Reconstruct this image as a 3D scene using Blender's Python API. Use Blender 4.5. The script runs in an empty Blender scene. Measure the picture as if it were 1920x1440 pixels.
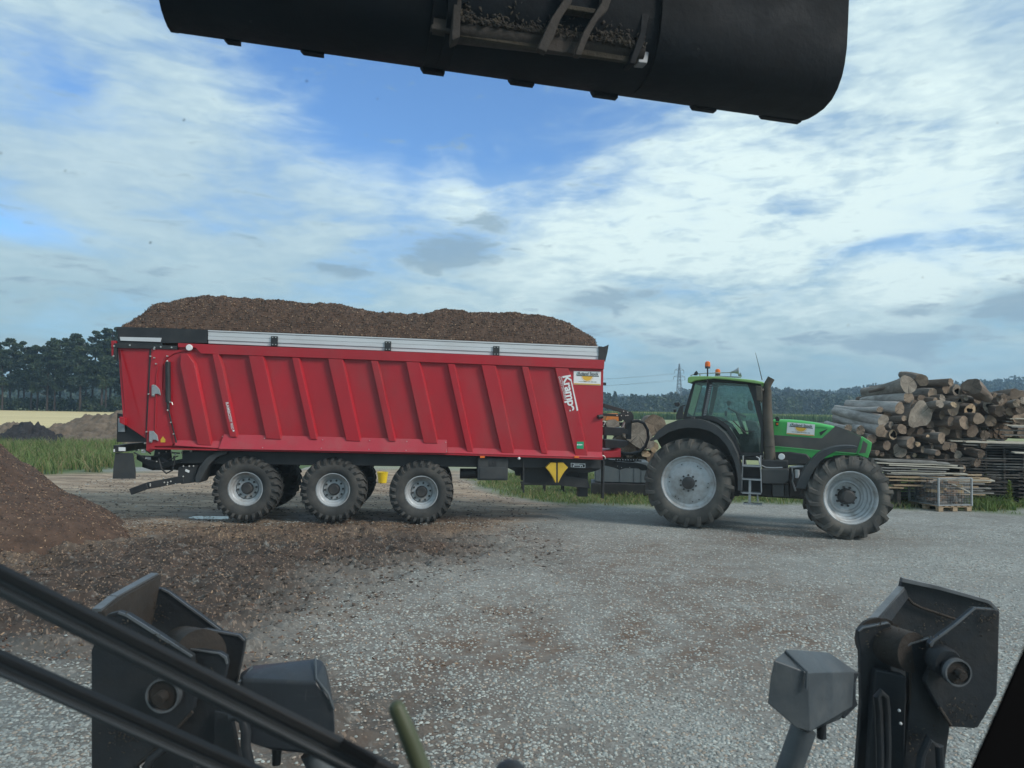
import bpy, bmesh, math, random
import numpy as np
from mathutils import Vector, Matrix, noise
random.seed(7); RNG = np.random.default_rng(7)
sc = bpy.context.scene
R = math.radians

# ------------------------------------------------------------------ camera
CAM = Vector((0, 0, 2.4)); FPX = 1333.0
pitch, roll = R(2.05), R(1.0)
F_ = Vector((0, math.cos(pitch), math.sin(pitch))); R0 = Vector((1, 0, 0)); U0 = R0.cross(F_)
RT = R0 * math.cos(roll) + U0 * math.sin(roll); UP = U0 * math.cos(roll) - R0 * math.sin(roll)
cam_d = bpy.data.cameras.new('camera'); cam = bpy.data.objects.new('camera', cam_d)
sc.collection.objects.link(cam); sc.camera = cam
cam_d.sensor_width = 36; cam_d.lens = FPX / 1920 * 36; cam_d.clip_start = 0.05; cam_d.clip_end = 9000
cam_d.dof.use_dof = True; cam_d.dof.focus_distance = 15.0; cam_d.dof.aperture_fstop = 7.5
m = Matrix((RT, UP, -F_)).transposed().to_4x4(); m.translation = CAM
cam.matrix_world = m
# ------------------------------------------------------------------ sky, sun, exposure
SUN_EL, SUN_AZ = R(36), R(118)      # azimuth clockwise from the view direction (+Y)
w = bpy.data.worlds.new('World'); sc.world = w; w.use_nodes = True
nt = w.node_tree; N, L = nt.nodes, nt.links; N.clear()
def nn(t, **k):
    n = N.new(t)
    for a, b in k.items(): setattr(n, a, b)
    return n
def val(sock, v):
    if isinstance(v, bpy.types.NodeSocket): L.new(v, sock)
    elif v is not None: sock.default_value = v
def mth(op, a, b=None, c=None, clamp=False):
    n = nn('ShaderNodeMath', operation=op, use_clamp=clamp); val(n.inputs[0], a)
    if b is not None: val(n.inputs[1], b)
    if c is not None: val(n.inputs[2], c)
    return n.outputs[0]
def ramp(v, a, b, smooth=True):
    n = nn('ShaderNodeMapRange', interpolation_type='SMOOTHSTEP' if smooth else 'LINEAR')
    val(n.inputs[0], v); n.inputs[1].default_value = a; n.inputs[2].default_value = b
    return n.outputs[0]
def mixc(f, a, b):
    n = nn('ShaderNodeMix', data_type='RGBA'); val(n.inputs[0], f); val(n.inputs[6], a); val(n.inputs[7], b)
    return n.outputs[2]
out = nn('ShaderNodeOutputWorld'); bg = nn('ShaderNodeBackground'); L.new(bg.outputs[0], out.inputs[0])
sky = nn('ShaderNodeTexSky', sky_type='NISHITA', sun_disc=False, sun_elevation=SUN_EL, sun_rotation=SUN_AZ)
sky.air_density = 1.0; sky.dust_density = 0.6; sky.ozone_density = 2.0
bg.inputs['Strength'].default_value = 0.1
tc = nn('ShaderNodeTexCoord'); sep = nn('ShaderNodeSeparateXYZ'); L.new(tc.outputs['Generated'], sep.inputs[0])
sx, sy, sz = sep.outputs
zz = mth('MAXIMUM', sz, 0.02)
den = mth('ADD', zz, 0.10)
cx = mth('DIVIDE', sx, den); cy = mth('DIVIDE', sy, den)
comb = nn('ShaderNodeCombineXYZ'); L.new(cx, comb.inputs[0]); L.new(cy, comb.inputs[1])
def cloud_noise(scale, detail, rough, dist=0.0, off=(0, 0, 0), sc3=(1, 1, 1), rot=0.0):
    mp = nn('ShaderNodeMapping'); mp.inputs['Location'].default_value = off; mp.inputs['Scale'].default_value = sc3
    mp.inputs['Rotation'].default_value = (0, 0, rot)
    L.new(comb.outputs[0], mp.inputs[0])
    t = nn('ShaderNodeTexNoise'); t.inputs['Scale'].default_value = scale; t.inputs['Detail'].default_value = detail
    t.inputs['Roughness'].default_value = rough; t.inputs['Distortion'].default_value = dist
    L.new(mp.outputs[0], t.inputs['Vector']); return t.outputs['Fac']
az = mth('ARCTAN2', sx, sy)                    # azimuth of the direction, 0 = north (+Y)
el = mth('ARCTAN2', sz, mth('SQRT', mth('ADD', mth('MULTIPLY', sx, sx), mth('MULTIPLY', sy, sy))))
def blob(a0, e0, wa, we, tilt=0.0):            # soft patch of sky round one direction
    da = mth('SUBTRACT', az, R(a0)); de = mth('SUBTRACT', el, R(e0))
    c, s = math.cos(R(tilt)), math.sin(R(tilt))
    p = mth('ADD', mth('MULTIPLY', da, c), mth('MULTIPLY', de, s)); q = mth('SUBTRACT', mth('MULTIPLY', de, c), mth('MULTIPLY', da, s))
    p = mth('DIVIDE', p, R(wa)); q = mth('DIVIDE', q, R(we))
    d = mth('ADD', mth('MULTIPLY', p, p), mth('MULTIPLY', q, q))
    return mth('POWER', 2.718, mth('MULTIPLY', d, -1.0))
n1 = cloud_noise(0.55, 7, 0.55, 0.5, (3.1, 1.2, 0), (1, 0.8, 1), 0.5)
n2 = cloud_noise(3.2, 8, 0.6, 0.3, (0.3, 4.2, 0), (1, 0.7, 1), 0.6)
n3 = cloud_noise(1.6, 8, 0.62, 0.6, (7.3, 2.2, 0), (0.6, 1.3, 1), -0.3)
# where the blue shows: a band from upper left to upper centre, smaller gaps at the left edge
blue = mth('MULTIPLY', blob(-1, 24, 15, 6.5, -10), 1.0)
blue = mth('ADD', blue, mth('MULTIPLY', blob(-24, 30, 12, 4.5, -28), 0.95))
blue = mth('ADD', blue, mth('MULTIPLY', blob(-33, 21, 7, 2.5, -25), 0.55))
blue = mth('ADD', blue, mth('MULTIPLY', blob(-35, 11.5, 6, 1.4), 0.7))
blue = mth('ADD', blue, mth('MULTIPLY', blob(-12, 21, 9, 4, -30), 0.45))
blue = mth('ADD', blue, mth('MULTIPLY', blob(31, 13.5, 5, 3.5, 10), 0.28))
comb2 = nn('ShaderNodeCombineXYZ'); L.new(mth('MULTIPLY', az, 1.0), comb2.inputs[0]); L.new(mth('MULTIPLY', el, 2.0), comb2.inputs[1])
def dir_noise(scale, detail, rough, dist, off, sc3=(1, 1, 1), rot=0.0):
    mp = nn('ShaderNodeMapping'); mp.inputs['Location'].default_value = off; mp.inputs['Scale'].default_value = sc3; mp.inputs['Rotation'].default_value = (0, 0, rot); L.new(comb2.outputs[0], mp.inputs[0])
    t = nn('ShaderNodeTexNoise'); t.inputs['Scale'].default_value = scale; t.inputs['Detail'].default_value = detail; t.inputs['Roughness'].default_value = rough; t.inputs['Distortion'].default_value = dist
    L.new(mp.outputs[0], t.inputs['Vector']); return t.outputs['Fac']
n4 = dir_noise(4.6, 9, 0.54, 0.5, (1.3, 5.2, 0), (1, 1.3, 1), -0.2)
n5 = dir_noise(13, 8, 0.55, 0.7, (4.3, 2.2, 0), (1, 1.9, 1), -0.15)
n6 = dir_noise(38, 5, 0.55, 0.4, (2.3, 7.2, 0), (1, 1.5, 1), -0.3)
cover = mth('ADD', mth('ADD', mth('MULTIPLY', n1, 0.42), mth('MULTIPLY', n4, 0.74)), mth('ADD', mth('MULTIPLY', n5, 0.24), mth('MULTIPLY', n2, 0.06)))
cover = mth('SUBTRACT', cover, mth('MULTIPLY', blue, 0.36))
veil = mth('MAXIMUM', ramp(cover, 0.34, 0.76), mth('MULTIPLY', mth('SUBTRACT', 1.0, mth('MULTIPLY', blue, 1.5), clamp=True), 0.62))
hi = ramp(el, R(1), R(16))
bright = mth('ADD', mth('ADD', mth('MULTIPLY', ramp(n4, 0.34, 0.66), 0.56), mth('MULTIPLY', ramp(n5, 0.34, 0.66), 0.36)), mth('MULTIPLY', ramp(n6, 0.38, 0.66), 0.22))
glow = mth('ADD', mth('MULTIPLY', blob(19, 15, 20, 8, 10), 1.15), mth('MULTIPLY', blob(-8, 19, 13, 3.5, -12), 0.65))
glow = mth('ADD', glow, mth('MULTIPLY', blob(34, 11, 11, 5), 0.9))
glow = mth('ADD', glow, mth('MULTIPLY', blob(24, 27, 12, 5, 20), 0.35))
bright = mth('MULTIPLY', bright, mth('ADD', 0.40, glow), clamp=True)
cl_dark = mixc(hi, (2.3, 3.75, 4.2, 1), (2.75, 4.0, 5.0, 1))
cl_col = mixc(bright, cl_dark, (6.1, 7.3, 7.2, 1))
# darker low clouds
dk = mth('ADD', blob(-5.5, 12.2, 4.2, 1.3, 6), blob(28.5, 5.2, 3.4, 1.1, -4))
for b_ in [(-14.5, 10.8, 3.2, .6, -3, .8), (36.5, 7.6, 4.5, 1.5, 8, 1.0), (22.5, 5.6, 2.4, .6, 0, .7), (8, 8.8, 6, 1.0, 3, .7), (-2.5, 14.6, 3.5, 1.1, 8, .5), (29, 7.4, 3, .5, 0, .6), (14, 5.4, 5, .8, 0, .4), (-33, 8.0, 10, 2.0, 2, .35), (5, 6.5, 5, .8, 2, .4)]:
    dk = mth('ADD', dk, mth('MULTIPLY', blob(*b_[:5]), b_[5]))
dk = ramp(mth('ADD', mth('MULTIPLY', dk, 1.45), mth('ADD', mth('MULTIPLY', mth('SUBTRACT', n5, 0.5), 3.2), mth('MULTIPLY', mth('SUBTRACT', n6, 0.5), 1.3))), 0.30, 1.12)
dk = mth('MULTIPLY', dk, 0.78)
skyc = nn('ShaderNodeMix', data_type='RGBA', blend_type='MULTIPLY'); skyc.inputs[0].default_value = 1.0
L.new(sky.outputs[0], skyc.inputs[6]); skyc.inputs[7].default_value = (0.80, 1.12, 1.42, 1)
c1 = mixc(veil, skyc.outputs[2], cl_col)
c2 = mixc(dk, c1, (2.0, 2.95, 3.7, 1))
low = mth('SUBTRACT', 1.0, ramp(el, R(-2), R(4)))
c3 = mixc(mth('MULTIPLY', low, 0.75), c2, (3.5, 5.2, 5.6, 1))
L.new(c3, bg.inputs['Color'])
sun_d = bpy.data.lights.new('sun', 'SUN'); sun_d.energy = 2.0; sun_d.angle = R(18); sun_d.color = (1.0, 0.93, 0.84)
sun = bpy.data.objects.new('sun', sun_d); sc.collection.objects.link(sun)
sd = Vector((math.sin(SUN_AZ) * math.cos(SUN_EL), math.cos(SUN_AZ) * math.cos(SUN_EL), math.sin(SUN_EL)))
sun.rotation_euler = sd.to_track_quat('Z', 'Y').to_euler(); sun.location = sd * 50
sc.view_settings.view_transform = 'Standard'; sc.view_settings.look = 'None'
sc.view_settings.exposure = 0.52; sc.view_settings.gamma = 1.0
sc.render.engine = 'CYCLES'; sc.cycles.use_denoising = True
sc.cycles.max_bounces = 6; sc.cycles.diffuse_bounces = 3; sc.cycles.glossy_bounces = 3; sc.cycles.transmission_bounces = 6
sc.cycles.transparent_max_bounces = 12; sc.cycles.volume_bounces = 0

# ------------------------------------------------------------------ photograph pixel (1920 wide) -> point in the place
def ray(px, py): return F_ + RT * ((px - 960) / FPX) - UP * ((py - 720) / FPX)
def on_z(px, py, z=0.0):
    d = ray(px, py); return CAM + d * ((z - CAM.z) / d.z)
def on_y(px, py, Y):
    d = ray(px, py); return CAM + d * (Y / d.y)
class Frame:
    """upright frame standing at O, local x along heading psi, local y away from the viewer"""
    def __init__(s, O, psi):
        s.O = Vector(O); s.psi = psi; s.t = Vector((math.cos(psi), math.sin(psi), 0)); s.n = Vector((-math.sin(psi), math.cos(psi), 0))
    def at(s, px, py, v=0.0):
        d = ray(px, py); k = ((s.O - CAM).dot(s.n) + v) / d.dot(s.n); P = CAM + d * k - s.O
        return (P.dot(s.t), P.z)
    def z(s, ox, oy, k, v=0.0):      # for pixels read off an enlarged crop
        return lambda x, y, v=v: s.at(ox + x / k, oy + y / k, v)

# ------------------------------------------------------------------ mesh helper
class MB:
    def __init__(s): s.v = []; s.f = []; s.mi = []; s.cur = 0
    def add(s, vs, fs):
        o = len(s.v); s.v += [tuple(p) for p in vs]; s.f += [[i + o for i in f] for f in fs]; s.mi += [s.cur] * len(fs); return s
    def hexa(s, p):   # 8 points: bottom 4, top 4
        return s.add(p, [(0, 3, 2, 1), (4, 5, 6, 7), (0, 1, 5, 4), (1, 2, 6, 5), (2, 3, 7, 6), (3, 0, 4, 7)])
    def box(s, x0, x1, y0, y1, z0, z1):
        return s.hexa([(x0, y0, z0), (x1, y0, z0), (x1, y1, z0), (x0, y1, z0), (x0, y0, z1), (x1, y0, z1), (x1, y1, z1), (x0, y1, z1)])
    def bar(s, p, q, w, h, up=(0, 0, 1)):
        p, q, up = Vector(p), Vector(q), Vector(up); d = (q - p).normalized(); a = d.cross(up)
        if a.length < 1e-4: a = d.cross(Vector((1, 0, 0)))
        a.normalize(); b = a.cross(d); a *= w / 2; b *= h / 2
        return s.hexa([p - a - b, p + a - b, p + a + b, p - a + b, q - a - b, q + a - b, q + a + b, q - a + b])
    def prism(s, poly, y0, y1):      # (x, z) outline extruded in y
        n = len(poly); vs = [(x, y0, z) for x, z in poly] + [(x, y1, z) for x, z in poly]
        return s.add(vs, [list(range(n)), list(range(2 * n - 1, n - 1, -1))] + [[i, i + n, (i + 1) % n + n, (i + 1) % n] for i in range(n)])
    def extrude(s, pts, vec):
        n = len(pts); pts = [Vector(p) for p in pts]; vec = Vector(vec)
        return s.add(pts + [p + vec for p in pts], [list(range(n)), list(range(2 * n - 1, n - 1, -1))] + [[i, i + n, (i + 1) % n + n, (i + 1) % n] for i in range(n)])
    def tube(s, path, r, n=10, caps=True):
        path = [Vector(p) for p in path]; k = len(path); rs = r if hasattr(r, '__len__') else [r] * k
        vs, fs = [], []; prev = None
        for i, p in enumerate(path):
            d = (path[min(i + 1, k - 1)] - path[max(i - 1, 0)]).normalized()
            if prev is None: a = d.cross(Vector((0.13, 0.31, 1))); a = a if a.length > .05 else d.cross(Vector((1, 0, 0)))
            else: a = prev - d * prev.dot(d)
            a.normalize(); prev = a; b = d.cross(a)
            for j in range(n):
                t = 2 * math.pi * j / n; vs.append(p + (a * math.cos(t) + b * math.sin(t)) * rs[i])
        for i in range(k - 1):
            for j in range(n): fs.append([i * n + j, i * n + (j + 1) % n, (i + 1) * n + (j + 1) % n, (i + 1) * n + j])
        if caps: fs += [list(range(n - 1, -1, -1)), list(range((k - 1) * n, k * n))]
        return s.add(vs, fs)
    def lathe(s, prof, c=(0, 0, 0), n=48, axis='y', close=True):   # prof: (radius, offset along the axis)
        c = Vector(c); vs, fs = [], []; k = len(prof)
        for r, a in prof:
            for j in range(n):
                t = 2 * math.pi * j / n; x, z = r * math.cos(t), r * math.sin(t)
                vs.append(c + (Vector((x, a, z)) if axis == 'y' else Vector((x, z, a)) if axis == 'z' else Vector((a, x, z))))
        for i in range(k - 1):
            for j in range(n): fs.append([i * n + j, i * n + (j + 1) % n, (i + 1) * n + (j + 1) % n, (i + 1) * n + j])
        if close: fs += [list(range(n)), list(range(k * n - 1, (k - 1) * n - 1, -1))]
        return s.add(vs, fs)
    def ball(s, c, rx, ry=None, rz=None, n=12, m=8):
        ry = ry or rx; rz = rz or rx; vs = [(c[0], c[1], c[2] - rz)]; fs = []
        for i in range(1, m):
            ph = -math.pi / 2 + math.pi * i / m
            for j in range(n):
                t = 2 * math.pi * j / n; vs.append((c[0] + rx * math.cos(ph) * math.cos(t), c[1] + ry * math.cos(ph) * math.sin(t), c[2] + rz * math.sin(ph)))
        vs.append((c[0], c[1], c[2] + rz)); top = len(vs) - 1
        for j in range(n): fs.append([0, 1 + (j + 1) % n, 1 + j]); fs.append([top, top - n + j, top - n + (j + 1) % n])
        for i in range(m - 2):
            for j in range(n): a = 1 + i * n; fs.append([a + j, a + (j + 1) % n, a + n + (j + 1) % n, a + n + j])
        return s.add(vs, fs)

def link(o): sc.collection.objects.link(o); return o
def set_mesh(name, mb, mats, recalc=True, angle=35):
    me = bpy.data.meshes.new(name); me.from_pydata(mb.v, [], mb.f)
    for q in (mats if isinstance(mats, (list, tuple)) else [mats]): me.materials.append(q)
    if any(mb.mi): me.polygons.foreach_set('material_index', mb.mi)
    if recalc:
        b = bmesh.new(); b.from_mesh(me); bmesh.ops.recalc_face_normals(b, faces=b.faces[:]); b.to_mesh(me); b.free()
    if angle is not None:
        me.polygons.foreach_set('use_smooth', [True] * len(me.polygons)); me.set_sharp_from_angle(angle=R(angle))
    me.update(); return me
NOSPLIT = {'bolt', 'rivet', 'small_print', 'fitting', 'half_sun', 'post_grille', 'hose_comb', 'axle', 'small_label', 'wire_mesh', 'lattice', 'air_horn'}
def islands(mb):
    """groups of pieces of mb whose bounding boxes lie apart from each other"""
    par = list(range(len(mb.v)))
    def find(a):
        while par[a] != a: par[a] = par[par[a]]; a = par[a]
        return a
    for f in mb.f:
        r0 = find(f[0])
        for q in f[1:]: par[find(q)] = r0
    comp = {}
    for i, p in enumerate(mb.v):
        r0 = find(i); b = comp.setdefault(r0, [list(p), list(p)])
        for k in range(3): b[0][k] = min(b[0][k], p[k]); b[1][k] = max(b[1][k], p[k])
    keys = list(comp); g = {k: k for k in keys}
    def gf(a):
        while g[a] != a: a = g[a]
        return a
    for i, a in enumerate(keys):
        for b in keys[i + 1:]:
            A_, B_ = comp[a], comp[b]
            if all(A_[0][k] - .012 <= B_[1][k] and B_[0][k] - .012 <= A_[1][k] for k in range(3)): g[gf(a)] = gf(b)
    return [gf(find(f[0])) for f in mb.f]
def obj(name, mb, mats, parent=None, bevel=0.0, angle=35, recalc=True, label=None, loc=None, rot=None, split=True):
    if split and parent is not None and name not in NOSPLIT and len(mb.v) < 3000 and not any(mb.mi):
        ids = islands(mb); ks = sorted(set(ids))
        if 1 < len(ks) <= 8:
            first = None
            for k in ks:
                m2 = MB(); mp = {}
                for f, i_ in zip(mb.f, ids):
                    if i_ == k:
                        for q in f:
                            if q not in mp: mp[q] = len(m2.v); m2.v.append(mb.v[q])
                        m2.f.append([mp[q] for q in f]); m2.mi.append(0)
                o = obj(name, m2, mats, parent, bevel, angle, recalc, label, loc, rot, False); first = first or o
            return first
    o = link(bpy.data.objects.new(name, set_mesh(name, mb, mats, recalc, angle)))
    if parent is not None: o.parent = parent
    if bevel:
        b = o.modifiers.new('bevel', 'BEVEL'); b.width = bevel; b.segments = 2; b.limit_method = 'ANGLE'; b.angle_limit = R(40); b.harden_normals = True
    if label: o['label'] = label
    if loc is not None: o.location = loc
    if rot is not None: o.rotation_euler = rot
    return o
def np_obj(name, verts, faces, mats, parent=None, smooth=False, mi=None):
    """large mesh from numpy arrays; faces is an (n, k) index array"""
    me = bpy.data.meshes.new(name); nv, nf, k = len(verts), len(faces), faces.shape[1]
    me.vertices.add(nv); me.vertices.foreach_set('co', np.asarray(verts, np.float32).ravel())
    me.loops.add(nf * k); me.loops.foreach_set('vertex_index', np.asarray(faces, np.int32).ravel())
    me.polygons.add(nf); me.polygons.foreach_set('loop_start', np.arange(0, nf * k, k, dtype=np.int32))
    for q in (mats if isinstance(mats, (list, tuple)) else [mats]): me.materials.append(q)
    if mi is not None: me.polygons.foreach_set('material_index', np.asarray(mi, np.int32))
    if smooth: me.polygons.foreach_set('use_smooth', np.ones(nf, bool))
    me.update(calc_edges=True); me.validate()
    o = link(bpy.data.objects.new(name, me))
    if parent is not None: o.parent = parent
    return o
def tag(o, label=None, cat=None, group=None, kind=None):
    if label: o['label'] = label
    if cat: o['category'] = cat
    if group: o['group'] = group
    if kind: o['kind'] = kind
    return o
def empty(name, loc, rz=0.0, label=None, cat=None, group=None, parent=None):
    o = link(bpy.data.objects.new(name, None)); o.location = loc; o.rotation_euler = (0, 0, rz); o.empty_display_size = .2
    if parent is not None: o.parent = parent
    return tag(o, label, cat, group)
def copy_tree(o, parent=None):
    c = o.copy(); link(c)
    if parent is not None: c.parent = parent; c.matrix_parent_inverse = o.matrix_parent_inverse.copy()
    for ch in list(o.children): copy_tree(ch, c)
    return c

# ------------------------------------------------------------------ materials
def mat(name, col, rough=0.6, metal=0.0, var=0.0, vscale=3.0, bump=0.0, bscale=40.0, dirt=None, damt=0.0, dscale=2.0, coat=0.0, spec=None, stretch=None, col2=None, scr=0.0, scol=(.12, .12, .12)):
    mt = bpy.data.materials.new(name); mt.use_nodes = True; t = mt.node_tree; n, l = t.nodes, t.links
    p = n['Principled BSDF']; p.inputs['Roughness'].default_value = rough; p.inputs['Metallic'].default_value = metal
    p.inputs['Coat Weight'].default_value = coat
    if spec is not None: p.inputs['Specular IOR Level'].default_value = spec
    tcn = n.new('ShaderNodeTexCoord'); vec = tcn.outputs['Object']
    if stretch:
        mp = n.new('ShaderNodeMapping'); mp.inputs['Scale'].default_value = stretch; l.new(vec, mp.inputs[0]); vec = mp.outputs[0]
    def ns(scale, det=6, rg=0.6):
        q = n.new('ShaderNodeTexNoise'); q.inputs['Scale'].default_value = scale; q.inputs['Detail'].default_value = det; q.inputs['Roughness'].default_value = rg
        l.new(vec, q.inputs['Vector']); return q.outputs['Fac']
    def mr(s, a, b, c=0.0, d=1.0):
        q = n.new('ShaderNodeMapRange'); l.new(s, q.inputs[0]); q.inputs[1].default_value = a; q.inputs[2].default_value = b; q.inputs[3].default_value = c; q.inputs[4].default_value = d; return q.outputs[0]
    def mx(f, a, b):
        q = n.new('ShaderNodeMix'); q.data_type = 'RGBA'
        for s_, v_ in ((q.inputs[0], f), (q.inputs[6], a), (q.inputs[7], b)):
            if isinstance(v_, bpy.types.NodeSocket): l.new(v_, s_)
            else: s_.default_value = v_
        return q.outputs[2]
    c = (*col, 1)
    if var or col2:
        a = tuple(max(0, x * (1 - var)) for x in col) + (1,); b = (*(col2 or tuple(min(1, x * (1 + var)) for x in col)), 1)
        c = mx(mr(ns(vscale), .3, .7), a, b)
    if dirt:
        c = mx(mr(ns(dscale, 8, .65), .5 - .05, .72, 0, damt), c, (*dirt, 1))
        l.new(mr(ns(dscale * 2), .3, .7, rough, min(1, rough + .25)), p.inputs['Roughness'])
    if scr:
        for rot_, ss in ((.5, (1.2, 1.2, 30)), (-.9, (26, 2, 2))):
            mp2 = n.new('ShaderNodeMapping'); mp2.inputs['Scale'].default_value = ss; mp2.inputs['Rotation'].default_value = (rot_, rot_, .3); l.new(tcn.outputs['Object'], mp2.inputs[0])
            q2 = n.new('ShaderNodeTexNoise'); q2.inputs['Scale'].default_value = 6; q2.inputs['Detail'].default_value = 8; q2.inputs['Roughness'].default_value = .7; l.new(mp2.outputs[0], q2.inputs['Vector'])
            c = mx(mr(q2.outputs['Fac'], .60, .72, 0, scr), c, (*scol, 1))
        c = mx(mr(ns(vscale * 9, 9, .75), .62, .70, 0, scr), c, tuple(min(1, x * .9) for x in scol) + (1,))
    if isinstance(c, tuple): p.inputs['Base Color'].default_value = c
    else: l.new(c, p.inputs['Base Color'])
    if bump:
        b = n.new('ShaderNodeBump'); b.inputs['Strength'].default_value = bump; b.inputs['Distance'].default_value = 0.012 if bscale > 25 else 0.03
        l.new(ns(bscale), b.inputs['Height']); l.new(b.outputs[0], p.inputs['Normal'])
    return mt
MUD = (0.10, 0.085, 0.07)
RED = mat('red_paint', (0.38, 0.007, 0.018), 0.40, 0, .14, 1.0, .16, 3.5, (0.22, 0.05, 0.05), .45, 1.3, coat=.12, stretch=(1, 1, .45))
RED_LIT = mat('red_paint_ledge_lit', (0.40, 0.022, 0.04), 0.45, 0, .08, 2, .03, 90, (0.25, 0.13, 0.12), .35, 3, coat=.1)  # lighter red: skylight on the upward-facing ledge put into the colour
BLACK = mat('black_paint', (0.018, 0.020, 0.023), 0.45, 0, .3, 3, .05, 60, (0.05, 0.048, 0.045), .5, 3)
DGREY = mat('dark_grey_plastic', (0.035, 0.04, 0.044), 0.55, 0, .2, 3, .05, 70, (0.09, 0.085, 0.075), .5, 2.5)
ALU = mat('aluminium', (0.60, 0.63, 0.65), 0.5, 0.25, .06, 2, .03, 80, (0.35, 0.33, 0.31), .3, 3, stretch=(.3, 1, 2))
GALV = mat('galvanised_steel', (0.36, 0.39, 0.41), 0.5, 0.6, .15, 8, .05, 60, (0.2, 0.19, 0.17), .4, 5)
RUBBER = mat('tyre_rubber', (0.040, 0.042, 0.042), 0.85, 0, .25, 3, .2, 60, (0.115, 0.105, 0.092), .75, 2.2)
RUBBER2 = mat('tyre_rubber_dusty', (0.062, 0.062, 0.059), 0.9, 0, .25, 3, .25, 50, (0.14, 0.128, 0.108), .85, 2.6)
RIM = mat('silver_rim_paint', (0.40, 0.43, 0.45), 0.45, 0.2, .1, 3, .02, 60, (0.20, 0.175, 0.145), .75, 4)
HUB = mat('hub_black', (0.03, 0.032, 0.034), 0.5, 0, .2, 6, .1, 50, MUD, .4, 5)
BOLT = mat('bolt_zinc', (0.55, 0.55, 0.52), 0.4, 0.7)
WHITE = mat('white_film', (0.74, 0.76, 0.76), 0.5, 0, .03, 4)
YELLOW = mat('yellow_plastic', (0.62, 0.40, 0.03), 0.5, 0, .1, 4, .03, 30, (0.3, 0.22, 0.08), .3, 5)
ORANGE = mat('orange_lens', (0.75, 0.16, 0.02), 0.25, 0, .1, 5)
GREEN = mat('green_paint', (0.06, 0.46, 0.10), 0.35, 0, .06, 2, .02, 60, (0.13, 0.22, 0.10), .4, 2.5, coat=.3)
LGREEN = mat('faded_green_roof', (0.22, 0.42, 0.13), 0.5, 0, .08, 2, .03, 60, (0.25, 0.28, 0.17), .5, 2)
HOODGREY = mat('hood_grey_panel', (0.075, 0.072, 0.067), 0.5, 0, .12, 3, .03, 60, (0.15, 0.13, 0.11), .6, 2.5)
EXHM = mat('sooty_exhaust_steel', (0.085, 0.078, 0.066), 0.6, 0.4, .3, 5, .1, 60, (0.14, 0.11, 0.08), .6, 4)
def glass_mat(name, tint, dark=0.0):
    g = bpy.data.materials.new(name); g.use_nodes = True; t = g.node_tree; n, l = t.nodes, t.links; n.clear()
    o = n.new('ShaderNodeOutputMaterial'); tr = n.new('ShaderNodeBsdfTransparent'); tr.inputs[0].default_value = (*tint, 1)
    gl = n.new('ShaderNodeBsdfGlossy'); gl.inputs['Roughness'].default_value = 0.03; gl.inputs[0].default_value = (.9, 1, 1, 1)
    df = n.new('ShaderNodeBsdfDiffuse'); df.inputs[0].default_value = (.25, .27, .25, 1)
    fr = n.new('ShaderNodeFresnel'); fr.inputs[0].default_value = 1.5
    m1 = n.new('ShaderNodeMixShader'); m2 = n.new('ShaderNodeMixShader')
    l.new(fr.outputs[0], m1.inputs[0]); l.new(tr.outputs[0], m1.inputs[1]); l.new(gl.outputs[0], m1.inputs[2])
    m2.inputs[0].default_value = 0.07; l.new(m1.outputs[0], m2.inputs[1]); l.new(df.outputs[0], m2.inputs[2]); l.new(m2.outputs[0], o.inputs[0]); return g
GLASS = glass_mat('cab_glass', (0.80, 0.92, 0.90))

def text_obj(name, s, size, mtl, parent, O, xdir, ydir, thick=0.004, weight=0.0, spacing=1.0, xs=1.0):
    """lettering laid at O (local), reading along xdir with letter tops towards ydir"""
    c = bpy.data.curves.new(name, 'FONT'); c.body = s; c.size = size; c.extrude = thick / 2; c.offset = weight; c.space_character = spacing
    o = link(bpy.data.objects.new(name + '_c', c)); dg = bpy.context.evaluated_depsgraph_get()
    me = bpy.data.meshes.new_from_object(o.evaluated_get(dg)); bpy.data.objects.remove(o); bpy.data.curves.remove(c)
    me.materials.clear(); me.materials.append(mtl); me.name = name
    q = link(bpy.data.objects.new(name, me)); q.parent = parent
    x = Vector(xdir).normalized(); y = Vector(ydir); y = (y - x * y.dot(x)).normalized(); z = x.cross(y)
    M = Matrix((x * xs, y, z)).transposed().to_4x4(); M.translation = Vector(O); q.matrix_local = M; return q

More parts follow.
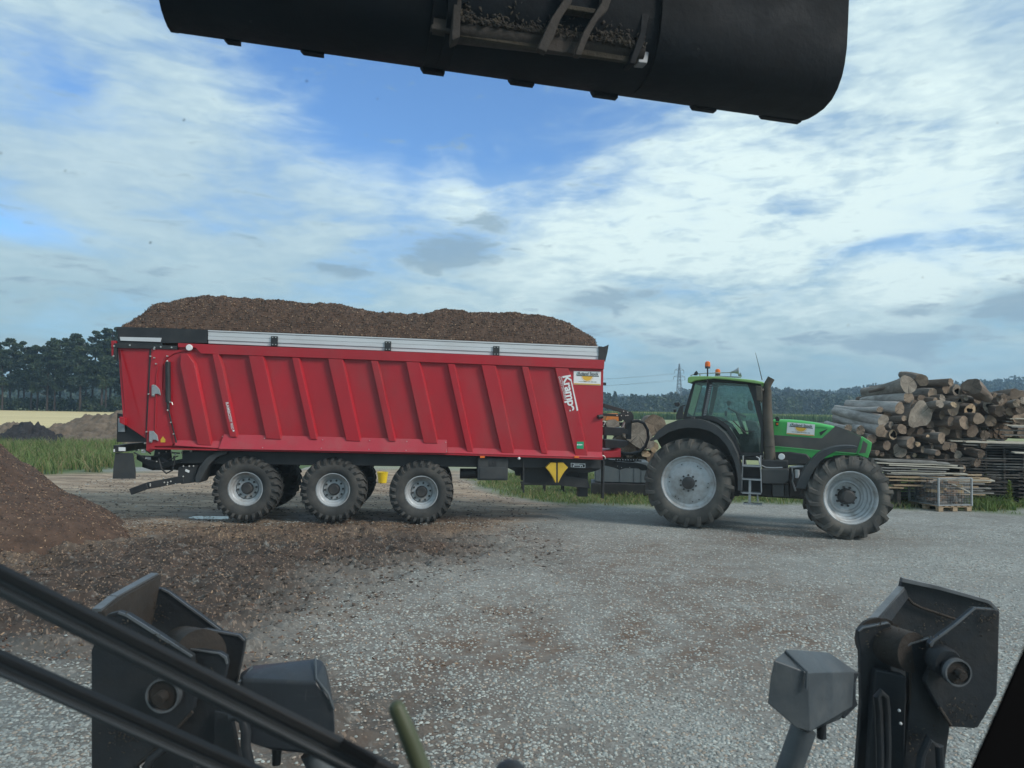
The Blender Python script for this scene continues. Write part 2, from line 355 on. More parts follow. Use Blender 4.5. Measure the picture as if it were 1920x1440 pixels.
# ------------------------------------------------------------------ wheels
def arc(cx_, cz_, r, a0, a1, n): return [(cx_ + r * math.cos(R(a0 + (a1 - a0) * i / n)), cz_ + r * math.sin(R(a0 + (a1 - a0) * i / n))) for i in range(n + 1)]
def tyre(D, W, rimr, lugs, lug_h, side=1, rub=RUBBER, lug_w=0.05, wrap=0.35):
    """axis along y, outer face towards -y at y=0, width W"""
    mb = MB(); Ro = D / 2 - lug_h; b = W * 0.5
    prof = [(rimr - .01, W * .86), (rimr + .02, W * .93), (rimr + (Ro - rimr) * .5, W), (Ro - .08, W * .955), (Ro - .015, W * .86), (Ro, W * .6), (Ro, W * .4), (Ro - .015, W * .14),
            (Ro - .08, W * .045), (rimr + (Ro - rimr) * .5, 0), (rimr + (Ro - rimr) * .3, W * .012), (rimr + .03, W * .055), (rimr + .012, W * .10), (rimr - .01, W * .14)]
    mb.lathe(prof, n=72, close=False)
    for k in range(lugs):
        for sd_ in (0, 1):
            t0 = 2 * math.pi * (k + (.5 if sd_ else 0)) / lugs; pts = []
            for j in range(7):                       # centre line of the tread -> shoulder -> down the sidewall
                u = j / 6
                if u < .72: uu = u / .72; yy = W * (.5 - .47 * uu); rr = Ro - .012 * uu ** 3; tt = t0 + side * (.9 * uu) * 2 * math.pi / lugs * 0.95
                else: uu = (u - .72) / .28; yy = W * (.03 - .012 * uu); rr = Ro - .012 - wrap * .28 * uu - .01; tt = t0 + side * (.9 + .10 * uu) * 2 * math.pi / lugs * 0.95
                if sd_: yy = W - yy
                pts.append((rr, tt, yy))
            n0 = len(mb.v); vs = []
            for j, (rr, tt, yy) in enumerate(pts):
                h = lug_h if j < 5 else lug_h * (.55 if j == 5 else .12); hw = lug_w * (.8 + .35 * j / 6) / rr
                top = rr + (h if j < 5 else h * .3); out_y = 0 if j < 5 else (-1 if not sd_ else 1) * .018 * (1 if j == 5 else .2)
                ey = (-.006 if not sd_ else .006) if j >= 4 else 0
                for dt, r_, y_ in ((-hw, rr - .02, yy), (-hw * .72, top, yy + out_y + ey), (hw * .72, top, yy + out_y + ey), (hw, rr - .02, yy)):
                    vs.append((r_ * math.cos(tt + dt), y_, r_ * math.sin(tt + dt)))
            fs = []
            for j in range(6):
                for q in range(3): fs.append([j * 4 + q, j * 4 + q + 1, (j + 1) * 4 + q + 1, (j + 1) * 4 + q])
            fs += [[0, 3, 2, 1], [24, 25, 26, 27]]; mb.add(vs, fs)
    return mb
def bolts(mb, r, n, y0, y1, rad, ph=0.0, c=(0, 0)):
    for k in range(n):
        t = 2 * math.pi * k / n + ph; x, z = c[0] + r * math.cos(t), c[1] + r * math.sin(t)
        mb.lathe([(0.001, y0), (rad, y0), (rad, y1), (0.001, y1)], (x, 0, z), n=8, close=True)
def wheel(parent, D, W, rimr, kind, loc, lugs=24, lug_h=.03, rot=0.0, spin=0.0, side=1, rub=RUBBER, cache={}):
    """wheel empty with tyre, rim and hub below it; outer face at y=0 towards -y (flip=True turns it round)"""
    wv = empty('wheel', loc, rot, parent=parent); wv.rotation_euler = (0, spin, rot)
    key = (D, W, kind, side)
    if key not in cache:
        ty = tyre(D, W, rimr, lugs, lug_h, side, rub, lug_w=.03 if kind == 'trailer' else .042, wrap=.3 if kind == 'trailer' else .55)
        rm, hb = MB(), MB(); bl = MB()
        if kind == 'trailer':
            rm.lathe([(rimr - .02, W * .9), (rimr - .03, W * .2), (rimr + .018, W * .12), (rimr + .018, W * .085), (rimr, W * .075), (rimr - .012, W * .10), (rimr - .03, W * .2), (rimr - .055, W * .23), (rimr - .06, W * .32), (rimr - .10, W * .34), (rimr - .105, W * .40), (.22, W * .41), (.215, W * .35), (.15, W * .34), (.12, W * .34)], n=56, close=False)
            hb.lathe([(.001, W * .22), (.09, W * .22), (.11, W * .25), (.125, W * .34), (.125, W * .6), (.001, W * .6)], n=24)
            bolts(hb, .185, 10, W * .30, W * .36, .022, .2)
        elif kind == 'rear':
            rm.lathe([(rimr - .03, W * .9), (rimr - .03, W * .2), (rimr + .02, W * .12), (rimr + .02, W * .08), (rimr + .004, W * .07), (rimr - .012, W * .09), (rimr - .03, W * .12), (rimr - .035, W * .15), (rimr - .075, W * .16), (rimr - .10, W * .185), (.30, W * .12), (.13, W * .11)], n=72, close=False)
            hb.lathe([(.001, W * .03), (.10, W * .03), (.128, W * .05), (.132, W * .2), (.001, W * .2)], n=28)
            bolts(hb, .165, 10, W * .06, W * .14, .020)
            for t in (80, 68, 128, 183, 197, 245, 257, 320, 18, 6, 300): x, z = .40 * math.cos(R(t)), .40 * math.sin(R(t)); hb.lathe([(.001, W * .128), (.012, W * .128), (.012, W * .16), (.001, W * .16)], (x, 0, z), n=8)
        else:
            rm.lathe([(rimr - .03, W * .95), (rimr - .03, W * .2), (rimr + .02, W * .13), (rimr + .02, W * .08), (rimr + .003, W * .07), (rimr - .012, W * .09), (rimr - .03, W * .14), (rimr - .035, W * .24), (rimr - .06, W * .27), (rimr - .065, W * .40), (rimr - .10, W * .43), (rimr - .11, W * .52), (.34, W * .55), (.31, W * .50), (.28, W * .49), (.265, W * .56), (.22, W * .58), (.12, W * .58)], n=72, close=False)
            hb.lathe([(.001, W * .24), (.10, W * .24), (.135, W * .30), (.145, W * .45), (.16, W * .58), (.17, W * .8), (.001, W * .8)], n=28)
            bolts(hb, .185, 10, W * .50, W * .585, .022)
        cache[key] = (set_mesh('tyre', ty, rub, angle=40), set_mesh('rim', rm, RIM, angle=30), set_mesh('hub', hb, HUB, angle=35))
    for nme, me in zip(('tyre', 'rim', 'hub'), cache[key]):
        o = link(bpy.data.objects.new(nme, me)); o.parent = wv
    return wv
# ================================================================== TRAILER
PSI = R(5.5)
A0 = on_y(462, 976.5, 14.55); A0.z = 0.0
TF = Frame(A0, PSI); A = TF.z(200, 540, 3.13); B = TF.z(680, 560, 3.272); TL = TF.at
G = TF.z(200, 640, 5.5375)
trailer = empty('tipping_trailer', A0, PSI, 'long red three-axle tipping trailer heaped with brown chips behind the green tractor', 'trailer')
TW = 2.5
def P(fn, pts, v=0.0): return [fn(x, y, v) for x, y in pts]
def lip(uv, v): return (uv[0], v, uv[1])
# side walls, floor, front
wall = [A(100, 350), B(1478, 378), B(1470, 955), A(236, 915), A(250, 355)][0:]
side = [A(262, 350), A(540, 345), B(1478, 385), B(1470, 960), A(250, 925)]
mb = MB(); mb.prism(side, 0.0, 0.04); obj('side_wall', mb, RED, trailer, .004)
mb = MB(); mb.prism(side, TW - .04, TW); obj('side_wall', mb, RED, trailer, .004)
fu = B(1474, 400)[0]; fz0 = B(1470, 960)[1]; fz1 = B(1478, 385)[1]; ru = A(250, 600)[0]
mb = MB(); mb.box(fu - .05, fu - .003, .042, TW - .042, fz0 + .01, fz1 + .25); obj('front_wall', mb, RED, trailer, .004)
mb = MB(); mb.box(ru + .02, fu - .06, .045, TW - .045, fz0 + .02, fz0 + .08); obj('floor_plate', mb, RED, trailer)
# top rail
rail = [A(425, 325), A(540, 330), B(0, 318), B(1480, 378), B(1476, 434), B(0, 376), A(560, 387), A(528, 352), A(425, 350)]
mb = MB(); mb.prism(rail, -.07, .06); obj('top_rail', mb, RED, trailer, .008)
mb = MB(); mb.prism(rail, TW - .06, TW + .07); obj('top_rail', mb, RED, trailer, .008)
# aluminium boards
alu = [A(595, 247), B(0, 233), B(1450, 293), B(1450, 374), B(0, 322), A(590, 325)]
def groove(f): return [A(595, 247 + 78 * f), B(1450, 293 + 81 * f)]
for s0 in (0, TW - .05):
    mb = MB(); top = lambda f: (A(595, 247 + 78 * f), B(1450, 293 + 81 * f))
    bands = [(0, .10, .012), (.11, .44, 0), (.45, .74, .006), (.75, 1.0, -.012)]
    for f0, f1, dy in bands:
        a, b = top(f0 + .004); c, d = top(f1 - .004)
        mb.prism([a, b, d, c], s0 - dy if s0 == 0 else s0, s0 + .05 if s0 == 0 else s0 + .05 + dy)
    obj('aluminium_board', mb, ALU, trailer, .003)
# black brackets clamping the boards
for fn, x, y in ((A, 986, 313), (B, 155, 292), (B, 819, 321)):
    mb = MB(); a = fn(x - 19, y - 30); b = fn(x + 19, y + 30); mb.box(a[0], b[0], -.035, -.013, b[1], a[1]); o = obj('board_bracket', mb, BLACK, trailer, .004)
    mb = MB()
    for i in (-1, 1):
        for yy in (-22, 20): c = fn(x + i * 9, y + yy); mb.lathe([(.001, -.045), (.011, -.045), (.011, -.034), (.001, -.034)], (c[0], 0, c[1]), n=8)
    obj('bolt', mb, BOLT, o)
mb = MB(); mb.prism(P(B, [(1447, 292), (1479, 296), (1478, 380), (1447, 376)]), -.03, .06); obj('corner_post', mb, BLACK, trailer, .004)
mb = MB(); mb.prism(P(B, [(1479, 298), (1510, 281), (1502, 330), (1488, 388), (1479, 378)]), .0, .02); mb.prism(P(B, [(1479, 298), (1510, 281), (1502, 330), (1488, 388), (1479, 378)]), TW - .02, TW)
a, b = B(1485, 300), B(1508, 283); mb.hexa([(a[0], .02, a[1] - .02), (b[0], .02, b[1] - .02), (b[0], TW - .02, b[1] - .02), (a[0], TW - .02, a[1] - .02), (a[0], .02, a[1]), (b[0], .02, b[1]), (b[0], TW - .02, b[1]), (a[0], TW - .02, a[1])])
obj('front_flap', mb, BLACK, trailer, .003)
# rear black extension above the tailgate
blk = P(A, [(60, 228), (350, 236), (596, 246), (590, 323), (330, 323), (325, 330), (75, 333)])
mb = MB(); mb.prism(blk, -.02, .03); obj('rear_extension', mb, BLACK, trailer, .004)
mb = MB(); mb.prism(blk, TW - .03, TW + .02); obj('rear_extension', mb, BLACK, trailer, .004)
mb = MB(); mb.prism(P(A, [(82, 288), (326, 294), (320, 318), (86, 310)]), -.045, -.021); obj('grip_strip', mb, ALU, trailer, .004)
# tailgate
tg = P(A, [(66, 352), (252, 356), (246, 480), (228, 884), (180, 850), (98, 795)])
mb = MB(); mb.prism(tg, .0, .05); mb.prism(tg, TW - .05, TW); u0 = A(66, 352)[0]; a, b, c = A(66, 350), A(98, 795), A(228, 884)
for p, q in ((a, b), (b, c)): mb.hexa([(p[0], .051, p[1]), (p[0] + .05, .051, p[1]), (p[0] + .05, TW - .051, p[1]), (p[0], TW - .051, p[1]), (q[0], .051, q[1]), (q[0] + .05, .051, q[1]), (q[0] + .05, TW - .051, q[1]), (q[0], TW - .051, q[1])])
tgo = obj('tailgate', mb, RED, trailer, .004)
mb = MB(); mb.add([lip(A(72, 362), -.002), lip(A(88, 362), -.05), lip(A(225, 872), -.002), lip(A(112, 790), -.002)], [(0, 1, 2), (0, 3, 2), (0, 1, 3), (1, 2, 3)]); obj('fold', mb, RED, tgo)
mb = MB(); mb.prism(P(A, [(30, 310), (60, 310), (58, 400), (32, 400)]), -.03, .05); obj('hinge_arm', mb, RED, tgo, .006)
mb = MB(); mb.prism(P(A, [(86, 755), (118, 762), (118, 805), (88, 790)]), -.09, .0); obj('lug', mb, RED, tgo, .006)
mb = MB(); mb.prism(P(A, [(60, 325), (422, 342), (420, 362), (60, 352)]), -.05, -.003); mb.prism(P(A, [(48, 325), (66, 325), (62, 420), (44, 420)]), -.04, .02); bk = obj('hinge_bar', mb, BLACK, trailer, .004)
mb = MB()
for x, y in ((52, 342), (144, 337), (288, 350), (325, 347), (388, 350), (48, 400)): c = A(x, y); mb.lathe([(.001, -.068), (.016, -.068), (.016, -.045), (.001, -.045)], (c[0], 0, c[1]), n=8)
obj('bolt', mb, BOLT, bk)
# dark seal between tailgate and body
mb = MB(); mb.prism(P(A, [(254, 360), (266, 360), (243, 905), (230, 905)]), -.02, .02); obj('gate_seal', mb, BLACK, trailer)
# mounting plate with locking hooks
plate = P(G, [(470, 78), (560, 40), (740, 90), (880, 100), (775, 108), (700, 130), (640, 170), (600, 205), (590, 240), (582, 500), (620, 650), (705, 1060), (680, 1085), (500, 1090), (500, 1130), (455, 1155), (415, 1130), (425, 900), (452, 400)])
mb = MB(); mb.prism(plate, -.028, -.001); mb.prism(P(G, [(590, 500), (606, 520), (735, 1050), (708, 1062)]), -.05, -.029); pl = obj('mounting_plate', mb, RED, trailer, .004)
for dx, dy in ((0, 0), (-25, 475)):
    mb = MB(); mb.prism(P(G, [(480 + dx, 455 + dy), (520 + dx, 455 + dy), (560 + dx, 500 + dy), (572 + dx, 560 + dy), (545 + dx, 545 + dy), (515 + dx, 545 + dy), (505 + dx, 575 + dy), (478 + dx, 570 + dy)]), -.065, -.03)
    h = obj('locking_hook', mb, GALV, trailer, .004)
mb = MB()
for x, y in ((508, 83), (470, 157), (508, 173), (525, 235), (642, 155), (450, 548), (428, 938), (680, 840), (708, 960), (500, 457), (497, 555), (470, 1030), (412, 1056), (640, 210)): c = G(x, y); mb.lathe([(.001, -.085), (.014, -.085), (.014, -.028), (.001, -.028)], (c[0], 0, c[1]), n=8)
obj('bolt', mb, BOLT, pl)
mb = MB(); mb.tube([lip(G(545, 260), -.04), lip(G(528, 350), -.04), lip(G(520, 640), -.04), lip(G(512, 930), -.04)], .012, 8); obj('pipe', mb, RED, trailer)
# tailgate hydraulic cylinder
mb = MB(); mb.tube([lip(G(648, 215), -.06), lip(G(650, 630), -.06)], .05, 16); mb.tube([lip(G(650, 630), -.06), lip(G(652, 715), -.06)], .03, 12); cy = obj('hydraulic_cylinder', mb, BLACK, trailer)
mb = MB(); mb.tube([lip(G(668, 632), -.09), lip(G(695, 634), -.09), lip(G(703, 660), -.09)], .012, 8); mb.ball(lip(G(648, 209), -.10), .02); mb.ball(lip(G(652, 716), -.10), .018); obj('fitting', mb, BOLT, cy)
mb = MB(); mb.tube([lip(G(655, 720), -.05), lip(G(670, 790), -.05), lip(G(735, 1050), -.05)], .014, 8); obj('hose', mb, BLACK, trailer)
# ribs
ribs = [(A, [(446, 386), (490, 386), (532, 445), (630, 922), (542, 918), (440, 450)]),
        (A, [(628, 390), (672, 391), (696, 470), (779, 874), (731, 872)]), (A, [(840, 400), (932, 403), (955, 500), (1038, 887), (942, 883)]),
        (A, [(1093, 410), (1140, 412), (1160, 500), (1247, 888), (1199, 886)]), (A, [(1303, 417), (1395, 421), (1418, 520), (1500, 898), (1410, 894)]),
        (B, [(53, 382), (100, 384), (210, 874), (162, 872)]), (B, [(268, 390), (358, 393), (380, 480), (468, 887), (376, 884)]),
        (B, [(521, 401), (569, 403), (683, 938), (640, 935)]), (B, [(728, 409), (820, 412), (842, 500), (935, 948), (851, 944)]),
        (B, [(974, 418), (1019, 420), (1137, 950), (1094, 946)]), (B, [(1177, 426), (1266, 430), (1290, 510), (1385, 963), (1301, 958)])]
for fn, pts in ribs:
    q = P(fn, pts); n = len(q); mb = MB(); cxm = sum(p[0] for p in q) / n
    outr = [(x + (cxm - x) * .0 + (.0), z) for x, z in q]
    vs = [(x, -.001, z) for x, z in q] + [(x - .035 if i in (1, 2, 3) and n > 4 else (x - .03 if i in (1, 2) and n == 4 else x), -.085, z) for i, (x, z) in enumerate(q)]
    mb.add(vs, [list(range(n)), list(range(2 * n - 1, n - 1, -1))] + [[i, i + n, (i + 1) % n + n, (i + 1) % n] for i in range(n)])
    obj('rib', mb, RED, trailer, .006)
    mb = MB(); mb.add([(x, 2 * TW / 2 - y + .0, z) for x, y, z in vs], [list(range(n)), list(range(2 * n - 1, n - 1, -1))] + [[i, i + n, (i + 1) % n + n, (i + 1) % n] for i in range(n)]); obj('rib', mb, RED, trailer)
# sloping lower ledge and the long guard strip
def ledge(name, tl, tr, br, bl, v0, v1, m_, th=.02):
    mb = MB(); pts = [lip(tl, v0), lip(tr, v0), lip(br, v1), lip(bl, v1)]; mb.extrude(pts, (0, th, -th)); return obj(name, mb, m_, trailer, .004)
ledge('lower_ledge', A(404, 893), A(690, 897), A(672, 938), A(410, 922), -.01, -.11, RED_LIT)
ledge('guard_strip', A(692, 857), B(517, 865), B(517, 944), A(670, 941), -.035, -.15, RED_LIT)
ledge('lower_ledge', B(518, 910), B(1468, 940), B(1466, 973), B(518, 944), -.01, -.11, RED_LIT)
mb = MB(); mb.prism([A(270, 935), A(672, 944), B(517, 947), B(1466, 976), B(1466, 986), B(517, 957), A(672, 953), A(270, 944)], -.10, .05); obj('bottom_rail', mb, RED, trailer, .003)
mb = MB()
for fn, x, y in ((A, 688, 870), (A, 932, 882), (A, 1272, 890), (A, 925, 935), (A, 1266, 938), (B, 46, 870), (B, 272, 875), (B, 510, 880), (B, 42, 922), (B, 268, 928), (B, 515, 935)): c = fn(x, y); mb.ball((c[0], -.09 - .05 * (y > 900), c[1]), .010, n=6, m=4)
obj('rivet', mb, BOLT, trailer)
# round reflector, warning sticker
c = A(493, 352); mb = MB(); mb.lathe([(.001, -.10), (.055, -.10), (.065, -.09), (.065, -.071), (.001, -.071)], (c[0], 0, c[1]), n=20); obj('round_reflector', mb, WHITE, trailer)
mb = MB(); mb.prism(P(G, [(566, 1020), (590, 985), (616, 1020), (614, 1048), (566, 1048)]), -.031, -.0285); obj('warning_sticker', mb, YELLOW, trailer)
# lettering
K = TF.z(1040, 690, 16); tv = -.0875
def text_px(name, s, fn, p0, p1, ptop, size_px, mtl, parent, v, weight=0.0, spacing=1.0):
    """reads from p0 to p1; ptop lies on the side of the letter tops"""
    a, b, c = (Vector(lip(fn(*q), v)) for q in (p0, p1, ptop)); o = text_obj(name, s, 1.0, mtl, parent, a, b - a, c - a, weight=weight, spacing=spacing)
    wd = max(q.co.x for q in o.data.vertices) or 1; ht = max(q.co.y for q in o.data.vertices); want = (b - a).length
    x = (b - a).normalized(); hh = (c - a) - x * (c - a).dot(x)
    for q in o.data.vertices: q.co = (q.co.x * want / wd, q.co.y * hh.length / ht, q.co.z * 1.0)
    return o
text_px('lettering', 'Krampe', K, (215, 235), (412, 1305), (460, 225), 0, WHITE, trailer, -.089, .028, .92)
text_px('lettering', 'QUALITY ON WHEELS', K, (92, 262), (275, 965), (140, 252), 0, WHITE, trailer, -.089, .0, 1.0)
mb = MB(); mb.prism(P(K, [(455, 370), (490, 395), (685, 1270), (640, 1290), (465, 420)]), -.0895, -.0865); mb.prism(P(K, [(170, 262), (182, 262), (332, 950), (322, 955)]), -.0895, -.0865); obj('lettering_stroke', mb, WHITE, trailer)
K2 = TF.z(400, 740, 18)
text_px('lettering', 'RAMBODY', K2, (455, 262), (600, 935), (545, 240), 0, WHITE, trailer, -.089, .012, 1.0)
text_px('lettering', '900', K2, (610, 955), (655, 1170), (695, 940), 0, WHITE, trailer, -.089, -.004, .95)
mb = MB(); mb.prism(P(K2, [(690, 1195), (748, 1180), (762, 1228), (704, 1245)]), -.0895, -.0865); obj('lettering_stroke', mb, WHITE, trailer)
DARKINK = mat('dark_ink', (.02, .035, .03), .6); SUNY = mat('sun_yellow_print', (.72, .42, .05), .5); STRIPE = mat('ochre_print', (.60, .36, .06), .5)
def company_sign(fn, corners, v, parent, textpts):
    """corners TL TR BR BL; white board with name, half sun and stripe"""
    mb = MB(); q = [fn(*c) for c in corners]; mb.prism(q, v - .006, v); s = obj('company_sign', mb, WHITE, parent)
    TLc, TRc, BRc, BLc = (Vector((x, 0, z)) for x, z in q)
    def at(a, b, d=.009): w_ = TLc.lerp(TRc, a).lerp(BLc.lerp(BRc, a), b); return Vector((w_.x, v - d, w_.z))
    def quad(a0, b0, a1, b1, m_, nme, d=.0085): mb = MB(); mb.extrude([at(a0, b0, d), at(a1, b0, d), at(a1, b1, d), at(a0, b1, d)], (0, .002, 0)); obj(nme, mb, m_, s)
    quad(.01, .90, .99, .985, STRIPE, 'stripe')
    mb = MB(); C = [(.5 + .19 * math.cos(t), .34 + .36 * math.sin(t)) for t in np.linspace(0, math.pi, 17)]; mb.extrude([at(a, b, .008) for a, b in C], (0, .0015, 0))
    obj('half_sun', mb, SUNY, s)
    mb = MB()
    for k in range(24):
        t0, t1 = math.pi * k / 24, math.pi * (k + .55) / 24; mb.extrude([at(.5 + r_ * math.cos(t), .35 + r_ * 1.9 * math.sin(t), .008) for r_, t in ((.205, t0), (.225, t0), (.225, t1), (.205, t1))], (0, .0015, 0))
    obj('half_sun', mb, SUNY, s)
    mb = MB(); mb.extrude([at(.07, .345, .0088), at(.14, .30, .0088), at(.93, .31, .0088), at(.93, .37, .0088), at(.14, .36, .0088)], (0, .002, 0)); obj('bar', mb, DARKINK, s)
    mb = MB(); mb.extrude([at(.09, .27, .0088), at(.13, .09, .0088), at(.16, .08, .0088), at(.135, .16, .0088), at(.15, .28, .0088)], (0, .002, 0)); obj('bar', mb, mat('teal_print', (.05, .25, .25), .6), s)
    for txt, a0, b0, a1, b1, wt in (('Roland Stock', .16, .27, .91, .06, .012), ):
        p0, p1, p2 = at(a0, b0, .0098), at(a1, b0, .0098), at(a0, b1, .0098); o = text_obj('lettering', txt, 1, DARKINK, s, p0, p1 - p0, p2 - p0, weight=wt)
        wd = max(z.co.x for z in o.data.vertices); ht = max(z.co.y for z in o.data.vertices)
        for z in o.data.vertices: z.co = (z.co.x * (p1 - p0).length / wd, z.co.y * (p2 - p0).length / ht, z.co.z)
    mb = MB(); rr = random.Random(3); a = .19
    while a < .80: w_ = rr.uniform(.015, .05); mb.extrude([at(a, .745, .0088), at(a + w_, .745, .0088), at(a + w_, .79, .0088), at(a, .79, .0088)], (0, .002, 0)); a += w_ + rr.choice([.008, .008, .03])
    obj('small_print', mb, DARKINK, s)
    return s
company_sign(K, [(570, 92), (1385, 112), (1378, 522), (565, 495)], -.002, trailer, None)
mb = MB(); mb.prism(P(B, [(1310, 876), (1352, 876), (1350, 920), (1308, 918)]), -.092, -.087); st = obj('green_sticker', mb, mat('green_film', (.01, .30, .14), .5), trailer)
mb = MB(); c = B(1331, 896, -.09); 
for k, (dx, w_, h_) in enumerate(((-.045, .025, .03), (-.018, .02, .022), (.006, .02, .03), (.03, .022, .024), (.052, .018, .018))): mb.box(c[0] + dx - w_ / 2, c[0] + dx + w_ / 2, -.095, -.0925, c[1] - h_ / 2, c[1] + h_ / 2)
obj('small_print', mb, WHITE, st)
mb = MB(); a = B(1478, 522); mb.box(a[0], a[0] + .07, .05, .12, a[1] - .03, a[1] + .03); mb.tube([lip(B(1440, 725), -.05), lip(B(1470, 722), -.02)], .045, 12); obj('marker_lamp', mb, BLACK, trailer, .005)
# ---- chassis
bm_top = lambda x: B(x, 945 + x * 0.02)
mb = MB()
beam = [A(440, 955), A(700, 960), B(1400, 990), B(1396, 1165), B(1185, 1140), B(990, 1130), B(985, 1090), B(900, 1050), B(560, 1045), A(700, 1048), A(650, 1100), A(520, 1130), A(430, 1060)]
mb.prism([(x, z) for x, z in beam], .55, .67); mb.prism(beam, TW - .67, TW - .55)
for x in (-1.2, .1, 1.9, 3.6, 5.2, 6.6): mb.box(x, x + .14, .67, TW - .67, 1.05, 1.25)
obj('chassis_frame', mb, BLACK, trailer, .006)
mb = MB(); mb.prism([A(430, 955), B(1466, 985), B(1466, 1045), A(700, 1035), A(430, 1030)], .12, .2); obj('side_beam', mb, BLACK, trailer, .006)
wx = [TL(459.5, 917, -.0), TL(624, 919), TL(790, 923.5)]
for i, (px, py) in enumerate(((459.5, 917), (624, 919), (790, 923.5))):
    c = TL(px, py); D = 1.345; zc = c[1]
    wh = wheel(trailer, D, .60, .332, 'trailer', (c[0], -.03, zc), lugs=26, lug_h=.022, spin=random.uniform(0, 6))
    wh = wheel(trailer, D, .60, .332, 'trailer', (c[0], TW + .03, zc), lugs=26, lug_h=.022, rot=math.pi, spin=random.uniform(0, 6))
    mb = MB(); mb.tube([(c[0], .3, zc), (c[0], TW - .3, zc)], .09, 14); mb.bar((c[0] - .5, .72, zc + .10), (c[0] + .5, .72, zc + .12), .08, .06); mb.bar((c[0] - .5, TW - .72, zc + .10), (c[0] + .5, TW - .72, zc + .12), .08, .06)
    for vv in (.72, TW - .72): mb.box(c[0] - .09, c[0] + .09, vv - .06, vv + .06, zc + .05, 1.2)
    obj('axle', mb, BLACK, trailer, .004)
# fender behind the rear wheel
outer = P(A, [(522, 1142), (522, 1110), (545, 1050), (590, 995), (640, 965), (710, 950)]); inner = P(A, [(708, 972), (650, 992), (605, 1035), (575, 1085), (548, 1142)])
mb = MB(); mb.prism(outer + inner, -.02, .45); obj('fender', mb, DGREY, trailer, .006)
# rear end: tail box, light bar, mudflap, folding underrun bar
mb = MB(); mb.prism(P(A, [(48, 735), (100, 745), (102, 800), (225, 887), (232, 905), (45, 905)]), .10, .2); mb.prism(P(A, [(48, 735), (100, 745), (102, 800), (225, 887), (232, 905), (45, 905)]), TW - .2, TW - .1)
a, b = A(45, 905), A(60, 740); mb.box(a[0], a[0] + .05, .2, TW - .2, a[1], b[1]); obj('rear_frame', mb, BLACK, trailer, .005)
mb = MB(); mb.prism(P(A, [(58, 765), (98, 765), (98, 845), (58, 845)]), .06, .098); obj('lamp_guard', mb, GALV, trailer, .004)
a, b = A(40, 965), A(235, 925); mb = MB(); mb.box(a[0], b[0] - .5, -.01, .12, a[1], b[1]); mb.box(a[0], a[0] + .12, .121, TW, a[1], b[1]); tl = obj('tail_light_bar', mb, BLACK, trailer, .006)
mb = MB(); mb.prism(P(A, [(72, 934), (112, 935), (112, 957), (72, 956)]), -.016, -.011); mb.prism(P(A, [(42, 945), (50, 945), (50, 962), (42, 962)]), -.016, -.011); obj('reflector', mb, WHITE, tl)
mb = MB(); mb.prism(P(A, [(48, 968), (150, 970), (165, 1075), (165, 1120), (32, 1120), (38, 1040)]), .02, .05); obj('mudflap', mb, DGREY, trailer)
mb = MB(); mb.prism(P(A, [(48, 968), (150, 970), (165, 1075), (165, 1120), (32, 1120), (38, 1040)]), TW - .5, TW - .47); obj('mudflap', mb, DGREY, trailer)
mb = MB(); mb.prism(P(A, [(150, 985), (300, 1030), (430, 1005), (440, 1020), (300, 1065), (240, 1060), (150, 1010)]), .2, .3); mb.prism(P(A, [(165, 1000), (240, 1050), (230, 1080), (165, 1060)]), .35, 1.2)
mb.prism(P(A, [(230, 1045), (440, 1045), (440, 1090), (400, 1100), (240, 1085)]), .9, 2.2)
obj('subframe', mb, BLACK, trailer, .005)
cc = TL; mb = MB()
mb.bar(lip(A(145, 1195, .1), .1), lip(A(245, 1158, .1), .1), .14, .13); mb.bar(lip(A(240, 1160, .1), .1), lip(A(455, 1120, .1), .1), .10, .14); mb.prism(P(A, [(425, 1050), (540, 1040), (520, 1140), (440, 1150), (420, 1100)], .1), .06, .2)
un = obj('underrun_bar', mb, BLACK, trailer, .012); mb.bar(lip(A(160, 1190, .1), TW - .3), lip(A(455, 1125, .1), TW - .3), .12, .14)
mb = MB()
for x, y in ((262, 1150), (262, 1160), (345, 1140), (364, 1140), (362, 1152), (382, 1134), (410, 1150), (456, 1045), (490, 1045), (515, 1044), (340, 1115), (455, 1105)): c = A(x, y, .1); mb.ball((c[0], .045, c[1]), .018, n=8, m=5)
obj('bolt', mb, BOLT, un)
mb = MB(); mb.prism(P(A, [(465, 1062), (488, 1072), (483, 1085), (460, 1075)], .05), .045, .05); mb.prism(P(A, [(228, 986), (260, 988), (258, 1008), (228, 1004)], .15), .14, .16); mb.prism(P(A, [(205, 948), (228, 948), (228, 966), (205, 966)], .05), .04, .06); obj('small_label', mb, WHITE, trailer)
for pts, rr_ in (([(305, 1000), (320, 1060), (350, 1088), (385, 1070), (398, 1020), (395, 985)], .018), ([(160, 965), (200, 985), (280, 990), (360, 965), (430, 970)], .014), ([(180, 975), (240, 1010), (330, 1025), (420, 985)], .012), ([(170, 955), (215, 940), (260, 975)], .012)):
    mb = MB(); mb.tube([lip(A(x, y, .05), .05) for x, y in pts], rr_, 8); obj('hose', mb, BLACK, trailer)
mb = MB()
for x, y in ((190, 950), (215, 955), (383, 962), (444, 966), (296, 1018), (352, 960), (405, 975), (497, 955), (232, 1000), (310, 968)): c = A(x, y, .05); mb.ball((c[0], .03, c[1]), random.uniform(.015, .03), n=8, m=5)
obj('fitting', mb, BOLT, trailer)
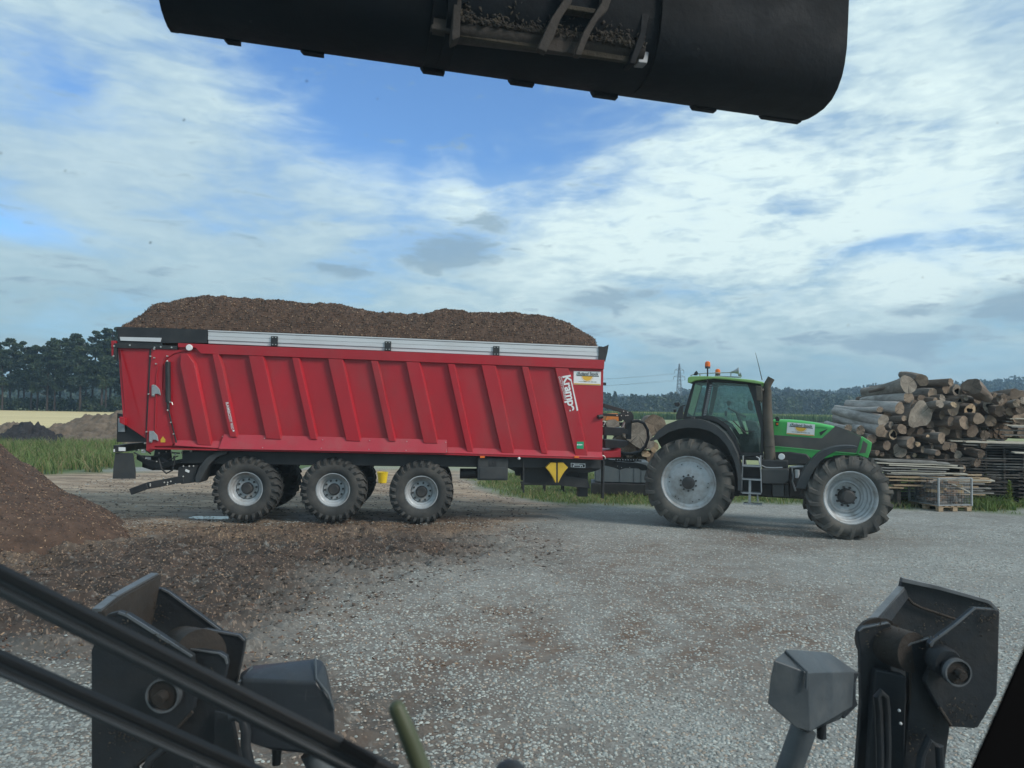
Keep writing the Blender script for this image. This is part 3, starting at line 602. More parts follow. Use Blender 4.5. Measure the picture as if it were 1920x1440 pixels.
# tool box, tanks
a, b = B(706, 975), B(890, 1115); mb = MB(); mb.box(a[0], b[0], -.02, .5, b[1], a[1]); tb = obj('tool_box', mb, DGREY, trailer, .02)
a2, b2 = B(718, 1035), B(880, 1105); mb = MB(); mb.box(a2[0], b2[0], -.034, -.022, b2[1], a2[1]); obj('lid', mb, DGREY, tb, .006)
c = B(798, 1008); mb = MB(); mb.box(c[0] - .08, c[0] + .08, -.032, -.021, c[1] - .06, c[1] + .05); mb.ball((c[0], -.035, c[1] + .01), .015); obj('latch', mb, BLACK, tb, .004)
a, b = B(598, 1050, .3), B(702, 1090, .3); mb = MB(); mb.tube([(a[0], .3 + .12, (a[1] + b[1]) / 2 - .02), (b[0], .3 + .12, (a[1] + b[1]) / 2 - .02)], .11, 18); obj('air_tank', mb, BLACK, trailer, .01)
for x in (733, 1307):
    a, b = B(x - 15, 962), B(x + 14, 972); mb = MB(); mb.box(a[0], b[0], -.125, -.108, b[1] - .01, a[1] - .004); obj('side_marker', mb, ORANGE, trailer, .003)
c = B(956, 978); mb = MB(); mb.ball((c[0], -.11, c[1]), .03, n=10, m=6); obj('lens', mb, WHITE, trailer)
mb = MB(); mb.prism(P(B, [(984, 985), (992, 985), (992, 1190), (984, 1190)]), .0, .05); obj('support_bracket', mb, BLACK, trailer)
# wheel chocks hung side by side
for sg in (-1, 1):
    x0 = 1191 + sg * 5; mb = MB(); mb.prism(P(B, [(x0, 1006), (x0 + sg * 35, 1006), (x0 + sg * 63, 1036), (x0 + sg * 40, 1062), (x0 + sg * 20, 1095), (x0 + sg * 3, 1130), (x0, 1128)]), -.02, .16)
    ck = obj('wheel_chock', mb, YELLOW, trailer, .008)
mb = MB(); mb.prism(P(B, [(1186, 1003), (1196, 1003), (1196, 1135), (1186, 1135)]), -.01, .1); obj('chock_holder', mb, BLACK, trailer)
mb = MB(); mb.prism(P(B, [(1283, 1010), (1372, 1014), (1372, 1040), (1283, 1036)]), .10, .115); tp = obj('type_plate', mb, WHITE, trailer)
mb = MB()
for x0, y0, x1, y1 in ((1287, 1014, 1294, 1035), (1303, 1027, 1340, 1034), (1296, 1016, 1300, 1024), (1345, 1028, 1352, 1036), (1356, 1020, 1368, 1036), (1306, 1015, 1330, 1018), (1334, 1016, 1360, 1020)): mb.prism(P(B, [(x0, y0), (x1, y0), (x1, y1), (x0, y1)]), .095, .0995)
obj('small_print', mb, BLACK, tp)
# drawbar: deep neck running forward and down to the hitch, support leg, hose rack
neck = P(B, [(985, 985), (1462, 990), (1462, 1045), (1420, 1060), (1385, 1068), (1260, 1062), (1240, 1085), (1380, 1105), (1395, 1165), (1180, 1142), (988, 1130)], .35)
mb = MB(); mb.prism(neck, .35, .5); mb.prism(neck, TW - .5, TW - .35); obj('drawbar_neck', mb, BLACK, trailer, .006)
mb = MB(); a, b = B(1395, 1225, .2), B(1470, 985, .2); mb.box(a[0] + .30, b[0], .15, .30, a[1], b[1]); mb.box(B(1340, 1100, .2)[0], B(1400, 1100, .2)[0], .5, .7, B(1340, 1215, .5)[1], B(1400, 1060, .5)[1]); obj('support_leg', mb, BLACK, trailer, .008)
Hh = TF.z(1120, 740, 6.545)
mb = MB(); mb.prism(P(Hh, [(62, 800), (130, 790), (215, 820), (500, 838), (590, 860), (600, 925), (545, 930), (510, 905), (340, 900), (270, 920), (200, 895), (62, 860)], .9), .85, 1.0); mb.prism(P(Hh, [(62, 800), (130, 790), (215, 820), (500, 838), (590, 860), (600, 925), (545, 930), (510, 905), (340, 900), (270, 920), (200, 895), (62, 860)], .9), 1.5, 1.65)
e0 = Hh(580, 890, 1.2); mb.tube([(e0[0], 1.0, e0[1]), (e0[0], 1.5, e0[1])], .05); mb.bar((e0[0], 1.25, e0[1]), (e0[0] + .55, 1.25, e0[1] - .25), .12, .1)
db = obj('drawbar', mb, BLACK, trailer, .008)
mb = MB()
for i in range(9): a, b = Hh(225 + i * 33, 785, .8), Hh(238 + i * 33, 820, .8); mb.box(a[0], b[0], .78, .84, b[1], a[1])
a, b = Hh(215, 800, .8), Hh(540, 822, .8); mb.box(a[0], b[0], .78, .83, b[1], b[1] + .03); obj('hose_comb', mb, BLACK, trailer)
mb = MB(); a = Hh(75, 120, 1.1); mb.bar(lip(Hh(70, 130, 1.1), 1.1), lip(Hh(360, 215, 1.1), 1.1), .05, .09); mb.bar(lip(Hh(60, 245, 1.1), 1.1), lip(Hh(270, 255, 1.1), 1.1), .05, .06)
mb.prism(P(Hh, [(262, 240), (320, 205), (410, 205), (442, 255), (440, 320), (418, 325), (410, 545), (350, 545), (340, 330), (310, 300), (300, 325), (265, 325)], 1.1), 1.06, 1.13)
mb.prism(P(Hh, [(60, 390), (230, 405), (290, 400), (345, 430), (350, 480), (290, 470), (230, 500), (60, 495)], 1.1), .9, 1.3); mb.prism(P(Hh, [(60, 545), (340, 560), (345, 600), (280, 640), (60, 650)], 1.1), .8, 1.4)
hr = obj('hose_rack', mb, BLACK, trailer, .005)
mb = MB()
for x, y in ((348, 205), (400, 220), (266, 258), (320, 260), (376, 260), (400, 256), (370, 455), (368, 508), (225, 437), (248, 875), (298, 895), (398, 892)): c = Hh(x, y, .85); mb.ball((c[0], .86 if y > 800 else 1.045, c[1]), .014, n=8, m=5)
obj('bolt', mb, BOLT, hr)
mb = MB(); mb.tube([lip(Hh(x, y, 1.0), 1.0) for x, y in ((420, 330), (500, 320), (570, 350), (615, 430), (625, 530), (590, 630), (520, 700), (430, 725), (330, 725), (270, 700))], .035, 10); obj('hose', mb, BLACK, trailer)
mb = MB(); mb.tube([lip(Hh(x, y, .95), .95) for x, y in ((335, 340), (320, 390), (290, 415))], .016, 8); mb.tube([lip(Hh(x, y, .1), .1) for x, y in ((60, 745), (90, 760), (100, 790))], .014, 8); mb.tube([lip(Hh(x, y, .1), .1) for x, y in ((75, 320), (95, 340), (80, 375))], .014, 8); obj('hose', mb, BOLT, trailer)
mb = MB(); a, b = Hh(60, 770, .6), Hh(275, 640, .6); mb.prism(P(Hh, [(60, 700), (225, 690), (275, 655), (275, 765), (60, 772)], .6), .5, 1.9); obj('front_step', mb, RED, trailer, .01)
# ---- heap of chips in the trailer (a thing of its own, resting in it)
CHIP = mat('chip_mass', (0.062, 0.038, 0.027), .95, 0, .35, 6, .9, 45, (0.11, 0.068, 0.046), .5, 4, col2=(0.10, 0.062, 0.044))
CH2 = mat('pale_chips', (0.32, 0.22, 0.14), .85, 0, .35, 30); CH3 = mat('brown_chips', (0.135, 0.075, 0.05), .9, 0, .3, 30); CH4 = mat('dark_chips', (0.040, 0.030, 0.025), .9, 0, .3, 30)
def chips(name, pts, nrm, size, mats, parent, mi=None, rng=RNG):
    """many small flat chips at pts (n,3), lying roughly on the surface"""
    n = len(pts); s = rng.uniform(.5, 1.3, (n, 1)) * size
    a = rng.normal(size=(n, 3)); nm = nrm + rng.normal(size=(n, 3)) * .55; nm /= np.linalg.norm(nm, axis=1, keepdims=True)
    a -= nm * np.sum(a * nm, 1, keepdims=True); a /= np.linalg.norm(a, axis=1, keepdims=True) + 1e-9; b = np.cross(nm, a)
    L_ = a * s; W_ = b * s * rng.uniform(.25, .55, (n, 1)); T = nm * s * .18; c = pts + nm * s * .12
    vs = np.stack([c - L_ - W_, c + L_ - W_, c + L_ + W_, c - L_ + W_, c - L_ * .9 - W_ + T, c + L_ * .9 - W_ + T, c + L_ * .9 + W_ + T, c - L_ * .9 + W_ + T], 1).reshape(-1, 3)
    f = np.array([(4, 5, 6, 7), (0, 1, 5, 4), (1, 2, 6, 5), (2, 3, 7, 6), (3, 0, 4, 7)]); fs = (np.arange(n)[:, None, None] * 8 + f[None]).reshape(-1, 4)
    m_ = rng.integers(0, len(mats), n) if mi is None else mi
    return np_obj(name, vs, fs, mats, parent, mi=np.repeat(m_, 5))
prof_px = [(258, 612), (300, 575), (340, 562), (400, 557), (470, 560), (540, 567), (600, 569), (660, 577), (715, 587), (795, 591), (818, 581), (870, 584), (960, 588), (1020, 593), (1065, 608), (1095, 630), (1112, 648)]
pu = np.array([TL(x, y, 1.2) for x, y in prof_px])
def base_h(u):   # height of the board top at u
    a, b = A(100, 232), B(1450, 295); return a[1] + (b[1] - a[1]) * (u - a[0]) / (b[0] - a[0])
nu, nv = 300, 70; us = np.linspace(pu[0, 0] + .10, fu - .07, nu); vs_ = np.linspace(.06, TW - .06, nv)
top = np.interp(us, pu[:, 0], pu[:, 1]); bh = np.array([base_h(u) for u in us]) + .004
Hm = np.zeros((nu, nv))
for i, u in enumerate(us):
    for j, v in enumerate(vs_):
        s_ = max(0, 1 - abs(v - 1.25) / 1.185); pr = 1 - (1 - s_) ** 2.1
        z = bh[i] + max(top[i] - bh[i], -.12) * pr
        Hm[i, j] = z + noise.fractal(Vector((u * 1.6, v * 1.6, 3)), 1, 2, 5) * .075 * min(1, pr * 3) + noise.noise(Vector((u * 5, v * 5, 9))) * .03 * min(1, pr * 3) + noise.noise(Vector((u * 16, v * 16, 0))) * .022
Hm[0, :] -= .2; Hm[-1, :] -= .2; Hm[:, 0] -= .2; Hm[:, -1] -= .2
X_, Y_ = np.meshgrid(us, vs_, indexing='ij'); V = np.stack([X_, Y_, Hm], -1).reshape(-1, 3); I = np.arange(nu * nv).reshape(nu, nv)
Fq = np.stack([I[:-1, :-1], I[1:, :-1], I[1:, 1:], I[:-1, 1:]], -1).reshape(-1, 4)
load = np_obj('chip_heap', V, Fq, CHIP, None, True); load.location = A0; load.rotation_euler = (0, 0, PSI)
tag(load, 'long heap of brown wood chips piled above the red trailer sides', 'wood chips')
NC = 26000; ii = RNG.integers(0, nu - 1, NC); jj = RNG.integers(0, int(nv * .62), NC); pts = V.reshape(nu, nv, 3)[ii, jj] + RNG.uniform(-.02, .02, (NC, 3)) * (1, 1, 0)
gx = np.gradient(Hm, us, axis=0)[ii, jj]; gy = np.gradient(Hm, vs_, axis=1)[ii, jj]; nr = np.stack([-gx, -gy, np.ones(NC)], 1); nr /= np.linalg.norm(nr, axis=1, keepdims=True)
mi = RNG.choice(3, NC, p=[.10, .55, .35]); c = chips('loose_chips', pts, nr, .016, [CH2, CH3, CH4], load, mi); c['kind'] = 'stuff'
# crumbs lying on the board edge and rail
n_ = 420; t_ = RNG.random(n_); e0, e1 = A(595, 250), B(1450, 296); pts = np.stack([e0[0] + (e1[0] - e0[0]) * t_, RNG.uniform(0, .05, n_), e0[1] + (e1[1] - e0[1]) * t_ + .003], 1)
c = chips('loose_chips', pts, np.tile([0, 0, 1.], (n_, 1)), .011, [CH3, CH3, CH2, CH4], load); c['kind'] = 'stuff'
# ================================================================== TRACTOR
PS2 = R(-21)
B0 = on_y(1290, 987, 14.9); B0.z = 0
QF = Frame(B0, PS2); C = QF.z(1120, 640, 3.3103); D_ = QF.z(1180, 660, 6.857); E = QF.z(1420, 760, 5.76); QL = QF.at
tractor = empty('tractor', B0, PS2, 'green and grey farm tractor with orange beacons, hitched to the red trailer', 'tractor')
def PP(fn, pts, v): return [fn(x, y, v) for x, y in pts]
TRK = 2.5
# wheels
c = QL(1290, 903, 0); rz = .925
wheel(tractor, 1.86, .62, .548, 'rear', (c[0], 0, rz), lugs=20, lug_h=.05, rub=RUBBER2, spin=.3, side=1)
wheel(tractor, 1.86, .62, .548, 'rear', (c[0], TRK, rz), lugs=20, lug_h=.05, rub=RUBBER2, rot=math.pi, spin=1.0, side=1)
rear_u = c[0]
c = QL(1597, 931, .02); front_u = c[0]; fz = .80
ST = R(16)
wheel(tractor, 1.62, .54, .50, 'front', (c[0], .02, fz), lugs=18, lug_h=.045, rub=RUBBER2, rot=ST, spin=.1, side=1)
wheel(tractor, 1.62, .54, .50, 'front', (c[0], TRK - .02, fz), lugs=18, lug_h=.045, rub=RUBBER2, rot=math.pi + ST, spin=.7, side=1)
fu_ = front_u + .12
mb = MB(); mb.tube([(rear_u, .45, rz), (rear_u, TRK - .45, rz)], .14, 16); mb.box(rear_u - .35, rear_u + .5, .95, 1.55, .62, 1.35); mb.tube([(fu_, .5, fz), (fu_, TRK - .5, fz)], .11, 14); mb.box(rear_u + .4, fu_ + .2, 1.0, 1.5, .62, 1.15)
obj('chassis', mb, HUB, tractor, .02)
# rear fender
outer = [(325, 612), (352, 590), (372, 560), (430, 515), (500, 488), (560, 481), (620, 482), (665, 492), (730, 520), (790, 570), (835, 630), (868, 700), (886, 770), (895, 850), (895, 930)]
inner = [(872, 925), (872, 850), (855, 760), (828, 690), (790, 630), (740, 580), (690, 555), (630, 540), (560, 536), (500, 545), (440, 565), (395, 595), (372, 612)]
q = PP(C, outer + inner, .05); mb = MB(); mb.prism(q, .05, .12); q2 = PP(C, outer, .05); q3 = PP(C, [(x, y + 8) for x, y in outer], .05)
mb.prism(q2 + q3[::-1], .1202, .72); fo = obj('rear_fender', mb, DGREY, tractor, .012)
mb = MB(); yy = TRK - .12; mb.prism(q, yy, yy + .07); mb.prism(q2 + q3[::-1], TRK - .72, yy - .0002); obj('rear_fender', mb, DGREY, tractor, .012)
mb = MB(); mb.prism(PP(C, [(372, 612), (430, 560), (560, 530), (690, 548), (790, 620), (850, 750), (880, 850), (880, 960), (560, 960)], .7), .68, .72); obj('wheel_arch', mb, HUB, tractor)
# cab: near side plane v=.5, far side v=2.0
V0, V1 = .50, 2.0
def both(fn, pts, name, m_, t=.05, bev=.006, parent=None, v0=V0, v1=V1):
    q = PP(fn, pts, v0); mb = MB(); mb.prism(q, v0, v0 + t); mb.prism(q, v1 - t, v1); return obj(name, mb, m_, parent or tractor, bev)
both(D_, [(815, 400), (850, 385), (735, 825), (725, 865), (685, 862), (700, 790)], 'cab_post', BLACK, .06)
both(D_, [(1000, 390), (1070, 392), (1040, 560), (985, 805), (950, 830), (925, 830), (960, 620)], 'cab_post', BLACK, .06)
both(D_, [(1518, 405), (1600, 400), (1640, 470), (1660, 640), (1722, 900), (1722, 1310), (1690, 1320), (1690, 1000), (1600, 640)], 'cab_post', BLACK, .06)
both(D_, [(800, 385), (1060, 345), (1500, 385), (1640, 405), (1640, 440), (1515, 415), (1070, 388), (840, 395)], 'cab_header', BLACK, .06)
both(D_, [(725, 830), (985, 820), (1130, 845), (1270, 940), (1370, 1090), (1430, 1290), (1722, 1290), (1722, 1330), (1400, 1330), (1340, 1150), (1240, 990), (1110, 890), (960, 860), (725, 865)], 'cab_sill', BLACK, .06)
mb = MB()
def yb(fn, x, y, r_=.03, v0=V0 + .06, v1=V1 - .06): p = fn(x, y, V0); mb.bar((p[0], v0, p[1]), (p[0], v1, p[1]), r_ * 2, r_ * 2)
for x, y in ((832, 392), (705, 845), (1620, 420)): yb(D_, x, y)
obj('cab_crossbar', mb, BLACK, tractor)
a, b = D_(700, 1310, V0), D_(1720, 1400, V0); mb = MB(); mb.box(D_(960, 1300, V0)[0], b[0] - .0, V0 + .05, V1 - .05, b[1], a[1]); obj('cab_floor', mb, HUB, tractor, .02)
def pane(name, fn, pts, v, t=.006, y=None):
    mb = MB(); mb.prism(PP(fn, pts, v), v, v + t); return obj(name, mb, GLASS, tractor)
pane('side_window', D_, [(845, 395), (1000, 390), (925, 830), (735, 825)], V0 + .02)
pane('door_window', D_, [(1070, 390), (1520, 412), (1600, 640), (1690, 1000), (1690, 1290), (1432, 1290), (1370, 1090), (1270, 940), (1130, 845), (985, 810), (1040, 560)], V0 + .02)
mb = MB(); mb.prism(PP(D_, [(845, 395), (1000, 390), (925, 830), (735, 825)], V0), V1 - .03, V1 - .024); obj('side_window', mb, GLASS, tractor)
mb = MB(); mb.prism(PP(D_, [(1070, 390), (1520, 412), (1600, 640), (1690, 1000), (1690, 1290), (1432, 1290), (1370, 1090), (1270, 940), (1130, 845), (985, 810), (1040, 560)], V0), V1 - .03, V1 - .024); obj('door_window', mb, GLASS, tractor)
p, q = D_(1640, 440, V0), D_(1722, 900, V0); mb = MB(); mb.hexa([(p[0], V0 + .07, p[1]), (p[0] + .008, V0 + .07, p[1]), (p[0] + .008, V1 - .07, p[1]), (p[0], V1 - .07, p[1]), (q[0], V0 + .07, q[1]), (q[0] + .008, V0 + .07, q[1]), (q[0] + .008, V1 - .07, q[1]), (q[0], V1 - .07, q[1])]); obj('windscreen', mb, GLASS, tractor)
p, q = D_(838, 395, V0), D_(715, 840, V0); mb = MB(); mb.hexa([(p[0], V0 + .07, p[1]), (p[0] + .008, V0 + .07, p[1]), (p[0] + .008, V1 - .07, p[1]), (p[0], V1 - .07, p[1]), (q[0], V0 + .07, q[1]), (q[0] + .008, V0 + .07, q[1]), (q[0] + .008, V1 - .07, q[1]), (q[0], V1 - .07, q[1])]); obj('rear_window', mb, GLASS, tractor)
# ladder-like grille on the B post
mb = MB()
for i in range(16):
    f = i / 15; x, y = 1048 - 78 * f, 430 + 380 * f; a = D_(x - 16, y, V0); b = D_(x + 16, y - 4, V0); mb.bar((a[0], V0 - .012, a[1]), (b[0], V0 - .012, b[1]), .012, .018)
obj('post_grille', mb, GALV, tractor)
# roof
roof = PP(D_, [(745, 395), (748, 325), (790, 310), (960, 308), (1150, 315), (1450, 342), (1600, 358), (1715, 382), (1738, 398), (1690, 415), (1500, 385), (1280, 360), (1080, 343), (850, 368), (810, 385), (790, 395)], .36)
mb = MB(); mb.prism(roof, .40, 2.10); ro = obj('roof', mb, LGREEN, tractor, .03)
mb = MB(); mb.prism(PP(D_, [(770, 390), (1080, 350), (1500, 390), (1690, 418), (1690, 432), (1500, 402), (1080, 362), (800, 402)], .40), .44, 2.06); obj('roof_underside', mb, BLACK, tractor, .01)
# interior: seat, wheel, console
IN = mat('cab_interior_grey', (.05, .055, .058), .8, 0, .2, 5); SEATM = mat('seat_fabric', (.03, .032, .035), .95, 0, .2, 20, .3, 120)
u_ = D_(1130, 900, 1.2)[0]; z0 = D_(1200, 1100, 1.2)[1]
s = empty('seat', (u_, 1.25, z0), parent=tractor); mb = MB(); mb.box(-.25, .25, -.26, .26, .0, .14); obj('cushion', mb, SEATM, s, .04); mb = MB(); mb.prism([(-.25, .1), (-.14, .1), (-.24, .66), (-.34, .66)], -.24, .24); obj('backrest', mb, SEATM, s, .04); mb = MB(); mb.box(-.15, .1, -.2, .2, -.4, 0); obj('base', mb, IN, s, .02)
p = D_(1385, 780, 1.25); mb = MB(); ax = Vector((.45, 0, .9)).normalized(); c0 = Vector((p[0], 1.25, p[1])); a_ = Vector((0, 1, 0)); b_ = ax.cross(a_)
ring = [c0 + (a_ * math.cos(t) + b_ * math.sin(t)) * .2 for t in np.linspace(0, 2 * math.pi, 25)]; mb.tube(ring, .018, 8, False)
for t in (0.4, 2.5, 4.5): mb.tube([c0, c0 + (a_ * math.cos(t) + b_ * math.sin(t)) * .2], .012, 6)
mb.tube([c0, c0 + Vector((.18, 0, -.5))], .04, 8); obj('steering_wheel', mb, BLACK, tractor)
mb = MB(); mb.prism(PP(D_, [(1500, 870), (1640, 900), (1680, 980), (1690, 1290), (1560, 1290), (1540, 1000)], 1.2), .75, 1.75); obj('dashboard', mb, IN, tractor, .03)
mb = MB(); mb.prism(PP(D_, [(1420, 1050), (1650, 1060), (1680, 1290), (1430, 1290)], .6), .56, .62); obj('door_panel', mb, IN, tractor, .01)
mb = MB(); mb.tube([lip(D_(1330, 880, V0), V0 - .02), lip(D_(1500, 1050, V0), V0 - .02)], .012, 6); mb.tube([lip(D_(1200, 900, V0), V0 - .02), lip(D_(1260, 890, V0), V0 - .02)], .012, 6); mb.prism(PP(D_, [(1435, 1010), (1610, 1015), (1610, 1028), (1435, 1022)], V0), V0 - .02, V0 - .001); obj('door_handle', mb, BLACK, tractor)
mb = MB(); mb.prism(PP(D_, [(1520, 640), (1555, 620), (1585, 660), (1590, 740), (1560, 760), (1525, 730)], 1.7), 1.72, 1.76); mb.prism(PP(D_, [(1245, 640), (1275, 620), (1310, 645), (1290, 690), (1262, 690)], 1.5), 1.5, 1.56); mb.prism(PP(D_, [(1030, 405), (1150, 410), (1150, 440), (1040, 440)], 1), .8, 1.2); obj('cab_fittings', mb, BLACK, tractor, .01)
mb = MB(); mb.prism(PP(D_, [(1225, 760), (1262, 760), (1262, 830), (1230, 830)], 1.0), .9, 1.0); obj('armrest_control', mb, IN, tractor, .02)
# mirrors, lamps, beacons, horn
mb = MB(); mb.prism(PP(D_, [(1625, 435), (1700, 440), (1712, 610), (1690, 630), (1640, 622)], .2), .18, .26); mb.tube([lip(D_(1700, 495, .2), .22), lip(D_(1715, 480, .4), .5)], .03, 8); obj('mirror', mb, EXHM, tractor, .012)
mb = MB(); mb.prism(PP(D_, [(1625, 435), (1700, 440), (1712, 610), (1690, 630), (1640, 622)], .2), TRK - .26, TRK - .18); obj('mirror', mb, EXHM, tractor, .012)
def beacon(x, ytop, ybot, v, stem=None):
    p = D_(x, (ytop + ybot) / 2, v); q = D_(x, ytop, v); h = 2 * abs(q[1] - p[1]); b0 = p[1] - h / 2
    o = empty('beacon', (p[0], v, b0), parent=tractor)
    mb = MB(); mb.lathe([(.001, 0), (.055, 0), (.055, h * .28), (.001, h * .28)], axis='z', n=20); obj('base', mb, DGREY, o)
    mb = MB(); mb.lathe([(.001, h * .281), (.057, h * .281), (.058, h * .6), (.052, h * .85), (.03, h * .98), (.001, h)], axis='z', n=20); obj('lens', mb, ORANGE, o)
    if stem: s_ = D_(x, stem, v); mb = MB(); mb.tube([(0, 0, 0), (0, 0, s_[1] - b0)], .016, 8); obj('stem', mb, BLACK, o)
beacon(1007, 118, 212, .42, 400); beacon(1137, 216, 303, 1.4, 330)
mb = MB(); mb.tube([lip(D_(785, 305, .8), .8), lip(D_(830, 285, .8), .8), lip(D_(960, 275, .8), .8), lip(D_(1310, 263, .8), .8)], .012, 8); mb.tube([lip(D_(1305, 262, .8), .8), lip(D_(1345, 255, .8), .8), lip(D_(1385, 248, .8), .8), lip(D_(1408, 246, .8), .8)], [.02, .03, .055, .09], 14)
mb.tube([lip(D_(1305, 262, .8), .8), lip(D_(1305, 320, .8), .8)], .012, 6); mb.tube([lip(D_(905, 278, .8), .8), lip(D_(910, 310, .8), .8)], .012, 6); mb.tube([lip(D_(1400, 300, .95), .95), lip(D_(1440, 290, .95), .95)], [.02, .05], 12); mb.tube([lip(D_(1100, 312, .8), .8), lip(D_(1440, 325, .8), .8)], .014, 6); obj('air_horn', mb, GALV, tractor)
mb = MB(); mb.prism(PP(D_, [(825, 300), (840, 265), (865, 240), (885, 275), (870, 300)], .5), .46, .56); obj('work_lamp', mb, DGREY, tractor, .01)
mb = MB(); mb.tube([lip(D_(1707, 360, 1.0), 1.0), lip(D_(1665, 180, 1.0), 1.0), lip(D_(1622, 10, 1.0), 1.0)], [.009, .007, .004], 6); obj('antenna', mb, BLACK, tractor)
mb = MB(); mb.prism(PP(D_, [(578, 655), (640, 645), (652, 680), (625, 705), (590, 695)], .45), .42, .52); mb.prism(PP(D_, [(566, 740), (600, 735), (605, 770), (575, 780)], .45), .42, .5); wl = obj('rear_work_lamp', mb, BLACK, tractor, .01)
mb = MB(); mb.prism(PP(D_, [(600, 870), (600, 810), (625, 750), (650, 700), (690, 680), (720, 682), (715, 695), (690, 700), (690, 860)], .45), .46, .52); obj('lamp_bracket', mb, DGREY, tractor, .01)
mb = MB(); mb.box(D_(795, 830, .3)[0], D_(845, 830, .3)[0], .2, .35, D_(800, 890, .3)[1], D_(800, 835, .3)[1]); obj('fender_lamp', mb, DGREY, tractor, .01)
# exhaust stack
ve = .55; mb = MB()
pth = [lip(C(1072, 738, ve), ve), lip(C(1062, 560, ve), ve), lip(C(1054, 400, ve), ve), lip(C(1053, 300, ve), ve)]
mb.tube(pth, [.115, .105, .095, .088], 22)
mb.tube([lip(C(1052, 300, ve), ve), lip(C(1052, 285, ve), ve), lip(C(1060, 262, ve), ve), lip(C(1074, 238, ve), ve), lip(C(1080, 228, ve), ve)], [.075, .078, .078, .076, .076], 20, caps=False)
eo = obj('exhaust_stack', mb, EXHM, tractor, angle=60)
mb = MB(); e1, e2 = lip(C(1072, 241, ve), ve), lip(C(1079, 230, ve), ve); mb.tube([e1, e2], .068, 18); obj('exhaust_mouth', mb, mat('soot', (.004, .004, .004), .9), eo)
mb = MB()
for i in range(4): p = C(1045 + i * 14, 651, ve); mb.ball((p[0], ve - .115, p[1]), .012, n=6, m=4)
obj('bolt', mb, BLACK, eo)
# hood
h0, h1 = .84, 1.66
outl = [(150, 152), (250, 152), (360, 154), (480, 164), (600, 180), (700, 196), (835, 224), (990, 275), (1130, 332), (1235, 400), (1225, 470), (1190, 570), (1080, 545), (700, 600), (150, 600)]
mb = MB(); mb.prism(PP(E, outl, h0), h0, h1); hood = obj('hood', mb, GREEN, tractor, .06)
def panel(name, pts, m_, d=.006, par=None, both_=True, bev=.003):
    mb = MB(); q = PP(E, pts, h0); mb.prism(q, h0 - d, h0 - .0005)
    if both_: mb.prism(q, h1 + .0005, h1 + d)
    return obj(name, mb, m_, par or hood, bev)
panel('side_panel', [(150, 318), (690, 355), (700, 353), (835, 232), (985, 283), (1122, 340), (1080, 480), (1060, 525), (700, 492), (150, 440)], HOODGREY, .012)
panel('crown_panel', [(846, 222), (838, 230), (985, 282), (1125, 338), (1128, 330), (985, 272)], HOODGREY, .013)
mb = MB(); a = [(835, 224), (990, 275), (1130, 332)]; q = PP(E, a, h0); mb.add([(x, h0 + .02, z + .004) for x, z in q] + [(x, h1 - .02, z + .004) for x, z in q] + [(x, h0 + .02, z - .02) for x, z in q] + [(x, h1 - .02, z - .02) for x, z in q], [(0, 1, 4, 3), (1, 2, 5, 4), (6, 7, 1, 0), (7, 8, 2, 1), (3, 4, 10, 9), (4, 5, 11, 10)]); obj('top_panel', mb, HOODGREY, hood)
panel('air_vent', [(668, 292), (765, 250), (685, 328)], BLACK, .016)
panel('air_vent', [(615, 235), (755, 240), (750, 246), (640, 243)], mat('dark_green_crease', (.02, .2, .05), .5), .008, None, False)  # darker green strip drawn along the hood crease, no vent
panel('crease_line', [(175, 438), (700, 487), (1075, 516), (1073, 526), (700, 496), (175, 447)], mat('bright_green_edge', (.12, .5, .16), .4), .018)
panel('lower_panel', [(150, 505), (300, 500), (380, 520), (520, 528), (575, 560), (580, 598), (150, 598)], HUB, .016)
mb = MB(); fr_ = [(1132, 335), (1237, 402), (1226, 475), (1192, 572), (1078, 530), (1100, 470)]; fi = [(1143, 378), (1192, 418), (1168, 515), (1096, 515), (1120, 470)]
q = PP(E, fr_, h0); mb.prism(q, h0 - .03, h0 - .001); mb.prism(q, h1 + .001, h1 + .03); nose = obj('nose_frame', mb, GREEN, hood, .012)
mb = MB(); q = PP(E, fi, h0 - .03); mb.prism(q, h0 - .036, h0 - .0302); obj('headlight', mb, HOODGREY, nose)
mb = MB(); a, b = E(1238, 405, h0), E(1196, 568, h0); mb.hexa([(a[0], h0 + .1, a[1]), (a[0] + .012, h0 + .1, a[1]), (a[0] + .012, h1 - .1, a[1]), (a[0], h1 - .1, a[1]), (b[0], h0 + .1, b[1]), (b[0] + .012, h0 + .1, b[1]), (b[0] + .012, h1 - .1, b[1]), (b[0], h1 - .1, b[1])]); obj('front_grille', mb, BLACK, nose)
company_sign(QF.z(1460, 780, 19.2), [(320, 235), (1370, 325), (1340, 770), (285, 690)], h0 - .013, tractor, None)
mb = MB(); mb.prism(PP(E, [(190, 130), (225, 120), (243, 150), (235, 175), (200, 170)], .7), .66, .76); mb.prism(PP(E, [(195, 178), (230, 180), (228, 225), (195, 222)], .7), .68, .74); obj('work_lamp', mb, BLACK, tractor, .008)
mb = MB(); mb.prism(PP(E, [(205, 190), (226, 192), (225, 212), (205, 210)], .68), .665, .679); obj('indicator_lens', mb, ORANGE, tractor)
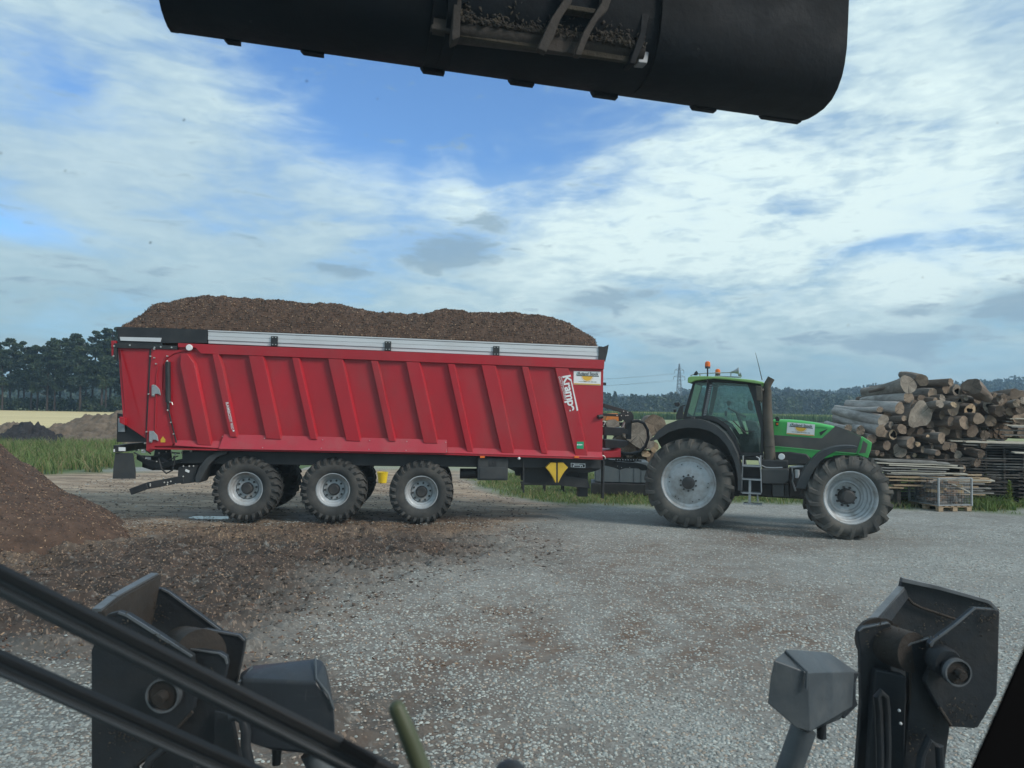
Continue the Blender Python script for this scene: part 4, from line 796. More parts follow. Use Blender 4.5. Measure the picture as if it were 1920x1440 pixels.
# front fender
outer = [(1082, 445), (1040, 438), (960, 435), (880, 440), (800, 455), (720, 485), (650, 530), (585, 590), (520, 670), (470, 750), (438, 830), (413, 893)]
inner = [(520, 906), (545, 845), (575, 770), (620, 690), (680, 610), (750, 548), (820, 510), (900, 480), (980, 468), (1078, 470)]
q = PP(E, outer + inner, -.02); mb = MB(); mb.prism(q, -.02, .02); o_ = PP(E, outer, -.02); o2 = PP(E, [(x + 6, y + 12) for x, y in outer], -.02); mb.prism(o_ + o2[::-1], .0202, .50); obj('front_fender', mb, DGREY, tractor, .01)
mb = MB(); mb.prism(q, TRK - .02, TRK + .02); mb.prism(o_ + o2[::-1], TRK - .50, TRK - .0202); obj('front_fender', mb, DGREY, tractor, .01)
# steps
vs0 = .14; st = empty('steps', (0, 0, 0), parent=tractor); mb = MB()
for x0, x1 in ((903, 893), (1012, 1018)): mb.prism(PP(C, [(x0 - 3, 712), (x0 + 3, 712), (x1 + 3, 942), (x1 - 3, 942)], vs0), vs0, vs0 + .28)
obj('side_rail', mb, GALV, st, .004); mb = MB()
for y in (768, 851, 936): a, b = C(898, y, vs0), C(1016, y, vs0); mb.box(a[0], b[0], vs0 - .01, vs0 + .26, a[1] - .03, a[1])
a, b = C(905, 1006, vs0), C(1022, 1006, vs0); mb.box(a[0], b[0], vs0, vs0 + .22, a[1] - .02, a[1] + .005); p, q = C(947, 858, vs0), C(945, 1005, vs0); mb.bar((p[0], vs0 + .02, p[1]), (q[0], vs0 + .02, q[1]), .05, .02, (0, 1, 0)); p, q = C(992, 945, vs0), C(996, 1000, vs0); mb.bar((p[0], vs0 + .12, p[1]), (q[0], vs0 + .12, q[1]), .03, .02, (0, 1, 0))
mb.tube([lip(C(985, 715, vs0), vs0), lip(C(1003, 725, vs0), vs0), lip(C(1008, 765, vs0), vs0)], .015, 8)
obj('tread', mb, GALV, st, .004)
mb = MB(); mb.prism(PP(C, [(900, 775), (1010, 775), (1012, 930), (898, 930)], .5), .48, .52); obj('step_back', mb, HUB, tractor)
# tank and boxes
mb = MB(); mb.prism(PP(C, [(1018, 790), (1180, 790), (1192, 800), (1188, 868), (1160, 885), (1018, 885)], .22), .22, .8); obj('fuel_tank', mb, DGREY, tractor, .04)
mb = MB(); mb.prism(PP(C, [(1018, 735), (1110, 740), (1184, 742), (1186, 785), (1020, 785)], .3), .3, .8); obj('battery_box', mb, BLACK, tractor, .015)
mb = MB(); mb.prism(PP(C, [(1085, 885), (1160, 885), (1160, 965), (1088, 965)], .3), .3, .7); mb.prism(PP(C, [(1162, 890), (1185, 890), (1188, 968), (1162, 968)], .4), .42, .8); obj('tool_box', mb, DGREY, tractor, .012)
mb = MB(); mb.prism(PP(C, [(1018, 885), (1085, 885), (1085, 970), (1020, 955)], .6), .6, 1.0); mb.prism(PP(C, [(1190, 790), (1320, 770), (1330, 860), (1270, 960), (1190, 970)], .85), .85, 1.6); obj('belly', mb, HUB, tractor, .02)
mb = MB(); mb.prism(PP(C, [(1150, 700), (1180, 685), (1300, 700), (1322, 725), (1305, 765), (1180, 770), (1150, 740)], .72), .72, 1.2); obj('air_cleaner', mb, HUB, tractor, .03)
mb = MB(); p = C(1143, 717, .4); mb.lathe([(.001, .44), (.06, .44), (.065, .46), (.065, .5), (.001, .5)], (p[0], 0, p[1]), n=18)
obj('round_mirror', mb, WHITE, tractor); p, q = C(1240, 797, .6), C(1241, 848, .6); mb = MB(); mb.tube([(p[0], .6, p[1]), (q[0], .6, q[1])], .045, 14); obj('filter_canister', mb, WHITE, tractor)
mb = MB(); mb.tube([lip(C(x, y, .55), .55) for x, y in ((1195, 780), (1215, 783), (1250, 778), (1280, 778))], .022, 8); mb.tube([lip(C(x, y, .28), .28) for x, y in ((1020, 770), (1045, 783), (1100, 785), (1150, 783))], .012, 8); mb.tube([lip(C(x, y, .6), .6) for x, y in ((1205, 790), (1215, 830), (1210, 870), (1230, 930))], .02, 8); obj('pipe', mb, GALV, tractor)
# ================================================================== GROUND
def hash2(ix, iy, seed):
    h = (ix.astype(np.int64) * 374761393 + iy.astype(np.int64) * 668265263 + seed * 974634777) & 0x7fffffff
    h = (h ^ (h >> 13)) * 1274126177 & 0x7fffffff; return ((h ^ (h >> 16)) & 0xffff) / 65535.0
def vnoise(x, y, seed=0):
    ix, iy = np.floor(x), np.floor(y); fx, fy = x - ix, y - iy; fx = fx * fx * (3 - 2 * fx); fy = fy * fy * (3 - 2 * fy)
    a, b, c, d = hash2(ix, iy, seed), hash2(ix + 1, iy, seed), hash2(ix, iy + 1, seed), hash2(ix + 1, iy + 1, seed)
    return (a + (b - a) * fx) * (1 - fy) + (c + (d - c) * fx) * fy
def fbm(x, y, o=4, seed=0, g=.5):
    s = 0; a = 1; t = 0
    for k in range(o): s = s + a * vnoise(x * 2 ** k, y * 2 ** k, seed + k * 17); t += a; a *= g
    return s / t
def poly_mask(X, Y, pts, soft, namp=0.0, nsc=1.0, seed=0):
    """soft 0..1 mask of a ground polygon given in photograph pixels, its edge broken up by noise"""
    P_ = [on_z(px, py) for px, py in pts]; P_ = [(p.x, p.y) for p in P_]; n = len(P_); ins = np.zeros(X.shape, bool); d2 = np.full(X.shape, 1e9)
    for i in range(n):
        (x0, y0), (x1, y1) = P_[i], P_[(i + 1) % n]
        c = ((y0 > Y) != (y1 > Y)) & (X < (x1 - x0) * (Y - y0) / ((y1 - y0) or 1e-9) + x0); ins ^= c
        ex, ey = x1 - x0, y1 - y0; t = np.clip(((X - x0) * ex + (Y - y0) * ey) / (ex * ex + ey * ey + 1e-12), 0, 1)
        d2 = np.minimum(d2, (X - x0 - t * ex) ** 2 + (Y - y0 - t * ey) ** 2)
    d = np.sqrt(d2) * np.where(ins, 1, -1)
    if namp: d = d + (fbm(X * nsc, Y * nsc, 4, seed) - .5) * 2 * namp
    return np.clip(d / soft * .5 + .5, 0, 1)
MUDP = [(-250, 1010), (0, 1020), (100, 1010), (300, 985), (640, 985), (860, 990), (935, 1005), (1015, 1034), (985, 1052), (820, 1068), (700, 1100), (610, 1150), (600, 1220), (660, 1330), (600, 1440), (430, 1330), (280, 1230), (0, 1195), (-300, 1180)]
CHIPP = [(-300, 975), (100, 970), (230, 968), (380, 985), (640, 968), (880, 962), (960, 985), (860, 1000), (640, 1010), (300, 1010), (140, 1035), (0, 1075), (-300, 1090)]
DIRTP = [(-200, 890), (210, 884), (420, 880), (900, 880), (905, 915), (990, 935), (1080, 948), (960, 985), (900, 1000), (420, 1000), (-300, 1000)]
GRASSL = [(-400, 800), (215, 803), (215, 886), (100, 890), (-400, 895)]
GRASSM = [(870, 888), (1000, 880), (1700, 885), (2300, 890), (2300, 945), (1900, 955), (1850, 958), (1640, 950), (1480, 945), (1400, 940), (1215, 950), (1080, 945), (985, 932), (905, 912)]
FIELDM = [(300, 800), (2600, 828), (2600, 787), (300, 764)]
LANES = [[(700, 1460), (860, 1250), (1080, 1130), (1400, 1060), (1700, 1035), (2100, 1030)], [(1180, 1460), (1230, 1290), (1380, 1180), (1600, 1110), (1850, 1080), (2200, 1065)], [(430, 1010), (800, 1016), (1200, 1012), (1600, 1022), (2100, 1016)], [(1500, 1460), (1360, 1200), (1150, 1090), (1000, 1040), (850, 1010)], [(1000, 1460), (1000, 1200), (940, 1090), (820, 1040)]]
def lanes(X, Y):
    s = np.zeros(X.shape)
    for ln in LANES:
        P_ = [on_z(*p) for p in ln]; d2 = np.full(X.shape, 1e9)
        for p, q in zip(P_[:-1], P_[1:]):
            ex, ey = q.x - p.x, q.y - p.y; t = np.clip(((X - p.x) * ex + (Y - p.y) * ey) / (ex * ex + ey * ey), 0, 1); d2 = np.minimum(d2, (X - p.x - t * ex) ** 2 + (Y - p.y - t * ey) ** 2)
        d = np.sqrt(d2) + (fbm(X * .8, Y * .8, 3, 19) - .5) * .8; s = np.maximum(s, np.clip(1 - np.abs(d - .0) / .36, 0, 1))
    return s * fbm(X * .5 + 9, Y * .5, 3, 23)
def ground_h(X, Y):
    mud = poly_mask(X, Y, MUDP, .9, 1.0, .6, 5)
    near = np.exp(-((Y - 10) / 9) ** 2)
    z = (fbm(X * .5, Y * .5, 3, 1) - .5) * .05 * np.minimum(1, 40 / (Y + 5)) + (fbm(X * 4, Y * 4, 4, 9) - .5) * .018 * near
    rx, ry = X * .96 + Y * .28, -X * .28 + Y * .96                                        # ruts run this way
    w_ = fbm(X * 1.3, Y * 1.3, 3, 21) * 2.2
    rut = np.abs(((ry * 1.15 + w_) % 1) - .5) * 2; rid = np.abs(fbm(rx * 1.2 + 3, ry * 5.0, 4, 31) - .5) * 2
    tread = np.clip(np.sin(rx * 26 + w_ * 4 + ry * 6), 0, 1) * (rut < .55)
    dirt_ = poly_mask(X, Y, DIRTP, 1.0, .8, .5, 7) * (1 - mud); z = z + dirt_ * ((fbm(X * .7, Y * 2.6, 4, 91) - .5) * .07 + (fbm(X * 3, Y * 6, 4, 92) - .5) * .04)
    z = z + mud * 1.25 * ((rut - .5) * .10 + (1 - rid) ** 3 * .11 - .05 + tread * .03 * (fbm(X, Y, 2, 88) > .5) + (fbm(rx * 2.2, ry * 7, 5, 41, .58) - .5) * .12) - lanes(X, Y) * .018
    return z - .02
def axis_pts(segs):
    out_ = []
    for a, b, n in segs: out_ += list(np.linspace(a, b, n, endpoint=False))
    return np.array(out_ + [segs[-1][1]])
gx_ = axis_pts([(-4000, -400, 12), (-400, -60, 24), (-60, -14, 60), (-14, -9, 50), (-9, 4, 420), (4, 14, 180), (14, 60, 70), (60, 400, 24), (400, 4000, 12)])
gy_ = axis_pts([(-40, 3.5, 12), (3.5, 8, 150), (8, 14, 230), (14, 26, 200), (26, 60, 80), (60, 240, 50), (240, 1000, 20), (1000, 5000, 12)])
GX, GY = np.meshgrid(gx_, gy_, indexing='xy'); GZ = ground_h(GX, GY)
pud = on_z(396, 968); pd_ = ((GX - pud.x) / .62) ** 2 + ((GY - pud.y) / .30) ** 2; GZ = GZ * (1 - np.exp(-pd_ * .35)) - .045 * np.exp(-pd_ * .9)
for px, py in ((459, 976), (624, 979), (790, 982)):                      # tyres press into the soft ground
    c_ = on_z(px, py - 8); q_ = np.exp(-(((GX - c_.x) / .5) ** 2 + ((GY - c_.y) / .9) ** 2)); GZ = GZ * (1 - q_) - .03 * q_
V = np.stack([GX, GY, GZ], -1).reshape(-1, 3); ny_, nx_ = GX.shape; I = np.arange(nx_ * ny_).reshape(ny_, nx_)
Fq = np.stack([I[:-1, :-1], I[:-1, 1:], I[1:, 1:], I[1:, :-1]], -1).reshape(-1, 4)
def ground_mat():
    mt = bpy.data.materials.new('yard_ground'); mt.use_nodes = True; t = mt.node_tree; n, l = t.nodes, t.links; p = n['Principled BSDF']; p.inputs['Roughness'].default_value = .9
    geo = n.new('ShaderNodeNewGeometry'); pos = geo.outputs['Position']
    def sock(s, v):
        if isinstance(v, bpy.types.NodeSocket): l.new(v, s)
        else: s.default_value = v
    def noise_(sc_, d=6, r=.6, st=None, off=(0, 0, 0)):
        vec = pos
        if st: mp = n.new('ShaderNodeMapping'); mp.inputs['Scale'].default_value = st; mp.inputs['Location'].default_value = off; mp.inputs['Rotation'].default_value = (0, 0, .28); l.new(pos, mp.inputs[0]); vec = mp.outputs[0]
        q = n.new('ShaderNodeTexNoise'); q.inputs['Scale'].default_value = sc_; q.inputs['Detail'].default_value = d; q.inputs['Roughness'].default_value = r; l.new(vec, q.inputs['Vector']); return q.outputs['Fac']
    def vor(sc_, feat='F1', out_='Color'):
        q = n.new('ShaderNodeTexVoronoi'); q.feature = feat; q.inputs['Scale'].default_value = sc_; mp = n.new('ShaderNodeMapping'); mp.inputs['Scale'].default_value = (1, 1.25, .3); l.new(pos, mp.inputs[0]); l.new(mp.outputs[0], q.inputs['Vector']); return q.outputs
    def mr(s, a, b, c=0., d=1.):
        q = n.new('ShaderNodeMapRange'); sock(q.inputs[0], s); q.inputs[1].default_value = a; q.inputs[2].default_value = b; q.inputs[3].default_value = c; q.inputs[4].default_value = d; return q.outputs[0]
    def mx(f, a, b, mode='MIX'):
        q = n.new('ShaderNodeMix'); q.data_type = 'RGBA'; q.blend_type = mode; sock(q.inputs[0], f); sock(q.inputs[6], a); sock(q.inputs[7], b); return q.outputs[2]
    def m2(op, a, b, cl=False):
        q = n.new('ShaderNodeMath'); q.operation = op; q.use_clamp = cl; sock(q.inputs[0], a); sock(q.inputs[1], b); return q.outputs[0]
    def crp(f, *st):
        q = n.new('ShaderNodeValToRGB'); e = q.color_ramp.elements
        while len(e) < len(st): e.new(.5)
        for k, (a, c) in enumerate(st): e[k].position = a; e[k].color = (*c, 1)
        sock(q.inputs[0], f); return q.outputs[0]
    def att(nm):
        q = n.new('ShaderNodeAttribute'); q.attribute_name = nm; s = n.new('ShaderNodeSeparateColor'); l.new(q.outputs['Color'], s.inputs[0]); return s.outputs[0], s.outputs[1], s.outputs[2]
    mud, chip, dirt = att('zone_a'); grass, field, straw = att('zone_b'); damp_shade, brown, rubble = att('zone_c')
    v1 = vor(24); v2 = vor(60); v3 = vor(11)
    sep_ = n.new('ShaderNodeSeparateColor'); l.new(v1['Color'], sep_.inputs[0]); sep2 = n.new('ShaderNodeSeparateColor'); l.new(v2['Color'], sep2.inputs[0])
    g1 = crp(sep_.outputs[0], (0, (.16, .162, .15)), (.45, (.39, .40, .37)), (.85, (.52, .535, .50)), (1, (.68, .70, .66)))
    g2 = crp(sep2.outputs[0], (0, (.16, .162, .15)), (.5, (.39, .405, .375)), (1, (.58, .60, .56)))
    gv = mx(mr(noise_(3.5, 5), .42, .60), g1, g2)
    gv = mx(mr(sep_.outputs[1], .93, 1), gv, (.30, .19, .12, 1)); gv = mx(mr(noise_(.55, 6, .65), .42, .66, 0, .62), gv, (.15, .14, .128, 1)); gv = mx(mr(noise_(.22, 5, .6, (.5, 1.6, 1)), .42, .62, 0, .5), gv, (.38, .395, .375, 1))
    edge = mr(v1['Distance'], .0, .036, 1, .0)
    gv = mx(mr(v1['Distance'], .02, .045, 0, .38), gv, (.05, .05, .048, 1))
    br = mx(mr(noise_(14, 6), .35, .65), (.085, .055, .038, 1), (.17, .115, .08, 1))
    gv = mx(m2('MULTIPLY', rubble, mr(noise_(5, 7, .7), .3, .62, 0, .5)), gv, mx(mr(noise_(22, 6, .7), .35, .65), (.10, .088, .075, 1), (.21, .195, .175, 1))); gv = mx(m2('MULTIPLY', brown, mr(noise_(1.8, 7, .7), .3, .62)), gv, br)
    md = mx(mr(noise_(3, 8, .65, (.5, 1.6, 1)), .35, .65), (.022, .016, .012, 1), (.062, .044, .034, 1)); md = mx(mr(noise_(1.1, 5), .5, .72, 0, .7), md, (.10, .062, .044, 1))
    md = mx(mr(sep2.outputs[0], .86, .92), md, (.2, .14, .10, 1))
    cp = mx(mr(noise_(28, 8, .75), .35, .65), (.06, .040, .028, 1), (.18, .125, .085, 1)); cp = mx(mr(sep2.outputs[1], .9, .97), cp, (.42, .29, .17, 1))
    dr = mx(mr(noise_(.9, 6, .6, (.35, 2.2, 1)), .36, .64), (.20, .145, .10, 1), (.44, .345, .25, 1)); dr = mx(mr(noise_(3, 9, .75, (.5, 1.4, 1)), .46, .62, 0, .7), dr, (.11, .08, .058, 1))
    gs = mx(mr(noise_(2.2, 8, .7), .3, .7), (.045, .085, .022, 1), (.11, .15, .05, 1))
    fl = mx(mr(noise_(.05, 5, .6, (.4, 2.5, 1)), .3, .7), (.20, .24, .10, 1), (.30, .30, .15, 1))
    stw = mx(mr(noise_(.12, 6, .6, (.15, 3.5, 1)), .35, .65), (.50, .40, .20, 1), (.66, .54, .29, 1))
    c = mx(dirt, gv, dr); c = mx(field, c, fl); c = mx(straw, c, stw); c = mx(grass, c, gs)
    c = mx(m2('MULTIPLY', mud, mr(noise_(7, 8, .7), .25, .45)), c, md); c = mx(m2('MULTIPLY', chip, mr(noise_(9, 8, .7), .32, .5)), c, cp)
    c = mx(m2('MULTIPLY', damp_shade, .75, True), c, mx(1.0, c, (.42, .40, .40, 1), 'MULTIPLY'))  # darkens by damp and by the shade painted into the troughs
    l.new(c, p.inputs['Base Color'])
    rg = m2('SUBTRACT', .92, m2('MULTIPLY', damp_shade, .62)); l.new(rg, p.inputs['Roughness'])
    gm = m2('SUBTRACT', 1., m2('MAXIMUM', m2('MAXIMUM', mud, dirt), m2('MAXIMUM', grass, field), True), True)
    h = m2('MULTIPLY', edge, m2('MULTIPLY', gm, .9)); h = m2('ADD', h, m2('MULTIPLY', mr(v2['Distance'], 0, .014, 1, 0), .35)); h = m2('ADD', h, m2('MULTIPLY', noise_(40, 6, .7), .6))
    b = n.new('ShaderNodeBump'); b.inputs['Strength'].default_value = .8; b.inputs['Distance'].default_value = .016; l.new(h, b.inputs['Height']); l.new(b.outputs[0], p.inputs['Normal'])
    return mt
gnd = np_obj('ground', V, Fq, ground_mat(), None, True); tag(gnd, kind='structure')
def cattr(o, name, r, g, b):
    a = o.data.attributes.new(name, 'FLOAT_COLOR', 'POINT'); a.data.foreach_set('color', np.stack([r, g, b, np.ones_like(r)], -1).astype(np.float32).ravel())
mk = lambda pts, s, na, ns, sd: poly_mask(GX, GY, pts, s, na, ns, sd)
z_mud, z_chip, z_dirt = mk(MUDP, 1.1, 1.3, .55, 5), mk(CHIPP, .5, .6, .8, 6), mk(DIRTP, .5, .8, .5, 7)
z_gr = np.maximum(mk(GRASSL, .6, 1.2, .4, 8), mk(GRASSM, .4, .9, .7, 9))
far = np.clip((GY - 27) / 4, 0, 1); strw = np.clip((GY - 44) / 6, 0, 1) * (GX < -.25 * GY + 3) * (GY < 178); fld = far * (1 - strw)
cattr(gnd, 'zone_a', z_mud * (1 - far), z_chip * (1 - far), z_dirt * (1 - far)); cattr(gnd, 'zone_b', np.maximum(z_gr, (GY > 27) * (GX < -8) * (1 - strw) * (GY < 60)), fld, strw)
brown = mk([(430, 1090), (720, 1075), (880, 1090), (980, 1180), (1000, 1440), (450, 1440)], 1.0, 1.6, .5, 12) * .7 + mk([(1060, 1010), (1700, 1010), (1500, 1060), (1540, 1180), (1200, 1200), (1040, 1120)], 1.2, 2.2, .5, 14) * .75 + mk([(900, 1220), (1420, 1200), (1500, 1440), (1050, 1440)], 1.2, 2.2, .6, 44) * .5 + mk([(1350, 985), (1650, 1000), (1400, 1020), (1300, 1005)], .3, .3, 1, 15) * .6
low_ = np.clip(-(GZ + .045) / .05, 0, 1)  # mud troughs: damp, plus shade put into the colour so the relief shows
damp_shade = np.clip(low_ * z_mud, 0, 1) * .8 + mk([(330, 955), (430, 955), (900, 975), (700, 1010), (300, 990)], .4, .5, 1, 17) * .4 + z_mud * fbm(GX * 1.5, GY * 1.5, 3, 77) * .25
cattr(gnd, 'zone_c', damp_shade, np.clip(brown, 0, 1), np.clip(lanes(GX, GY) * 1.9, 0, 1))
mb = MB(); n_ = 36; mb.add([(pud.x + .50 * math.cos(t) * (1 + .15 * math.sin(3 * t)), pud.y + .26 * math.sin(t) * (1 + .2 * math.cos(2 * t)), -.028) for t in np.linspace(0, 2 * math.pi, n_, endpoint=False)], [list(range(n_))])
WATER = mat('puddle_water', (.02, .02, .02), .04, 0, spec=.8); pl_ = obj('puddle', mb, WATER, None, recalc=False); tag(pl_, kind='structure')
def gz(x, y): return float(ground_h(np.array([float(x)]), np.array([float(y)]))[0])
# loose stones lying on the gravel near the viewer
def stones(name, X, Y, size, mats, seed):
    rg = np.random.default_rng(seed); n = len(X); base = []
    for i in range(6):
        t = i * math.pi / 3; base.append((math.cos(t), math.sin(t), -.15))
    for i in range(5):
        t = i * math.pi * 2 / 5 + .3; base.append((math.cos(t) * .68, math.sin(t) * .68, .42))
    base.append((0.05, 0, .55)); base = np.array(base)
    fs = [(i, (i + 1) % 6, 6 + (i * 5 // 6 + 1) % 5) for i in range(6)] + [(i, 6 + (i * 5 // 6 + 1) % 5, 6 + (i * 5 // 6) % 5) for i in range(6)] + [(6 + i, 6 + (i + 1) % 5, 11) for i in range(5)]
    s = (size * rg.uniform(.5, 1.5, n))[:, None, None]; v = base[None] * (1 + rg.normal(0, .13, (n, 12, 3))) * s; v[:, :, 0] *= rg.uniform(.8, 1.6, (n, 1)); a = rg.uniform(0, 6.28, n); ca, sa = np.cos(a)[:, None], np.sin(a)[:, None]
    x, y = v[:, :, 0] * ca - v[:, :, 1] * sa, v[:, :, 0] * sa + v[:, :, 1] * ca; z = v[:, :, 2] * .75 + ground_h(X, Y)[:, None] + .002
    vs = np.stack([x + X[:, None], y + Y[:, None], z], -1).reshape(-1, 3); f = (np.arange(n)[:, None, None] * 12 + np.array(fs)[None]).reshape(-1, 3)
    return np_obj(name, vs, f, mats, None, mi=np.repeat(rg.integers(0, len(mats), n), len(fs)))
SM = [mat('stone_' + k, c, .85, 0, .25, 30, .3, 120) for k, c in (('grey', (.33, .34, .315)), ('dark', (.19, .19, .175)), ('pale', (.43, .45, .415)), ('bluish', (.30, .32, .30)), ('tan', (.32, .27, .22)))]
n_ = 56000; px_ = RNG.uniform(-60, 1980, n_ * 2); pz = 4.4 + 11 * RNG.random(n_ * 2) ** 1.7; X_ = (px_ - 960) / FPX * pz; keep = (poly_mask(X_, pz, MUDP, .5, .75, .6, 5) < RNG.random(n_ * 2) * .9)
X_, Y_ = X_[keep], pz[keep]; keep = lanes(X_, Y_) < RNG.random(len(X_)) * 1.1; X_, Y_ = X_[keep][:n_], Y_[keep][:n_]
tag(stones('gravel_stones', X_, Y_, .0110, [SM[0], SM[0], SM[0], SM[1], SM[1], SM[1], SM[0], SM[2], SM[3], SM[3], SM[3], SM[4], SM[4]], 5), kind='stuff')
# clods of churned soil and stones lying in the dirt
n_ = 4500; px_ = RNG.uniform(-60, 1060, n_ * 3); pz = RNG.uniform(8.2, 15.5, n_ * 3); X_ = (px_ - 960) / FPX * pz; k = poly_mask(X_, pz, MUDP, .9, 1.0, .6, 5) * fbm(X_ * 1.4, pz * 1.4, 3, 71) > RNG.random(n_ * 3) * .8; X_, Y_ = X_[k][:n_], pz[k][:n_]
CLM = [mat('clod_dark', (.035, .026, .02), .95, 0, .4, 20, .4, 60), mat('clod_brown', (.085, .06, .045), .95, 0, .4, 20, .4, 60)]; tag(stones('soil_clods', X_, Y_, .021, CLM, 15), kind='stuff')
X_ = RNG.uniform(-13, 1.5, 5000); Y_ = RNG.uniform(15.5, 24, 5000); k = poly_mask(X_, Y_, DIRTP, .9, .8, .5, 7) > .6; tag(stones('dirt_stones', X_[k], Y_[k], .018, CLM + [SM[4], SM[0]], 16), kind='stuff')
# chip litter
n_ = 30000; px_ = RNG.uniform(-80, 1050, n_); py_ = RNG.uniform(955, 1240, n_); D0 = 2.4 * FPX / (py_ - 750 - px_ * .0175); X_ = (px_ - 960) / FPX * D0; Y_ = D0
den_ = poly_mask(X_, Y_, CHIPP, .8, .9, .8, 6) + .22 * poly_mask(X_, Y_, MUDP, 1.0, .9, .6, 5) + .02; keep = RNG.random(n_) < den_; X_, Y_ = X_[keep], Y_[keep]
pts = np.stack([X_, Y_, ground_h(X_, Y_) + .004], 1); mi = RNG.choice(3, len(pts), p=[.28, .47, .25]); c = chips('chip_litter', pts, np.tile([0, 0, 1.], (len(pts), 1)), .017, [CH2, CH3, CH4], None, mi); c['kind'] = 'stuff'
# ---------------------------------------------------------------- mounds
def mound(name, cx_, cy_, rx, ry, hgt, m_, label, cat, seed, nchip=0, sz=.018, pw=1.25, rough=.1, ridge=0.0, group=None):
    n1_, n2_ = 110, 90; us_ = np.linspace(-1, 1, n1_); ws = np.linspace(-1, 1, n2_); U, W = np.meshgrid(us_, ws, indexing='ij'); X = U * rx; Y = W * ry
    r_ = np.sqrt(U ** 2 + W ** 2) + (fbm(U * 2 + seed, W * 2, 3, seed) - .5) * .35; prof = np.clip(1 - r_, 0, 1) ** pw
    prof = prof / (prof.max() + 1e-9); Z = hgt * (prof * (1 + .0 * U)) + (fbm(X * 2, Y * 2, 5, seed + 3) - .5) * rough * np.clip(prof * 4, 0, 1) + (fbm(X * 9, Y * 9, 3, seed + 5) - .5) * rough * .35 * np.clip(prof * 8, 0, 1) - .05 - .25 * (1 - np.clip(prof * 7, 0, 1))
    V = np.stack([X, Y, Z], -1); I = np.arange(n1_ * n2_).reshape(n1_, n2_); F4 = np.stack([I[:-1, :-1], I[1:, :-1], I[1:, 1:], I[:-1, 1:]], -1).reshape(-1, 4)
    o = np_obj(name, V.reshape(-1, 3), F4, m_, None, True); o.location = (cx_, cy_, 0); tag(o, label, cat, group)
    if nchip:
        ii = RNG.integers(0, n1_ - 1, nchip * 3); jj = RNG.integers(0, n2_ - 1, nchip * 3); k = (Z[ii, jj] > -.03); ii, jj = ii[k][:nchip], jj[k][:nchip]; fr = RNG.random((len(ii), 2))
        p00, p10, p01 = V[ii, jj], V[ii + 1, jj], V[ii, jj + 1]; pts = p00 + (p10 - p00) * fr[:, :1] + (p01 - p00) * fr[:, 1:]; nr = np.cross(p10 - p00, p01 - p00); nr /= np.linalg.norm(nr, axis=1, keepdims=True) + 1e-9
        c = chips('loose_chips', pts, nr, sz, [CH2, CH3, CH4], o, RNG.choice(3, len(pts), p=[.2, .5, .3])); c['kind'] = 'stuff'
    return o
mound('chip_mound', -10.75, 12.6, 4.1, 3.9, 2.45, CHIP, 'loose mound of brown wood chips at the left edge in front of the trailer', 'wood chips', 3, 26000, .015, 1.12, .14)
DKP = mat('dark_compost', (.022, .022, .026), .9, 0, .4, 2, .6, 12); BRP = mat('brown_mulch', (.13, .10, .075), .95, 0, .4, 3, .9, 14, (.20, .165, .13), .6, 2)
mound('mulch_mound', -24.2, 43, 6.5, 3.5, 1.75, BRP, 'long pale brown mulch mound behind the tall grass beside the trailer tail', 'mound', 11, 0, rough=.9, pw=.8)
mound('mulch_mound', -30.5, 43.5, 2.6, 2.2, 1.0, BRP, 'low brown mulch mound left of the dark pile behind the tall grass', 'mound', 15, 0, rough=.7, pw=.8)
mound('compost_mound', -26.9, 39.8, 1.9, 1.5, 1.1, DKP, 'small blackish pile between two brown mounds behind the tall grass', 'mound', 21, 0, rough=.8, pw=.6)
# ---------------------------------------------------------------- grass
def blades(name, X, Y, h, w_, mats, seed, zf=None, parent=None, lean=.35):
    rg = np.random.default_rng(seed); n = len(X); h = h * rg.uniform(.5, 1.25, n); a = rg.uniform(0, 6.28, n); dx, dy = np.cos(a) * w_ / 2, np.sin(a) * w_ / 2; lx, ly = rg.normal(0, lean, n) * h, rg.normal(0, lean, n) * h
    z0 = (ground_h(X, Y) if zf is None else zf) - .01
    vs = np.stack([np.stack([X - dx, Y - dy, z0], -1), np.stack([X + dx, Y + dy, z0], -1), np.stack([X + dx * .8 + lx * .35, Y + dy * .8 + ly * .35, z0 + h * .6], -1), np.stack([X - dx * .8 + lx * .35, Y - dy * .8 + ly * .35, z0 + h * .6], -1), np.stack([X + dx * .1 + lx, Y + dy * .1 + ly, z0 + h], -1), np.stack([X - dx * .1 + lx, Y - dy * .1 + ly, z0 + h], -1)], 1).reshape(-1, 3)
    f = (np.arange(n)[:, None, None] * 6 + np.array([(0, 1, 2, 3), (3, 2, 4, 5)])[None]).reshape(-1, 4)
    return np_obj(name, vs, f, mats, parent, mi=np.repeat(rg.integers(0, len(mats), n), 2))
def leafm(name, c, tr=.35):
    g = mat(name, c, .6, 0, .3, 3); t = g.node_tree; n, l = t.nodes, t.links; p = n['Principled BSDF']; tl_ = n.new('ShaderNodeBsdfTranslucent'); tl_.inputs[0].default_value = (*[min(1, x * 1.6) for x in c], 1); mx = n.new('ShaderNodeMixShader'); mx.inputs[0].default_value = tr
    o = n['Material Output']; l.new(p.outputs[0], mx.inputs[1]); l.new(tl_.outputs[0], mx.inputs[2]); l.new(mx.outputs[0], o.inputs[0]); return g
GR = [leafm('grass_green', (.085, .14, .035)), leafm('grass_light', (.16, .22, .07)), leafm('grass_deep', (.035, .08, .02)), leafm('grass_dry', (.24, .21, .10))]
def scatter_poly(pts, n, rg):
    P_ = [on_z(*p) for p in pts]; xs = [p.x for p in P_]; ys = [p.y for p in P_]; X = rg.uniform(min(xs), max(xs), n); Y = rg.uniform(min(ys), max(ys), n); return X, Y
rg = np.random.default_rng(4)
